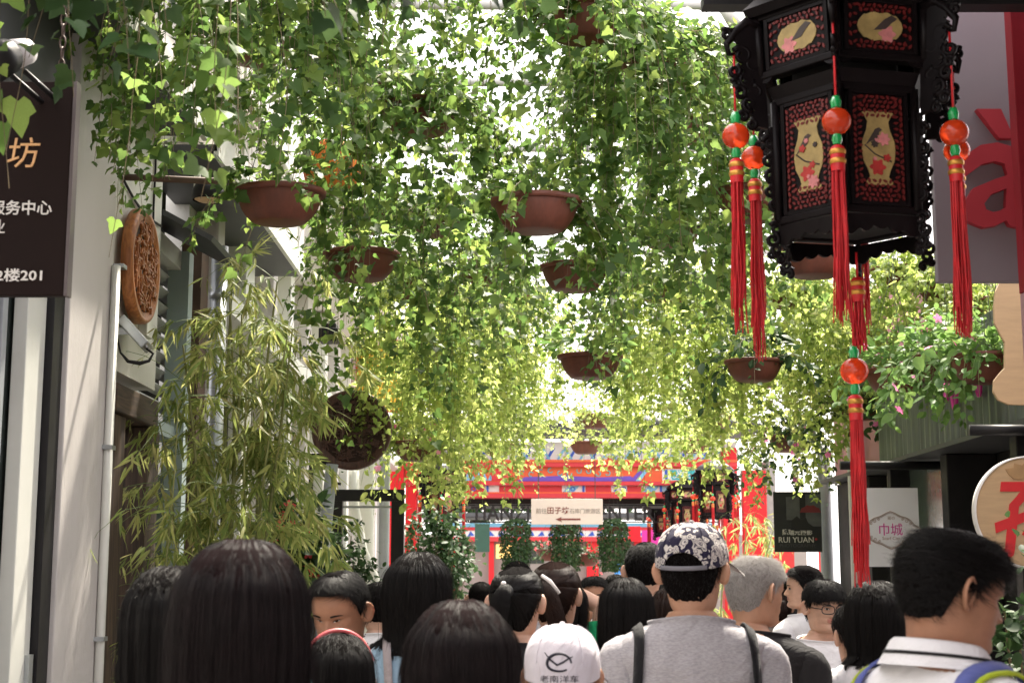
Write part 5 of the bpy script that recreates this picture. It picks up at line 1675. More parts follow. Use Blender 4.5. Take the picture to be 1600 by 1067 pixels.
        stt = np.cross(hd, pn)
        limb(holes[sg], P_, R_, Fl, stt)
        hand(Wp + hd * 0.0, hd, pn)
    # legs
    j0 = int(np.argmin(np.abs(TH))); jb = 0
    fr, bk = np.array(V[j0]), np.array(V[jb])
    chain = []
    for s in np.linspace(0, 1, 7)[1:-1]:
        p = fr * (1 - s) + bk * s; p[2] = .80 - 0.03 * math.sin(PI * s); V.append(tuple(p)); chain.append(len(V) - 1)
    right = [k for k in range(j0, NC)] + [jb]
    left = [jb] + [k for k in range(1, j0 + 1)]
    for sg, idx in ((1, right), (-1, left)):
        loop = idx + (chain[::-1] if sg > 0 else chain)
        x = 0.088 * sg * bw
        pth = [(x, -0.005, .74), (x * 1.05, 0.0, .60), (x * 1.08, .008, .46), (x * 1.1, -.012, .28), (x * 1.12, -.022, .09), (x * 1.15, .03, .045), (x * 1.25, .12, .03), (x * 1.28, .19, .022)]
        P_, R_, Fl = subdiv_path(pth, [.088, .074, .056, .054, .037, .040, .040, .020], 22, [1, 1, 1, 1, 1, .9, .6, .6])
        limb(loop, P_, R_, Fl, (0, 1, 0))
    # ears, set into the side of the head
    for sg in (1, -1):
        nr_, na = 6, 14
        o = len(V)
        base_u = 0.475
        r0 = float(head_r(np.array([sg * 1.66]), np.array([base_u]), hh)[0])
        c0 = np.array([sg * (r0 * math.sin(1.66) - 0.004), r0 * math.cos(1.66), zc + base_u * hh])
        pts = []
        for i in range(nr_ + 1):
            rho = [0, .35, .62, .84, 1.0, 0.98, 0.7][i]
            hgt = [.006, .004, .010, .019, .015, .006, -.004][i]
            for k in range(na):
                q = 2 * PI * k / na
                yy = rho * math.cos(q) * .0175 * (1.0 if math.sin(q) > 0 else 0.82)
                zz = rho * math.sin(q) * .032
                out = hgt + 0.006 + (-yy) * 0.85
                pts.append(c0 + np.array([sg * out, yy, zz]) * sp.es)
        pts = sp.pose(np.array(pts), True)
        V.extend(map(tuple, pts))
        for f in grid_faces(nr_ + 1, na):
            g_ = tuple(o + x for x in f)
            F.append(g_ if sg > 0 else g_[::-1]); mi.append(0)
    return V, F, mi

_skin = {}
def skinmat(tone):
    cols = {'light': (0.56, 0.34, 0.245), 'mid': (0.46, 0.255, 0.165), 'tan': (0.36, 0.18, 0.11)}
    c = cols[tone]
    if tone not in _skin:
        m = mat('skin_' + tone, c, 0.5, 0.15, 14, bump=0.12, bscale=140, spec=0.35, dirt=0.25, dirtcol=(c[0] * .8, c[1] * .62, c[2] * .6))
        b = m.node_tree.nodes['Principled BSDF']
        b.inputs['Subsurface Weight'].default_value = 0.12
        b.inputs['Subsurface Radius'].default_value = (0.012, 0.005, 0.003)
        b.inputs['Subsurface Scale'].default_value = 1.0
        _skin[tone] = (m, mat('lip_' + tone, (c[0] * .82, c[1] * .55, c[2] * .58), 0.4, 0.06, 30))
    return _skin[tone]

def clothmat(name, col, var=0.06, kind=None, rough=0.85, scale=3.0):
    if name in _mats: return _mats[name]
    m, nt, b = newmat(name)
    L = nt.links.new; N = nt.nodes.new
    tc = N('ShaderNodeTexCoord')
    nz = N('ShaderNodeTexNoise'); nz.inputs['Scale'].default_value = 90 if kind == 'melange' else 14; nz.inputs['Detail'].default_value = 4
    mp = N('ShaderNodeMapping'); mp.inputs['Scale'].default_value = (1, 1, 3) if kind == 'melange' else (1, 1, 1)
    L(tc.outputs['Object'], mp.inputs[0]); L(mp.outputs[0], nz.inputs['Vector'])
    rp = N('ShaderNodeValToRGB')
    c = np.array(col)
    rp.color_ramp.elements[0].position = .35; rp.color_ramp.elements[1].position = .65
    rp.color_ramp.elements[0].color = (*(c * (1 - var)), 1); rp.color_ramp.elements[1].color = (*np.clip(c * (1 + var), 0, 1), 1)
    L(nz.outputs[0], rp.inputs[0]); out = rp.outputs[0]
    def ramp(fac, stops, const=False):
        r = N('ShaderNodeValToRGB')
        if const: r.color_ramp.interpolation = 'CONSTANT'
        while len(r.color_ramp.elements) < len(stops): r.color_ramp.elements.new(.5)
        for i, (p, cc) in enumerate(stops): r.color_ramp.elements[i].position = p; r.color_ramp.elements[i].color = (*cc, 1)
        L(fac, r.inputs[0]); return r.outputs[0]
    if kind == 'stripes':
        sx = N('ShaderNodeSeparateXYZ'); L(tc.outputs['Object'], sx.inputs[0])
        mt = N('ShaderNodeMath'); mt.operation = 'MULTIPLY'; mt.inputs[1].default_value = 46.0; L(sx.outputs[2], mt.inputs[0])
        fr_ = N('ShaderNodeMath'); fr_.operation = 'FRACT'; L(mt.outputs[0], fr_.inputs[0])
        out = ramp(fr_.outputs[0], [(0, (0.72, 0.72, 0.74)), (.58, (0.02, 0.02, 0.025))], True)
    if kind in ('spots', 'floral'):
        vo = N('ShaderNodeTexVoronoi'); vo.inputs['Scale'].default_value = 17 if kind == 'spots' else 34
        n2 = N('ShaderNodeTexNoise'); n2.inputs['Scale'].default_value = 20; L(tc.outputs['Object'], n2.inputs['Vector'])
        mx = N('ShaderNodeMix'); mx.data_type = 'RGBA'; mx.blend_type = 'LINEAR_LIGHT'; mx.inputs[0].default_value = 0.06 if kind == 'spots' else 0.045
        L(tc.outputs['Object'], mx.inputs[6]); L(n2.outputs['Color'], mx.inputs[7]); L(mx.outputs[2], vo.inputs['Vector'])
        if kind == 'spots':
            out = ramp(vo.outputs['Distance'], [(0, (0.015, 0.015, 0.018)), (.30, (0.74, 0.73, 0.74))], True)
        else:
            # petal rings inside each cell on a dark navy ground
            w = N('ShaderNodeMath'); w.operation = 'MULTIPLY'; w.inputs[1].default_value = 26.0; L(vo.outputs['Distance'], w.inputs[0])
            n3 = N('ShaderNodeTexNoise'); n3.inputs['Scale'].default_value = 60; n3.inputs['Detail'].default_value = 3; L(tc.outputs['Object'], n3.inputs['Vector'])
            ml = N('ShaderNodeMath'); ml.operation = 'MULTIPLY_ADD'; ml.inputs[1].default_value = 9.0; L(n3.outputs[0], ml.inputs[0]); L(w.outputs[0], ml.inputs[2])
            sn = N('ShaderNodeMath'); sn.operation = 'SINE'; L(ml.outputs[0], sn.inputs[0])
            lines_ = ramp(sn.outputs[0], [(0.0, (0.58, 0.54, 0.50)), (.75, (0.08, 0.07, 0.10))], False)
            lines_.node.color_ramp.elements[0].position = 0.35
            edge = N('ShaderNodeMath'); edge.operation = 'MULTIPLY_ADD'; edge.inputs[1].default_value = 0.5; L(n3.outputs[0], edge.inputs[0]); L(vo.outputs['Distance'], edge.inputs[2])
            mk = ramp(edge.outputs[0], [(0, (0, 0, 0)), (.80, (1, 1, 1))], True)
            m2 = N('ShaderNodeMix'); m2.data_type = 'RGBA'; L(mk, m2.inputs[0]); L(lines_, m2.inputs[6]); m2.inputs[7].default_value = (0.018, 0.015, 0.04, 1)
            out = m2.outputs[2]
    L(out, b.inputs['Base Color'])
    b.inputs['Roughness'].default_value = rough
    b.inputs['Specular IOR Level'].default_value = 0.2
    b.inputs['Sheen Weight'].default_value = 0.08
    n4 = N('ShaderNodeTexNoise'); n4.inputs['Scale'].default_value = 7; n4.inputs['Detail'].default_value = 5; n4.inputs['Distortion'].default_value = 1.5
    L(tc.outputs['Object'], n4.inputs['Vector'])
    n5 = N('ShaderNodeTexNoise'); n5.inputs['Scale'].default_value = 320; L(tc.outputs['Object'], n5.inputs['Vector'])
    ad = N('ShaderNodeMath'); ad.operation = 'MULTIPLY_ADD'; ad.inputs[1].default_value = 0.06; L(n5.outputs[0], ad.inputs[0]); L(n4.outputs[0], ad.inputs[2])
    bp = N('ShaderNodeBump'); bp.inputs['Strength'].default_value = 0.6; bp.inputs['Distance'].default_value = 0.03
    L(ad.outputs[0], bp.inputs['Height']); L(bp.outputs[0], b.inputs['Normal'])
    _mats[name] = m
    return m

def hairmat(kind):
    cols = {'black': (0.0055, 0.0045, 0.0045), 'wine': (0.0085, 0.0048, 0.0052), 'brown': (0.022, 0.011, 0.008), 'grey': (0.40, 0.38, 0.36), 'greyd': (0.16, 0.145, 0.135)}
    n = 'hair_' + kind
    if n in _mats: return _mats[n]
    m = mat(n, cols[kind], 0.46, 0.12 if kind.startswith('grey') else 0.35, 25, spec=0.22)
    return m

def shellmat(kind):
    n = 'hair_under_' + kind
    if n not in _mats:
        hairmat(kind)
        c = {'black': (0.0055, 0.0045, 0.0045), 'wine': (0.011, 0.006, 0.0065), 'brown': (0.018, 0.009, 0.007), 'grey': (0.26, 0.245, 0.235), 'greyd': (0.1, 0.1, 0.1)}[kind]
        mat(n, c, 0.9, 0.3, 60, bump=0.5, bscale=300, spec=0.04)
    return _mats[n]

def strands(name, P, rad, m, parent, taper=0.35):
    """P (n, k, 3) -> hair curves"""
    n, k = P.shape[:2]
    hc = bpy.data.hair_curves.new(name)
    hc.add_curves([k] * n)
    hc.attributes['position'].data.foreach_set('vector', P.astype(np.float32).ravel())
    a = hc.attributes.get('radius') or hc.attributes.new('radius', 'FLOAT', 'POINT')
    r = np.tile(rad * np.linspace(1, taper, k), n).astype(np.float32)
    a.data.foreach_set('value', r)
    hc.materials.append(m)
    o = bpy.data.objects.new(name, hc)
    COL.objects.link(o); o.parent = parent
    return o

def hairline(th, sp):
    a = np.abs(th)
    return np.interp(a, [0, .45, .85, 1.15, 1.38, 1.50, 1.62, 1.85, 2.1, 2.5, PI], [sp.hl, sp.hl - .01, sp.hl - .07, .66, .50, .42, .58, .50, .25, sp.nape, sp.nape])

def hair_short(sp, root, rng):
    hh, zc, T = sp.hh, sp.zc, sp.T
    nr = 18
    V = []
    ths = np.linspace(-PI, PI, 72, endpoint=False)
    uh = hairline(ths, sp)
    for i in range(nr):
        s = i / (nr - 1)
        u = 0.997 + (uh - 0.997) * s ** 0.85
        t = T * (0.30 + 0.70 * sstep((u - uh) / 0.20)) * np.where(np.abs(ths) > 1.3, np.interp(u, [.1, .35, .7], [0.35, .65, 1.0]), 1.0) * (1 if i < nr - 1 else 0.1)
        if sp.flat: t = t * (1 + 0.5 * sstep((u - .75) / .2))
        r = head_r(ths, u, hh) + t
        V.append(np.stack([r * np.sin(ths), r * np.cos(ths), zc + u * hh + t * 0.9 * sstep((u - .7) / .3)], 1))
    V = sp.pose(np.concatenate(V), True)
    V = V + rng.normal(0, 0.0012, V.shape)
    F = [f[::-1] for f in grid_faces(nr, 72)]
    top = V[:72].mean(0); V = np.concatenate([V, top[None]])
    o = npmesh_mixed('hair', V, F + [(k, (k + 1) % 72, len(V) - 1) for k in range(72)], shellmat(sp.hair), root)
    n = sp.ns
    th = rng.uniform(-PI, PI, n)
    uhh = hairline(th, sp)
    u = uhh + (0.995 - uhh) * rng.random(n) ** 0.8
    k = 5
    P = np.zeros((n, k, 3))
    L_ = sp.L * rng.uniform(0.6, 1.15, n) / hh
    L_ = L_ * np.interp(u, [.1, .4, .7], [.45, .7, 1])
    swirl = rng.normal(0, sp.mess, n) + sp.sweep
    lift = np.abs(rng.normal(0, 1, n)) * sp.lift
    for q in range(k):
        s = q / (k - 1)
        uu = np.clip(u - L_ * s * 0.75 * (1 - 0.25 * s), np.minimum(uhh - 0.05, u), 1)
        uu = np.clip(uu, 0.03, 0.997)
        tt = th + swirl * s * L_ / np.maximum(np.sin(np.clip((1 - u) * 2.2, .25, 1.5)), .3)
        rr = head_r(tt, uu, hh)
        off = T * np.interp(uu, [.1, .35, .7], [.35, .65, 1.0]) * 0.92 + lift * s * s + 0.001
        P[:, q] = np.stack([(rr + off) * np.sin(tt), (rr + off) * np.cos(tt), zc + uu * hh + off * 0.9 * sstep((uu - .7) / .3) + lift * s * 0.5], 1)
    P = sp.pose(P, True)
    strands('hair_strands', P, sp.sr, hairmat(sp.hair), o)
    if sp.hair == 'grey':
        pass
    return o

def npmesh_mixed(name, V, F, m, parent, smooth=True):
    me = bpy.data.meshes.new(name)
    me.from_pydata([tuple(map(float, v)) for v in V], [], [tuple(map(int, f)) for f in F])
    for x in (m if isinstance(m, (list, tuple)) else [m]): me.materials.append(x)
    me.polygons.foreach_set('use_smooth', [smooth] * len(F))
    o = bpy.data.objects.new(name, me); COL.objects.link(o); o.parent = parent
    return o

def curtain_r(sp, th, z):
    """radius of the long hair surface below the widest part of the head"""
    hh, zc = sp.hh, sp.zc
    u0 = 0.56
    r0 = head_r(th, np.full_like(th, u0), hh) + sp.T
    zw = zc + u0 * hh
    d = np.clip((zw - z), 0, 1)
    r = r0 * (1 - 0.10 * sstep(d / 0.16)) + sp.flare * d
    zz = np.clip(z, .8, 1.49)
    tor = ringr(th, SA(zz) * sp.bw, SF(zz), SB(zz), 2.2) + 0.012
    back = sstep((np.abs(th) - 1.7) / 0.6)
    lim = np.where(z < 1.47, np.minimum(tor, 0.125 + 0.06 * back), 0)
    return np.maximum(r, lim)

def hair_long(sp, root, rng):
    hh, zc, T = sp.hh, sp.zc, sp.T
    tf = sp.open
    o = hair_short(sp, root, rng)
    # curtain
    nth, nz_ = 56, 26
    ths = np.concatenate([np.linspace(tf, PI, nth // 2), np.linspace(-PI, -tf, nth // 2)[1:]])
    ths = np.linspace(tf, 2 * PI - tf, nth)
    ths = np.where(ths > PI, ths - 2 * PI, ths)
    V = []
    zt = zc + 0.94 * hh
    for i in range(nz_):
        s = i / (nz_ - 1)
        tip = sp.tip + sp.tipcurve * (1 - np.cos(ths)) * -0.5 + 0.0
        z = zt + (tip - zt) * s
        u = np.clip((z - zc) / hh, 0.0, 0.997)
        up = head_r(ths, u, hh) + T * (0.9 + 0.3 * sstep((u - .8) / .2))
        dn = curtain_r(sp, ths, z)
        w = sstep((zc + 0.62 * hh - z) / (0.10 * hh))
        r = up * (1 - w) + dn * w
        r = r + 0.003 * np.sin(ths * 17 + 3 * sp.seed) * sstep((zc + .6 * hh - z) / .1)
        V.append(np.stack([r * np.sin(ths), r * np.cos(ths), z + 0.0 * ths], 1))
    V = np.concatenate(V)
    V = sp.pose(V, False, 0.25)
    c = npmesh_mixed('hair_length', V, grid_faces(nz_, nth, False), shellmat(sp.hair), o)
    n = sp.nl
    k = 18
    side = rng.uniform(tf - 0.12, 2 * PI - tf + 0.12, n)
    th_end = np.where(side > PI, side - 2 * PI, side)
    clump = np.round(th_end * 26) / 26
    th_end2 = th_end * 0.5 + clump * 0.5 + rng.normal(0, 0.02, n)
    u_st = rng.uniform(0.80, 0.995, n)
    tip = sp.tip + sp.tipcurve * (1 - np.cos(th_end)) * -0.5 + np.abs(rng.normal(0, 0.022, n)) - 0.006
    P = np.zeros((n, k, 3))
    zst = zc + u_st * hh
    lock = np.round((th_end + 4) * 9).astype(int)
    lk = rng.normal(0, 1, lock.max() + 2)
    lk2 = rng.normal(0, 1, lock.max() + 2)
    depth = rng.normal(0.002, 0.0022, n) + 0.0032 * lk[lock]
    tip = tip + 0.012 * lk2[lock]
    fly = rng.random(n) < 0.035
    depth = depth + np.where(fly, np.abs(rng.normal(0.006, 0.006, n)), 0)
    th_end2 = th_end2 + np.where(fly, rng.normal(0, 0.10, n), 0) + 0.018 * lk2[lock]
    for q in range(k):
        s = q / (k - 1)
        e = s ** 1.15
        z = zst + (tip - zst) * e
        u = np.clip((z - zc) / hh, 0.0, 0.997)
        t_ = th_end2 * s + th_end * (1 - s)
        up = head_r(t_, u, hh) + T * (0.9 + 0.3 * sstep((u - .8) / .2))
        dn = curtain_r(sp, t_, z)
        w = sstep((zc + 0.62 * hh - z) / (0.10 * hh))
        r = up * (1 - w) + dn * w + depth * (0.35 + 0.65 * min(1, s * 2.2)) + 0.002
        P[:, q] = np.stack([r * np.sin(t_), r * np.cos(t_), z], 1)
    P = sp.pose(P, False, 0.25)
    strands('hair_strands', P, sp.sr, hairmat(sp.hair), c, 0.6)
    return o

def hair_tail(sp, root, rng):
    hh, zc, T = sp.hh, sp.zc, sp.T
    save = (sp.ns, sp.nape); sp.ns = 10; sp.nape = .06
    o = hair_short(sp, root, rng)
    n, k = sp.nl, 8
    ut = sp.tie
    th = rng.uniform(-PI, PI, n)
    uhh = hairline(th, sp)
    u = np.maximum(uhh + 0.02, uhh + (0.97 - uhh) * rng.random(n) * 0.9)
    P = np.zeros((n, k, 3))
    sgn = np.sign(th); sgn[sgn == 0] = 1
    for q in range(k):
        s = q / (k - 1)
        tt = th + (sgn * PI - th) * s ** 1.2
        uu = u + (ut - u) * s + 0.10 * math.sin(PI * s) * (u > .6)
        uu = np.clip(uu, .05, .995)
        rr = head_r(tt, uu, hh) + T * 0.95 + 0.0015 + 0.004 * s
        P[:, q] = np.stack([rr * np.sin(tt), rr * np.cos(tt), zc + uu * hh + T * 0.9 * sstep((uu - .7) / .3)], 1)
    strands('hair_strands', sp.pose(P, True), sp.sr, hairmat(sp.hair), o, 0.8)
    rb = float(head_r(np.array([PI]), np.array([ut]), hh)[0])
    base = np.array([0, -rb - T, zc + ut * hh])
    ln = sp.tail
    path = [base + np.array([0, 0.02, 0.0]), base + np.array([0, -0.03, 0.008]), base + np.array([sp.tailx * .3, -0.055, -0.05]), base + np.array([sp.tailx * .7, -0.050, -ln * .6]), base + np.array([sp.tailx, -0.035, -ln])]
    Pm, Rm = subdiv_path(path, [.014, .020, .032, .030, .006], 16)
    rings = loft(Pm, Rm, np.arange(12) * 2 * PI / 12, None, (1, 0, 0))
    V = sp.pose(np.concatenate(rings), True)
    tl = npmesh_mixed('ponytail', V, grid_faces(16, 12), shellmat(sp.hair), o)
    m = sp.nl // 2
    a = rng.uniform(0, 2 * PI, m); rr = np.sqrt(rng.random(m)) * 0.35 + 0.72
    Q = np.zeros((m, 16, 3))
    for i in range(16):
        R8 = np.stack(rings)[i]
        c = Pm[i]
        f = a / (2 * PI) * 12; i0 = f.astype(int) % 12; fr = (f - f.astype(int))[:, None]
        e = R8[i0] * (1 - fr) + R8[(i0 + 1) % 12] * fr
        Q[:, i] = c + (e - c) * rr[:, None] + rng.normal(0, 0.001, (m, 3))
    strands('hair_strands', sp.pose(Q, True), sp.sr, hairmat(sp.hair), tl, 0.6)
    b = MB()
    cpos = sp.pose(base[None] + np.array([[0, -0.012, 0.004]]), True)[0]
    b.lathe([(0.018, -0.012), (0.024, -0.006), (0.024, 0.006), (0.018, 0.012)], cpos, 14, axis='y'); b.build('hair_tie', M_letterk, o, world=False)
    sp.tiepos = cpos
    sp.ns, sp.nape = save
    return o

def shirt_pt(sp, th, z, inf=0.0):
    th = np.asarray(th, float); z = np.asarray(z, float)
    r = ringr(th, SA(z) * sp.bw, SF(z), SB(z), 2.3) + inf
    sh = -0.008 * sstep((z - 1.40) / 0.06)
    return np.stack([r * np.sin(th), r * np.cos(th) + sh, z], -1)

def shirt(sp, root, m, rng, sleeve=0.42, neck=(1.437, 1.468), hem=0.76, inf=0.0, extra=None):
    nr = 40
    V = []
    for i in range(nr):
        s = i / (nr - 1)
        nk = neck[0] + (neck[1] - neck[0]) * (1 - np.cos(TH)) / 2
        z = hem + (nk - hem) * s
        P = shirt_pt(sp, TH, z, inf)
        fold = 0.007 * np.sin(TH * 7 + z * 11 + sp.seed) * (1 - sstep((z - 1.15) / 0.25)) + 0.004 * np.sin(TH * 9 + z * 38 + sp.seed * 2) * (np.abs(np.sin(TH)) ** 2) * (1 - sstep((z - 1.36) / 0.08))
        fold = fold + (0.0032 * np.sin(z * 70 + 2.4 * np.sin(TH * 2 + sp.seed) + sp.seed) + 0.0028 * np.sin(TH * 11 + z * 28 + 3 * np.sin(z * 9 + sp.seed))) * sstep((1.425 - z) / 0.05) * (0.35 + 0.65 * np.abs(np.sin(TH + 0.4)))
        P[:, 0] += fold * np.sin(TH); P[:, 1] += fold * np.cos(TH)
        V.append(P)
    # ribbed neckline band: roll inward
    last = V[-1]
    nrm = np.stack([np.sin(TH), np.cos(TH), 0 * TH], 1)
    V.append(last + nrm * 0.004 + np.array([0, 0, 0.004])); V.append(last + nrm * 0.003 + np.array([0, 0, 0.010])); V.append(last - nrm * 0.006 + np.array([0, 0, 0.006]))
    n1 = len(V)
    VV = np.concatenate(V)
    F = [f for f in grid_faces(n1, NC)]
    F = [f[::-1] for f in F]
    VV = list(map(tuple, VV))
    for sg in (1, -1):
        arm = sp.arms.get(sg) or [(0.178 * sp.bw, 0, 1.352), (0.232 * sp.bw, -0.03, 1.08), (0.235 * sp.bw, 0.06, 0.85)]
        S, E_, Wp = [np.array(x, float) for x in arm[:3]]
        if sg < 0:
            for x in (S, E_, Wp): x[0] *= -1
        d = E_ - S
        inner = S - np.array([sg * 0.06, 0, -0.012])
        tot = sleeve * 2
        pth = [inner, S + d * 0.02 + np.array([0, 0, 0.004]), S + d * 0.3, S + d * min(tot, 0.98)]
        rad = [.070, .070, .064, .060]
        if sleeve > 0.5:
            pth += [E_ * .6 + Wp * .4, E_ * .1 + Wp * .9]; rad = [.068, .068, .060, .053, .048, .036]
        P_, R_ = subdiv_path(pth, rad, 16 if sleeve <= .5 else 26)
        A = np.arange(20) * 2 * PI / 20
        rings = loft(P_, R_, A, None, (0, 1, 0))
        for i, rg_ in enumerate(rings):
            c = P_[i]
            wv = 1 + 0.03 * np.sin(A * 3 + i * 0.9 + sp.seed) * min(1, i / 5)
            rings[i] = c + (rg_ - c) * wv[:, None]
        rings.append(P_[-1] + (rings[-1] - P_[-1]) * 0.93)
        o = len(VV)
        for rg_ in rings: VV.extend(map(tuple, rg_))
        F += [tuple(o + x for x in f) for f in grid_faces(len(rings), 20)]
    ob = npmesh_mixed('shirt', VV, F, m, root)
    return ob

def trousers(sp, root, m):
    V = []; 
    zs = np.linspace(.78, 1.0, 8)
    V = [np.stack([(ringr(TH, TA(z) * sp.bw, TF(z), TB(z)) + .008) * np.sin(TH), (ringr(TH, TA(z) * sp.bw, TF(z), TB(z)) + .008) * np.cos(TH), np.full(NC, z)], 1) for z in zs]
    VV = list(map(tuple, np.concatenate(V))); F = [f[::-1] for f in grid_faces(8, NC)]
    F.append(tuple(range(NC)))
    for sg in (1, -1):
        x = 0.088 * sg * sp.bw
        P_, R_ = subdiv_path([(x * .95, -.005, .84), (x, -.005, .74), (x * 1.06, .004, .46), (x * 1.1, -.015, .25), (x * 1.12, -.02, .09)], [.098, .104, .082, .072, .068], 18)
        rings = loft(P_, R_, np.arange(20) * 2 * PI / 20, None, (0, 1, 0))
        o = len(VV)
        for rg_ in rings: VV.extend(map(tuple, rg_))
        F += [tuple(o + q for q in f) for f in grid_faces(len(rings), 20)]
    npmesh_mixed('trousers', VV, F, m, root)
    for sg in (1, -1):
        x = 0.088 * sg * sp.bw * 1.2
        b = MB(); b.lathe([(0.001, 0.0), (.05, 0.0), (.052, .025), (.046, .05), (.036, .075), (.03, .09)], (x, -0.02, 0.0), 16); b.lathe([(0.001, 0), (.052, 0), (.054, .02), (.046, .045), (.02, .062), (0.001, .065)], (x, 0.10, 0.0), 16, 0, 0.95, 1.9)
        b.build('shoe', clothmat('dark_shoe', (0.04, 0.04, 0.045)), root, world=False)

def eyes(sp, root):
    hh, zc = sp.hh, sp.zc
    mw = mat('eye_white', (0.62, 0.57, 0.53), 0.25); mk = mat('dark_iris', (0.015, 0.010, 0.008), 0.15)
    hm = hairmat('black' if sp.hair == 'grey' and False else ('greyd' if sp.hair == 'grey' else 'black'))
    def S(th, u, off): 
        r = float(head_r(np.array([th]), np.array([u]), hh)[0]) + off
        return sp.pose(np.array([[r * math.sin(th), r * math.cos(th), zc + u * hh]]), True)[0]
    for sg in (1, -1):
        b = MB()
        c, hw, hu = 0.345, 0.135, 0.024 * sp.eye
        n = 12
        def patch(fu, fl, off, mi, t0=-1, t1=1):
            top = []; bot = []
            for i in range(n + 1):
                t = t0 + (t1 - t0) * i / n
                th = sg * (c + hw * t); tilt = 0.008 * t
                top.append(S(th, .492 + tilt + fu(t), off)); bot.append(S(th, .492 + tilt + fl(t), off))
            o = top + bot[::-1]
            F = [(i, i + 1, 2 * n + 1 - i - 1, 2 * n + 1 - i) for i in range(n)]
            b.add(o, F, mi, True)
        al = lambda t: hu * max(0, 1 - t * t) ** 0.6
        patch(lambda t: al(t), lambda t: -0.7 * al(t), 0.0016, 0)
        patch(lambda t: min(al(t), hu * max(0, 1 - (t / .42) ** 2) ** .5 * 1.3), lambda t: max(-0.7 * al(t), -hu * max(0, 1 - (t / .42) ** 2) ** .5 * 1.3), 0.0026, 1, -.42, .42)
        patch(lambda t: al(t) + 0.009, lambda t: al(t) - 0.003, 0.0034, 1)
        b.build('eye', [mw, mk], root, world=False)
        b = MB()
        top = []; bot = []
        for i in range(9):
            t = i / 8
            th = sg * (0.17 + 0.42 * t); u = .575 + 0.020 * math.sin(PI * t * .8) - 0.012 * t
            w = 0.014 * (1 - 0.75 * t ** 2)
            top.append(S(th, u + w, 0.003)); bot.append(S(th, u - w, 0.003))
        b.add(top + bot[::-1], [(i, i + 1, 16 - i, 17 - i) for i in range(8)], 0, True)
        b.build('eyebrow', hm, root, world=False)

def strap(sp, root, m, x0, w=0.035, zb=0.95, zf=1.05, off=0.010, name='strap', xb=None, th=0.006):
    """band over the shoulder at x0 following the shirt, from the back up and down the front"""
    pts = []
    n = 22
    ax = abs(x0)
    ztop = 1.30
    for z in np.linspace(1.30, 1.47, 200):
        if SA(z) * sp.bw > ax + 0.004: ztop = z
    def Y_(x, z, bk):
        a = float(SA(z)) * sp.bw; d = float(SB(z) if bk else SF(z))
        q = max(0.0, 1 - (min(abs(x) / a, 1.0)) ** 2.3) ** (1 / 2.3)
        return (-1 if bk else 1) * d * q
    for i in range(n):
        z = zb + (ztop - zb) * (1 - (1 - i / (n - 1)) ** 1.6)
        x = x0 if xb is None else x0 + (xb - x0) * ((ztop - z) / (ztop - zb)) ** 1.0
        pts.append((x, Y_(x, z, True), z))
    for i in range(n):
        z = ztop - (ztop - zf) * (i / (n - 1)) ** 1.6
        pts.append((x0, Y_(x0, z, False), z))
    P = np.array(pts)
    # smooth
    for _ in range(3): P[1:-1] = (P[:-2] + 2 * P[1:-1] + P[2:]) / 4
    t = unit(np.gradient(P, axis=0))
    out = unit(np.stack([P[:, 0] * 0.6, P[:, 1] * 1.0, np.where(P[:, 2] > 1.36, 0.12, 0.0)], 1))
    out = unit(out - t * (out * t).sum(1, keepdims=True))
    s = np.cross(t, out)
    P = P + out * off
    V = []; 
    for i in range(len(P)):
        V += [P[i] - s[i] * w / 2, P[i] + s[i] * w / 2, P[i] + s[i] * w / 2 + out[i] * th, P[i] - s[i] * w / 2 + out[i] * th]
    F = []
    for i in range(len(P) - 1):
        for k in range(4):
            F.append((4 * i + k, 4 * i + (k + 1) % 4, 4 * i + 4 + (k + 1) % 4, 4 * i + 4 + k))
    return npmesh_mixed(name, V, F, m, root)

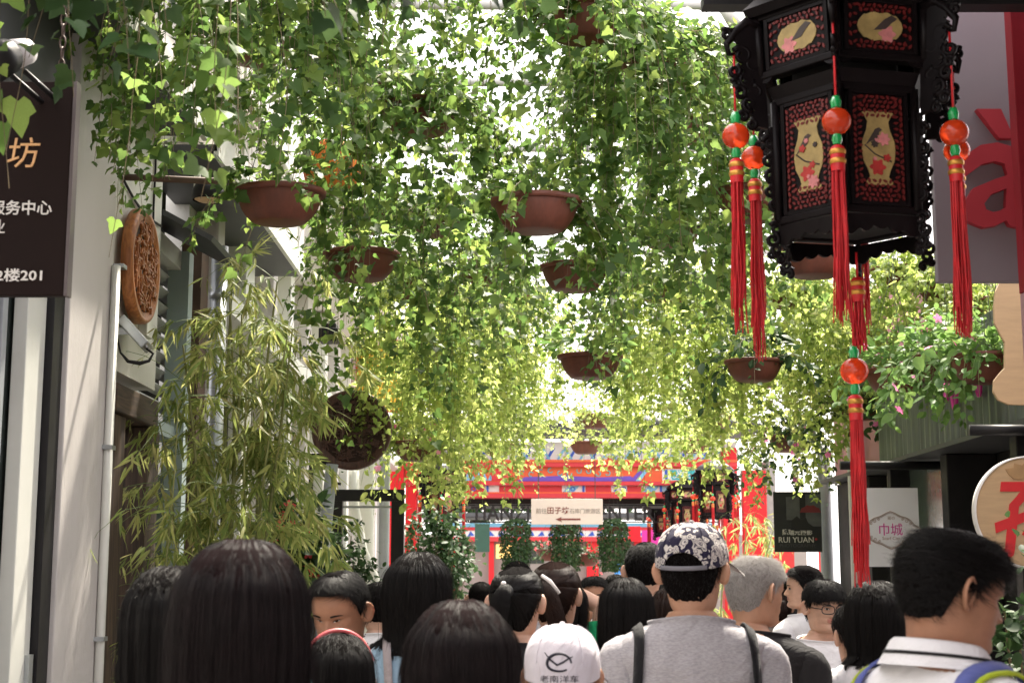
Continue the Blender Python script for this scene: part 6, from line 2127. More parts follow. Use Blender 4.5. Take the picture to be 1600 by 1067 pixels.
def cap(sp, root, m, brim_m, back_open=True, yaw=0.0, low=0.60, T=0.022):
    """baseball cap: six-panel crown, button, brim forward, snap strap behind"""
    hh, zc = sp.hh, sp.zc
    ths = np.linspace(-PI, PI, 72, endpoint=False)
    V = []; nr = 22
    edge = np.full(72, low) - 0.03 * np.cos(ths)
    edge = np.where(np.cos(ths) < 0, low - 0.10 * (-np.cos(ths)), low + 0.02 * np.cos(ths))
    if back_open:
        d = np.abs(np.abs(ths) - PI)
        edge = np.maximum(edge, np.where(d < 0.50, edge + 0.20 * np.sqrt(np.maximum(0, 1 - (d / 0.50) ** 2)), edge))
    for i in range(nr):
        s = i / (nr - 1)
        u = 0.997 + (edge - 0.997) * s ** 0.8
        r = head_r(ths, np.maximum(u, .56), hh) + T * np.where(u > .9, .9, 1.0) + 0.0015 * np.abs(np.cos(3 * ths)) * (1 - (1 - s) ** 3)
        V.append(np.stack([r * np.sin(ths), r * np.cos(ths), zc + u * hh + T * 1.1 * sstep((u - .6) / .35)], 1))
    V.append(np.concatenate([V[-1]]) * np.array([0.965, 0.965, 1]))
    V = np.concatenate(V)
    def P2(V):
        if yaw:
            c, s = math.cos(-yaw), math.sin(-yaw)
            V = np.stack([V[:, 0] * c - V[:, 1] * s, V[:, 0] * s + V[:, 1] * c, V[:, 2]], 1)
        return sp.pose(V, True)
    top = V[:72].mean(0)
    VV = np.concatenate([P2(V), P2(top[None])])
    F = [f[::-1] for f in grid_faces(nr + 1, 72)] + [(k, (k + 1) % 72, len(VV) - 1) for k in range(72)]
    cp = npmesh_mixed('cap', VV, F, m, root)
    b = MB(); tp = P2(top[None])[0]; b.sphere(tp + np.array([0, 0, 0.003]), 0.008, 10, 6, 0, (1, 1, .6)); b.build('button', m, cp, world=False)
    for q in range(6):
        aq = PI / 6 + q * PI / 3
        um = np.linspace(0.985, 0.66, 14)
        tq = np.full(14, (aq + PI) % (2 * PI) - PI)
        rq = head_r(tq, np.maximum(um, .56), hh) + T + 0.0006
        pq = P2(np.stack([rq * np.sin(tq), rq * np.cos(tq), zc + um * hh + T * 1.1 * sstep((um - .6) / .35)], 1))
        b = MB(); b.tube(list(map(tuple, pq)), .0016, 5); b.build('seam', m, cp, world=False)
    # brim
    n = 20; rows = 8; V = []
    for i in range(rows):
        s = i / (rows - 1)
        for k in range(n + 1):
            q = -1.05 + 2.1 * k / n
            r = float(head_r(np.array([q]), np.array([max(low, .56)]), hh)[0]) + T + 0.078 * s * math.cos(q * 0.95) ** 0.8
            V.append((r * math.sin(q), r * math.cos(q), zc + (low + 0.02) * hh - 0.012 * s - 0.05 * (r * math.sin(q) / 0.1) ** 2 * 0.25 * (0.3 + s)))
    V = np.array(V); Vb = V - np.array([0, 0, 0.004])
    F = grid_faces(rows, n + 1, False); o = len(V)
    F2 = [tuple(o + x for x in f[::-1]) for f in F]
    rim = [(rows - 1) * (n + 1) + k for k in range(n + 1)]
    F3 = [(rim[k], rim[k + 1], o + rim[k + 1], o + rim[k]) for k in range(n)]
    npmesh_mixed('brim', P2(np.concatenate([V, Vb])), F + F2 + F3, brim_m, cp)
    if back_open:
        V = []
        qs = np.linspace(PI - 0.56, PI + 0.56, 16)
        for off in (0.001, 0.004):
            for du in (0.0, 0.055):
                ee = low - 0.10 * (-np.cos(qs)) + du - 0.004
                r = head_r(qs, np.full(16, .58), hh) + T + off
                V.append(np.stack([r * np.sin(qs), r * np.cos(qs), zc + ee * hh], 1))
        F = []
        for k in range(15):
            F += [(k, k + 1, 16 + k + 1, 16 + k), (32 + k, 48 + k, 48 + k + 1, 32 + k + 1), (k, 32 + k, 32 + k + 1, k + 1), (16 + k, 16 + k + 1, 48 + k + 1, 48 + k)]
        npmesh_mixed('snap_strap', P2(np.concatenate(V)), F, mat('grey_plastic_strap', (0.16, 0.155, 0.18), 0.45), cp)
    sp.cap_fn = lambda th, u, off: P2(np.stack([(head_r(th, np.maximum(u, .56), hh) + T + off) * np.sin(th), (head_r(th, np.maximum(u, .56), hh) + T + off) * np.cos(th), zc + u * hh + T * 1.1 * sstep((u - .6) / .35)], -1))
    return cp

PEOPLE = []
def person(px, top, Y, label, yaw=0, hyaw=0, hpitch=0, female=False, skin='mid', hair='black', style='short', shirt_m=None, group='visitors in the alley', hs=1.0, bw=None, seed=0,
           hl=.86, nape=.14, T=.014, L=.035, lift=.004, mess=.5, sweep=0.0, ns=2600, nl=5000, sr=.00045, tip=1.30, tipcurve=0.0, flare=0.03, open=1.15, tie=.62, tail=.26, tailx=0.0,
           arms=None, sleeve=.42, neck=(1.437, 1.468), trouser=None, eye=1.0, hatT=0.0, flat=False, hroll=0.0, Habs=None):
    rng = np.random.default_rng(500 + seed)
    sp = Fig()
    p = W(px, top, Y)
    sp.seed = seed
    extra = T * 1.1 + hatT
    H = Habs or (p[2] - extra * 0.95)
    s = H / 1.72
    sp.hh = 0.226 * hs * (0.97 if female else 1.0) / max(s, 0.82) * max(s, 0.82) if s > 0.9 else 0.226 * hs
    sp.zc = 1.72 - sp.hh
    sp.bw = bw or (0.90 if female else 1.06)
    sp.es = 0.45 if style == 'long' else 1.08
    sp.hair = hair; sp.hl = hl; sp.nape = nape; sp.T = T; sp.L = L; sp.lift = lift; sp.mess = mess; sp.sweep = sweep; sp.ns = ns; sp.nl = nl; sp.sr = sr
    sp.tip = tip; sp.tipcurve = tipcurve; sp.flare = flare; sp.open = open; sp.tie = tie; sp.tail = tail; sp.tailx = tailx; sp.flat = flat; sp.eye = eye
    sp.arms = arms or {}
    # drop the head a little when it is pitched down: keep the crown at the measured height
    sp.pose = make_pose(sp.zc, R(hyaw), R(hpitch), R(hroll))
    root = thing('person', label, 'person', (p[0], Y, 0), group)
    root.rotation_euler = (0, 0, R(-yaw))
    root.scale = (s, s, s)
    V, F, mi = body_mesh(sp)
    sk = skinmat(skin)
    me = bpy.data.meshes.new('body'); me.from_pydata(V, [], F)
    me.materials.append(sk[0]); me.materials.append(sk[1])
    me.polygons.foreach_set('material_index', mi); me.polygons.foreach_set('use_smooth', [True] * len(F))
    bmm = bmesh.new(); bmm.from_mesh(me); bmesh.ops.recalc_face_normals(bmm, faces=bmm.faces); bmm.to_mesh(me); bmm.free()
    bo = bpy.data.objects.new('body', me); COL.objects.link(bo); bo.parent = root
    eyes(sp, root)
    if style == 'short': sp.ho = hair_short(sp, root, rng)
    elif style == 'long': sp.ho = hair_long(sp, root, rng)
    elif style == 'tail': sp.ho = hair_tail(sp, root, rng)
    if shirt_m is not None: sp.so = shirt(sp, root, shirt_m, rng, sleeve, neck)
    trousers(sp, root, trouser or clothmat('navy_denim', (0.05, 0.06, 0.10)))
    sp.root = root
    return sp

C_black = clothmat('black_cotton', (0.018, 0.017, 0.018))
C_white = clothmat('white_cotton', (0.74, 0.73, 0.75), 0.03)
C_grey = clothmat('grey_melange_cotton', (0.36, 0.345, 0.365), 0.14, 'melange')
C_blue = clothmat('pale_blue_denim', (0.27, 0.40, 0.52), 0.08)
C_green = clothmat('green_cotton', (0.015, 0.36, 0.14))
C_beige = clothmat('beige_linen', (0.46, 0.44, 0.39), 0.05)
C_dots = clothmat('white_cotton_black_blots', (0.7, 0.7, 0.7), 0.05, 'spots')
C_stripe = clothmat('black_white_stripes', (0.7, 0.7, 0.7), 0.05, 'stripes')
C_floral = clothmat('navy_floral_canvas', (0.5, 0.5, 0.5), 0.05, 'floral')
C_capw = clothmat('white_cap_canvas', (0.72, 0.68, 0.74), 0.02)
C_brownt = clothmat('grey_brown_cotton', (0.20, 0.17, 0.16))
C_rose = clothmat('dusty_rose_cotton', (0.40, 0.22, 0.24))
C_strapk = clothmat('black_webbing', (0.012, 0.012, 0.014))
C_strapg = clothmat('grey_beige_webbing', (0.36, 0.32, 0.33))
C_strapb = clothmat('blue_webbing', (0.10, 0.12, 0.34))
C_strapl = clothmat('lime_webbing', (0.42, 0.52, 0.03))

# nearest row
person(378, 838, 2.45, 'person with glossy shoulder-length wine-black hair seen from behind, nearest on the bamboo side', female=True, hair='wine', style='long', shirt_m=C_black, seed=1, T=.022, tip=1.30, flare=.10, open=1.15, nl=12000, sr=.00050, ns=2500, L=.10, mess=.15, lift=.001, skin='light', hs=1.05, hyaw=14)
person(272, 880, 3.05, 'person with black hair half hidden behind the wine-haired woman, by the bamboo', female=True, style='long', shirt_m=C_black, seed=2, T=.02, tip=1.25, flare=.05, nl=4500, hyaw=-10)
person(722, 932, 2.72, 'person with smooth dark chin-length hair seen from behind, close in the middle', female=True, hair='wine', style='long', shirt_m=C_black, seed=3, T=.020, tip=1.38, flare=.06, nl=12000, sr=.00050, ns=2500, L=.10, mess=.15, lift=.001, skin='light', hyaw=-8, hs=1.05)
p20 = person(1462, 820, 2.9, 'person in white polo shirt with blue and lime backpack straps, looking down to the side', yaw=58, hyaw=22, hpitch=14, skin='tan', style='short', shirt_m=C_white, seed=20, T=.011, L=.05, lift=.008, mess=1.5, ns=11000, sr=.00042, hl=.80, nape=.20, neck=(1.435, 1.472), hs=1.0, bw=1.1)
def collar(sp, m, line_m):
    rows = []
    prof = [(.004, 1.452, 0.000), (.005, 1.472, 0), (.008, 1.490, 0), (.013, 1.495, 0), (.021, 1.488, 0), (.033, 1.466, 0), (.047, 1.444, 0)]
    for off, z, _ in prof:
        zz = z + 0.020 - 0.026 * (1 + np.cos(TH)) / 2
        r = ringr(TH, np.full(NC, .069) * 1.0, np.full(NC, .064), np.full(NC, .076), 2.1) + off
        rows.append(np.stack([r * np.sin(TH), r * np.cos(TH) - .006, zz], 1))
    npmesh_mixed('collar', np.concatenate(rows), grid_faces(len(rows), NC), m, sp.root)
    rows = []
    for z in (1.4715, 1.4655, 1.4650):
        zz = z + 0.020 - 0.026 * (1 + np.cos(TH)) / 2
        r = ringr(TH, np.full(NC, .069), np.full(NC, .064), np.full(NC, .076), 2.1) + (.0325 if z > 1.468 else .0355)
        rows.append(np.stack([r * np.sin(TH), r * np.cos(TH) - .006, zz], 1))
    npmesh_mixed('collar_stripe', np.concatenate(rows), grid_faces(len(rows), NC), line_m, sp.root)
collar(p20, C_white, C_black)
for x0 in (.125, -.125):
    strap(p20, p20.root, C_strapb, x0, .034, 1.0, 1.1, .010)
    strap(p20, p20.root, C_strapl, x0 * 1.0 + (.021 if x0 > 0 else -.021), .010, 1.0, 1.1, .010, 'strap_edge')

# man and girl at the left
person(540, 886, 4.6, 'person with receding black hair facing the camera and looking down', yaw=188, hyaw=12, hpitch=20, skin='tan', style='short', shirt_m=C_brownt, seed=4, T=.016, L=.05, lift=.004, mess=.35, hl=.90, ns=4500, nape=.16, eye=0.55)
g = person(530, 985, 3.9, 'person with pink headband and pastel hair bobble, in front of the balding man', female=True, style='long', shirt_m=C_black, seed=5, T=.016, tip=1.36, flare=.02, nl=6000, hs=1.12, hyaw=-20)
n = 30; V = []
for k in range(n):
    q = -1.9 + 3.8 * k / (n - 1)
    u = .52 + .50 * math.cos(q / 1.9 * PI / 2) ** 0.9
    uu = min(u, .997); r = float(HS(uu)) * g.hh + .022
    V.append((r * math.copysign(1, q) if abs(q) > 1.2 else q * 0.0, 0, 0))
pts = []
for k in range(n):
    a = PI * (k / (n - 1)) * 1.16 - 0.08 * PI
    pts.append(g.pose(np.array([[ (0.36 * g.hh + .020) * math.cos(a), -0.01, g.zc + 0.60 * g.hh + (0.40 * g.hh + .022) * math.sin(a)]]), True)[0])
b = MB(); b.tube(pts, .007, 8, flat=.6); b.build('headband', mat('pink_headband', (0.55, 0.09, 0.10), 0.5), g.root, world=False)
b = MB()
bp = g.pose(np.array([[-0.105, -0.06, g.zc + .42 * g.hh]]), True)[0]
b.sphere(bp, .014, 12, 8, 0); b.sphere(bp + np.array([.012, -.008, .016]), .012, 12, 8, 1); b.sphere(bp + np.array([-.004, -.004, .026]), .009, 10, 7, 2)
b.build('hair_bobble', [mat('pink_bobble', (0.75, 0.22, 0.30), 0.4), mat('aqua_bobble', (0.25, 0.60, 0.65), 0.4), mat('yellow_bobble', (0.75, 0.65, 0.25), 0.4)], g.root, world=False)
p4 = person(652, 860, 4.6, 'person with straight black shoulder-length hair in a pale blue shirt with a beige strap', female=True, skin='light', style='long', shirt_m=C_blue, seed=6, T=.018, tip=1.435, flare=.03, nl=8000, hyaw=22, hs=1.0, tipcurve=.02, L=.10, mess=.15, lift=.001)
strap(p4, p4.root, C_strapg, -.085, .026, .95, 1.1, .010, xb=-.03)
person(592, 908, 7.0, 'person with short black hair in a white top with black blots, behind the blue shirt', style='short', shirt_m=C_dots, seed=7, T=.012, hs=1.03, nape=.18, skin='light', bw=.95)
p7 = person(806, 884, 4.9, 'person with black ponytail tied with a white bead, left of the slanting white clip', female=True, style='tail', shirt_m=C_black, seed=8, T=.014, tail=.24, tailx=-.04, nl=4200, hyaw=16, skin='light', tie=.66)
b = MB(); b.sphere(p7.tiepos + np.array([-.01, -.02, .026]), .009, 12, 8); b.build('hair_bead', M_paintw, p7.root, world=False)
p8 = person(866, 876, 5.3, 'person with dark ponytail under a slanting white hair clip', female=True, style='tail', shirt_m=C_black, seed=9, T=.016, tail=.34, tailx=.12, nl=4200, hyaw=20, skin='light', tie=.66, hair='brown')
b = MB(); c = p8.tiepos
b.tube([c + np.array([-.01, -.03, .035]), c + np.array([.02, -.04, .012]), c + np.array([.055, -.04, -.03])], [.006, .009, .006], 8); b.build('hair_clip', M_paintw, p8.root, world=False)
person(884, 906, 6.5, 'person in a green shirt shading the forehead with a raised arm', yaw=-14, female=True, style='long', shirt_m=C_green, seed=10, T=.014, tip=1.42, flare=.0, nl=2500, skin='light', sr=.0007, hyaw=8,
       arms={1: [(.165, 0.01, 1.36), (.190, .05, 1.60), (.055, .14, 1.70), (-1, -.02, .22), (0, -1, -.3)]}, sleeve=.36)
person(928, 899, 8.0, 'person facing the camera with short hair, behind the raised arm', yaw=184, skin='tan', style='short', shirt_m=C_white, seed=11, T=.012, hl=.80, ns=1500, sr=.0008, eye=.8)
p11 = person(878, 970, 3.8, 'person in a white cap with a dark emblem on the back', style='short', shirt_m=C_white, seed=12, hatT=.022, T=.006, ns=600, nape=.18, hs=1.13, skin='mid', hyaw=6, hl=.7)
cp = cap(p11, p11.root, C_capw, C_capw, back_open=False, low=.52)
def on_cap(sp, cx, cu):
    def f(P):
        th = PI - (P[0] - 0) / (0.105) + cx     # text mirrored round the back of the head
        u = cu + P[2] / sp.hh
        q = sp.cap_fn(np.array([th]), np.array([u]), 0.0015 - P[1] * 1.0)[0]
        return tuple(q)
    return f
b = MB(); f = on_cap(p11, .0, .62)
rr = [f((.026 * math.cos(a), 0, .020 * math.sin(a) + .012)) for a in [2 * PI * k / 28 for k in range(25)]]
b.tube(rr, [.0025 + .002 * math.sin(PI * k / 24) for k in range(25)], 6); b.tube([f((x, 0, z + .012)) for x, z in ((-.034, .022), (-.02, .008), (-.004, -.004), (.008, .002), (.02, .010), (.03, .014))], [.001, .003, .0035, .003, .0025, .001], 6)
b.build('emblem', mat('navy_embroidery', (0.02, 0.02, 0.035), 0.7), cp, world=False)
text_o = text('lettering', '老南洋车', 0, -.030, 0, mat('navy_embroidery', (0.02, 0.02, 0.035)), None, width=.085, depth=.001, fn=on_cap(p11, .0, .62))
text_o.parent = cp
person(978, 900, 5.2, 'person with very long straight black hair and a beige top', female=True, skin='light', style='long', shirt_m=C_beige, seed=13, T=.014, tip=1.37, flare=.10, nl=9000, tipcurve=.03, L=.10, mess=.15, lift=.001)
person(1006, 850, 7.2, 'person with short cropped black hair in a white T-shirt, left of the floral cap', style='short', shirt_m=C_white, seed=14, T=.012, L=.024, lift=.005, ns=6000, nape=.20, skin='light', hyaw=6)
p14 = person(1078, 811, 4.3, 'person in a floral baseball cap and grey T-shirt with black straps', style='short', shirt_m=C_grey, seed=15, hatT=.022, T=.012, ns=3500, L=.03, nape=.12, hl=.7, skin='mid', bw=1.12, hyaw=20, hs=1.0, neck=(1.44, 1.474))
cap(p14, p14.root, C_floral, clothmat('white_brim_canvas', (0.66, 0.62, 0.60), 0.03), back_open=True, low=.60)
for x0, xb in ((.150, .185), (-.150, -.175)): strap(p14, p14.root, C_strapk, x0, .030, .95, 1.1, .009, xb=xb)
person(1172, 866, 5.0, 'person with cropped silver grey hair in a black T-shirt', yaw=28, hyaw=30, hpitch=8, style='short', hair='grey', shirt_m=C_black, seed=16, T=.010, L=.026, lift=.005, ns=12000, sr=.00042, nape=.16, skin='mid', bw=1.1, hl=.83)
person(1256, 884, 8.3, 'person in a white T-shirt with cropped hair turned towards the gate', yaw=-40, hyaw=-44, style='short', shirt_m=C_white, seed=17, T=.016, L=.03, lift=.005, ns=3000, sr=.0006, skin='light', hl=.84, flat=True)
p17 = person(1284, 902, 6.5, 'person with black-rimmed glasses and a fringe in a white T-shirt with black print', yaw=176, hyaw=-12, hpitch=6, style='short', shirt_m=C_white, seed=18, T=.018, L=.05, lift=.004, ns=5000, mess=.3, skin='light', hl=.66, sr=.0006, nape=.1, eye=.9)
b = MB()
for sg in (1, -1):
    pts = []
    for k in range(25):
        a = 2 * PI * k / 24
        ex = 0.030 * math.copysign(abs(math.cos(a)) ** .6, math.cos(a)); ez = 0.019 * math.copysign(abs(math.sin(a)) ** .7, math.sin(a))
        pts.append((sg * 0.034 + ex, 0.43 * p17.hh + 0.012 - abs(sg * .034 + ex) ** 2 * 2.5, p17.zc + .487 * p17.hh + ez))
    b.tube(list(map(tuple, p17.pose(np.array(pts), True))), .0024, 6, cap=False)
    tm = [(sg * .063, .43 * p17.hh - .0, p17.zc + .50 * p17.hh), (sg * .078, .05, p17.zc + .50 * p17.hh), (sg * .084, -.005, p17.zc + .50 * p17.hh)]
    b.tube(list(map(tuple, p17.pose(np.array(tm), True))), .002, 6)
tm = [(-.006, .43 * p17.hh + .013, p17.zc + .495 * p17.hh), (.006, .43 * p17.hh + .013, p17.zc + .495 * p17.hh)]
b.tube(list(map(tuple, p17.pose(np.array(tm), True))), .002, 6); b.build('glasses', M_letterk, p17.root, world=False)
def chest(sp, off=.004):
    def f(P):
        z = P[2]; x = P[0]
        a = float(SA(z)) * sp.bw; d = float(SF(z))
        y = d * max(0.0, 1 - min(abs(x) / a, 1) ** 2.3) ** (1 / 2.3)
        return (-x, y + off - P[1], z)
    return f
f = chest(p17, .004)
b = MB(); V = []; 
for i in range(9):
    for k in range(17): V.append(f((-.13 + .26 * k / 16, 0, 1.08 + .20 * i / 8)))
b.add(V, grid_faces(9, 17, False), 0, True); b.build('shirt_print', C_black, p17.root, world=False)
tx = text('lettering', 'BE', 0.045, 1.215, 0, mat('pale_shirt_lettering', (0.5, 0.48, 0.46), 0.8), None, width=.11, height=.075, bold=.02, depth=.001, fn=chest(p17, .006)); tx.parent = p17.root
p18 = person(1342, 938, 5.3, 'person in a black and white striped top with a dark strap', female=True, style='short', shirt_m=C_stripe, seed=19, T=.020, L=.06, lift=.003, mess=.3, ns=3500, nape=.05, hs=1.05, skin='light', yaw=10, hyaw=-20)
strap(p18, p18.root, C_strapk, -.06, .055, 1.0, 1.1, .010, xb=.02)
person(1368, 904, 5.0, 'person with rounded black bobbed hair, just left of the white polo shirt', female=True, style='long', shirt_m=C_white, seed=21, T=.024, tip=1.44, flare=.02, nl=8000, hyaw=-8, hs=1.02)
# farther heads
person(1217, 922, 10.0, 'person with tied brown hair in a grey top, behind the silver-haired man', female=True, style='tail', hair='brown', shirt_m=C_brownt, seed=22, nl=1500, sr=.0008, tail=.1, skin='mid')
person(752, 903, 9.0, 'person wearing a speckled black and white hat among the far crowd', female=True, style='short', shirt_m=C_rose, seed=23, hatT=.02, T=.006, ns=300)
_h = Fig()
person(808, 876, 8.0, 'person with a bald crown showing above the ponytails', style='short', shirt_m=C_grey, seed=24, T=.004, hl=.42, nape=.1, ns=500, L=.01, skin='tan', yaw=0)
person(1036, 908, 8.6, 'person turned sideways whose ear shows beside the floral cap', yaw=40, style='short', shirt_m=C_rose, seed=25, T=.012, skin='tan', ns=1200, sr=.0008)
person(1050, 915, 6.0, 'person with reddish brown hair mostly hidden behind the floral cap', female=True, style='long', hair='brown', shirt_m=C_rose, seed=26, T=.014, tip=1.42, nl=1800, sr=.0007)
person(1010, 846, 9.2, 'person with dark hair just showing over the cropped black head', style='short', shirt_m=C_black, seed=27, T=.012, ns=1000, sr=.0008)
person(962, 896, 11.0, 'person with short dark hair far off, between the long black hair and the raised arm', style='short', shirt_m=C_blue, seed=28, T=.012, ns=800, sr=.001)
person(1232, 900, 14.0, 'person in dark clothes far off beneath the black photo poster', style='short', shirt_m=C_black, seed=29, T=.012, ns=800, sr=.001)
person(935, 902, 13.0, 'person in rose top far down the alley', female=True, style='short', shirt_m=C_rose, seed=30, T=.014, ns=800, sr=.001)
# ---------------------------------------------------------------- greenery
LAB = {}
def P_(px, py, Y, label, **k): return planter(px, py, Y, label, **k)
sd = 0
# upper, nearest tier (pots at or above the top of the picture)
for (px, py, Y, nv, L0, L1, np_, lab) in (
    (350, -75, 6.1, 52, .5, 1.05, 300, 'hanging ivy above the oval plaque, the trailing one nearest the white shop'),
    (455, -175, 6.5, 60, .6, 1.3, 300, 'hanging ivy cascading onto the low pot over the bamboo'),
    (570, -90, 7.2, 56, .5, 1.2, 300, 'hanging ivy in front of the orange paper lantern'),
    (655, 165, 7.6, 54, .4, 1.15, 300, 'high hanging ivy with a brown pot beside the bright sky gap'),
    (908, 15, 7.0, 46, .3, 0.85, 300, 'hanging ivy from the highest brown pot right of the sky gap'),
    (1015, 70, 7.6, 72, .6, 1.5, 300, 'hanging ivy in a thick curtain left of the big lantern'),
    (1100, 110, 8.4, 56, .5, 1.3, 0, 'hanging ivy just behind the left tassels of the big lantern')):
    sd += 1; P_(px, py, Y, lab, nv=nv, L0=L0, L1=L1, nparts=np_, seed=sd, top=230, topH=.28, size=.045, gap=.022, spread=.8)
for (px, py, Y, nv, L0, L1, np_, lab) in (
    (437, 298, 6.9, 12, .12, .35, 180, 'terracotta hanging pot with short ivy directly over the bamboo'),
    (838, 312, 7.0, 14, .15, .6, 200, 'terracotta hanging pot with ivy in the middle, below the sky gap'),
    (565, 395, 8.3, 14, .2, .9, 150, 'terracotta hanging pot with ivy between bamboo and carved round board'),
    (898, 415, 9.0, 9, .12, .35, 100, 'terracotta hanging pot with thin ivy above the bare pot'),
    (1180, 298, 7.6, 12, .15, .4, 0, 'terracotta hanging pot peeping out left behind the big lantern'),
    (1272, 388, 8.0, 8, .1, .3, 0, 'dark terracotta hanging pot right under the big lantern'),
    (690, 330, 9.0, 50, .4, 1.0, 0, 'hanging ivy dropping in a dense column beside the middle pot'),
    (765, 410, 10.4, 40, .4, .9, 0, 'hanging ivy behind the middle terracotta pot'),
    (1045, 350, 9.4, 52, .4, .95, 0, 'hanging ivy column behind the orange beads')):
    sd += 1; P_(px, py, Y, lab, nv=nv, L0=L0, L1=L1, nparts=np_, seed=sd, top=150, size=.044, gap=.024, back=-.45 if nv < 20 else .5)
for (px, py, Y, nv, L0, L1, lab) in (
    (400, 60, 8.6, 26, .4, 0.9, 'hanging ivy in the second row, over the brown iron pole'),
    (500, 80, 9.2, 34, .4, 1.0, 'hanging ivy in the second row, behind the paper lantern'),
    (600, 120, 9.8, 50, .4, 1.1, 'hanging ivy in the second row, left of the high brown pot'),
    (965, 110, 9.6, 60, .4, 1.0, 'hanging ivy in the second row, under the highest brown pot'),
    (1060, 190, 10.2, 60, .4, 1.0, 'hanging ivy in the second row, beside the left tassels'),
    (580, 330, 10.6, 40, .4, .8, 'hanging ivy in the third row, behind the terracotta pot left of centre')):
    sd += 1; P_(px, py, Y, lab, nv=nv, L0=L0, L1=L1, seed=sd, top=220, size=.048, gap=.03, topH=.3)
# bare pot with an upright leafy plant and its neighbour
P_(922, 555, 9.9, 'clean terracotta hanging pot with an upright leafy plant, low in the middle', nv=3, L0=.1, L1=.2, seed=30, top=130, topH=.42, key='oval', m=ML_oval, size=.075)
P_(1178, 563, 10.9, 'terracotta hanging pot with sparse ivy right of the clean low pot', nv=9, L0=.1, L1=.4, seed=31, top=130, topH=.4, key='oval', m=ML_dark, size=.075)
# middle distance: small yellow-green ivy in long curtains, sunlight put into its colour
for (px, py, Y, nv, L0, L1, lab) in (
    (655, 440, 11.2, 78, .6, 1.5, 'yellow-green ivy curtain right of the carved round board'),
    (725, 460, 12.4, 78, .6, 1.5, 'yellow-green ivy curtain above the left end of the gate'),
    (800, 465, 13.2, 78, .6, 1.5, 'yellow-green ivy curtain left of the clean low pot'),
    (690, 540, 14.6, 78, .6, 1.3, 'yellow-green ivy hanging over the left gate beam'),
    (780, 545, 15.6, 78, .6, 1.3, 'yellow-green ivy hanging before the gate beam, left of centre'),
    (1030, 440, 11.8, 74, .6, 1.4, 'yellow-green ivy curtain right of the clean low pot'),
    (1085, 450, 12.8, 74, .6, 1.6, 'yellow-green ivy curtain above the right end of the gate'),
    (1030, 545, 15.4, 74, .6, 1.3, 'yellow-green ivy hanging before the gate beam, right of centre'),
    (1225, 450, 11.6, 78, .5, 1.4, 'yellow-green ivy curtain below the big lantern'),
    (1300, 470, 12.6, 78, .5, 1.3, 'yellow-green ivy curtain behind the long red pendant'),
    (1185, 580, 14.0, 56, .3, .7, 'yellow-green ivy trailing over the gate pillar'),
    (1370, 500, 11.9, 56, .4, 1.0, 'yellow-green ivy beside the pink wall'),
    (1405, 420, 10.6, 50, .4, 1.0, 'yellow-green ivy between lantern and mauve board'),
    (1480, 440, 10.2, 40, .3, .7, 'yellow-green ivy under the mauve board'),
    (1545, 470, 9.8, 36, .3, .6, 'yellow-green ivy behind the scalloped board')):
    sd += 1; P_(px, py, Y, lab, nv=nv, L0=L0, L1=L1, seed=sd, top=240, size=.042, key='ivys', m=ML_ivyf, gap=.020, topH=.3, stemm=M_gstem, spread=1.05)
for (px, py, Y, w, lab) in (
    (930, 648, 17.0, .44, 'small far terracotta pot under the clean low pot'), (1115, 648, 17.0, .44, 'small far terracotta pot above the right gate pillar'),
    (915, 690, 19.0, .44, 'farthest terracotta pot just above the gate beam, left one'), (1085, 688, 19.0, .46, 'farthest terracotta pot just above the gate beam, right one'),
    (776, 655, 16.2, .44, 'far terracotta pot sunk in the left ivy curtains'), (778, 692, 18.6, .44, 'far terracotta pot low in the left ivy curtains')):
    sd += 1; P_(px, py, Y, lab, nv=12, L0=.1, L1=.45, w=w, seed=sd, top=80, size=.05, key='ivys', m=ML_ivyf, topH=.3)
# flowering pots on the right
for (px, py, Y, nv, L1, top, fl, lab) in (
    (1475, 555, 9.0, 34, .42, 420, 24, 'flowering pot with pink and white blooms on the zinc fascia'),
    (1400, 578, 9.9, 22, .20, 380, 18, 'flowering pot with pink blooms left of the zinc fascia pot'),
    (1540, 555, 8.4, 32, .40, 360, 10, 'flowering pot beside the scalloped beige board'),
    (1340, 625, 11.8, 30, .5, 260, 16, 'flowering pot of dark leaves behind the long red pendant'),
    (1235, 680, 13.8, 34, .5, 300, 22, 'flowering pot of dark leaves above the black photo poster')):
    sd += 1; P_(px, py, Y, lab, nv=nv, L0=.12, L1=L1, seed=sd, top=top, topH=.32, size=.06, key='oval', m=ML_oval if Y < 11 else ML_dark, flowers=fl, group='hanging flower pots', cat='flower pot', name='flower_pot', gap=.03, stemm=M_gstem, spread=1.2)
P_(655, 690, 12.2, 'flowering pot with a few pink blooms beside the carved round board', nv=30, L0=.1, L1=.45, seed=77, top=240, topH=.34, size=.055, key='oval', m=ML_ivyf, flowers=14, group='hanging flower pots', cat='flower pot', name='flower_pot', stemm=M_gstem, spread=1.2)
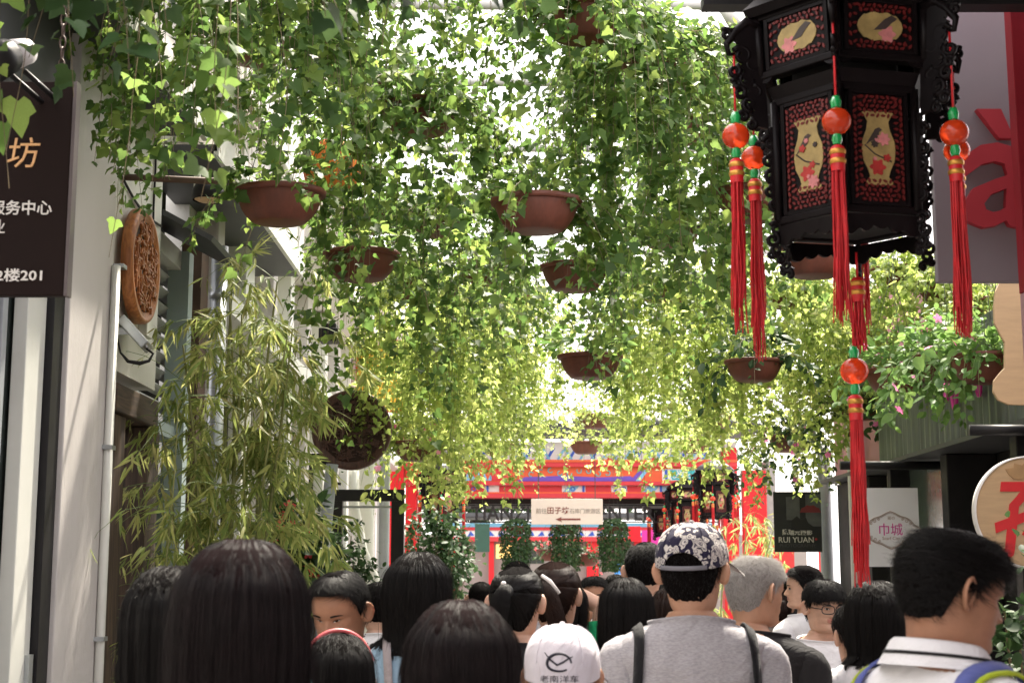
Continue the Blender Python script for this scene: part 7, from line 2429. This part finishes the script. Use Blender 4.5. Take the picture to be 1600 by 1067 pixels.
# thin dark trailing shoots close to the lens, upper left
P_(190, -150, 3.9, 'hanging ivy with a few thin shoots trailing in front of the dark signboard', nv=12, L0=.45, L1=.9, seed=80, top=30, size=.055, gap=.075, nparts=160, back=.2)
P_(30, -200, 3.2, 'hanging ivy in deep shade over the white spotlight', nv=22, L0=.15, L1=.42, seed=81, top=40, size=.055, m=ML_dark, nparts=80)  # dark leaf colour stands for the deep shade on these near pots
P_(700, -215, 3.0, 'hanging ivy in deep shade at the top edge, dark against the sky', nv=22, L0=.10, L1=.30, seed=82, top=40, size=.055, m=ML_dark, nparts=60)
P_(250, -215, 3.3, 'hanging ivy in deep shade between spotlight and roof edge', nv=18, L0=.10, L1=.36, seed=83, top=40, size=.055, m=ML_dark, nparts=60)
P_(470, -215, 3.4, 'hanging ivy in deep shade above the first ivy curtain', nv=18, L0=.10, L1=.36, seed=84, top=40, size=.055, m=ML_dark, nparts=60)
P_(1250, -170, 5.4, 'hanging flower pot over the big lantern with pink blooms', nv=16, L0=.1, L1=.3, seed=85, top=120, size=.055, key='oval', m=ML_oval, flowers=10, name='flower_pot', cat='flower pot', group='hanging flower pots')
# bamboo
bamboo('clump of yellow-green bamboo in the gap by the white shop, tallest and nearest', (-1.50, 7.9, 0), [(0, 0, 3.05, .06, -.2, .022), (.10, .05, 3.25, .12, -.1, .020), (-.12, .0, 2.9, -.10, -.25, .020), (.16, -.05, 3.0, .18, -.2, .018), (-.05, .12, 3.3, .0, -.05, .020), (.06, -.12, 2.8, .10, -.3, .016), (-.18, .08, 2.5, -.20, -.2, .014), (.15, .1, 2.8, .12, -.1, .016), (.02, .05, 3.15, -.04, -.15, .018), (.12, -.1, 2.95, .2, -.25, .016)], 1, 300, group='bamboo clumps', dens=1.45, leafsize=.12)
bamboo('thin bamboo with loose sprays in front of the dark doorway', (-1.72, 7.35, 0), [(0, 0, 2.5, .06, -.1, .010), (.06, .1, 2.1, .22, -.1, .009), (-.03, .15, 1.9, -.05, .2, .008)], 2, 200, group='bamboo clumps', dens=.8, low=.35, leafsize=.11)
bamboo('small bamboo beside the red banner under the black photo poster', (2.5, 18.0, 0), [(0, 0, 2.2, .1, 0, .018), (.2, .1, 2.4, .2, 0, .018), (-.2, .1, 2.0, -.2, 0, .016), (.4, .0, 2.3, .3, 0, .016)], 3, 0, group='bamboo clumps', leafsize=.14)
# shrubs
shrub('shrub', 'dark green round shrub in front of the pale house wall, below the carved board', 'shrub', (-1.50, 11.8, 1.55), (.38, .35, .55), 2600, 'oval', .06, ML_dark, 1, 0, 'shrubs')
shrub('shrub', 'coral-flowered shrub with broad leaves beside the bamboo', 'shrub', (-1.42, 9.4, 1.75), (.25, .25, .55), 420, 'oval', .13, ML_dark, 2, 150, 'shrubs', flowers=34, fm=M_flowerr, fsize=.045)
shrub('shrub', 'dark glossy shrub at the lower right beside the pink pole', 'shrub', (1.93, 5.5, 1.10), (.36, .3, .62), 1500, 'oval', .062, ML_dark, 3, 300, 'shrubs')
shrub('shrub', 'tall leafy bush standing left of the gate opening, below a palace lantern', 'shrub', (-.98, 19.2, 1.75), (.50, .5, .75), 2600, 'oval', .09, ML_dark, 4, 0, 'shrubs')
# clipped hanging plants inside the gate and trees behind
for (px, lab) in ((806, 'dark bushy hanging plant under the gate, left of three'), (884, 'dark bushy hanging plant under the gate, behind the direction sign'), (959, 'dark bushy hanging plant under the gate, right of three')):
    sd += 1; leaf_column('hanging_plant', lab, 'hanging plant', W(px, 822, 23.6), .235, .70, 1500, .05, ML_dark, sd, 'bushy plants under the gate')  # leaves coloured dark for the shade under the gate
for (px, py, Y, lab) in ((860, 858, 27.6, 'terracotta bowl with small flowers hanging below the direction sign'), (915, 866, 27.8, 'terracotta bowl hanging between the dark bushy plants')):
    sd += 1; P_(px, py, Y, lab, nv=14, L0=.1, L1=.3, w=.6, seed=sd, top=120, size=.07, key='oval', m=ML_dark, flowers=5, fm=M_flowerr, fsize=.05, group='hanging flower pots', cat='flower pot', name='flower_pot')
def tree(label, x, y, h, r, n, seed, m=ML_dark):
    t = shrub('tree', label, 'tree', (x, y, h), r, n, 'oval', .22, m, seed, 0, 'trees behind the gate', hollow=.2)
    b = MB(); rg = random.Random(seed)
    b.tube([(x, y, 0), (x + .05, y, h * .4), (x - .05, y, h * .75), (x, y, h)], [.16, .13, .10, .05], 10)
    for k in range(5):
        a = rg.uniform(0, 6.28); b.tube([(x, y, h * .55), (x + r[0] * .4 * math.cos(a), y + r[1] * .4 * math.sin(a), h * .8), (x + r[0] * .75 * math.cos(a), y + r[1] * .75 * math.sin(a), h * 1.02)], [.07, .045, .02], 7)
    b.build('trunk', woodmat('tree_bark', (0.10, 0.075, 0.05), (0.04, 0.03, 0.02), .9), t)
tree('tree with dark crown far behind the left part of the gate opening', -1.2, 48, 4.6, (2.2, 1.6, 1.3), 3200, 51)
tree('tree with dark crown far behind the middle of the gate opening', 2.2, 50, 4.8, (2.3, 1.6, 1.4), 3200, 52)
tree('tree with dark crown far behind the right part of the gate opening', 5.6, 47, 4.6, (2.2, 1.6, 1.3), 3200, 53)
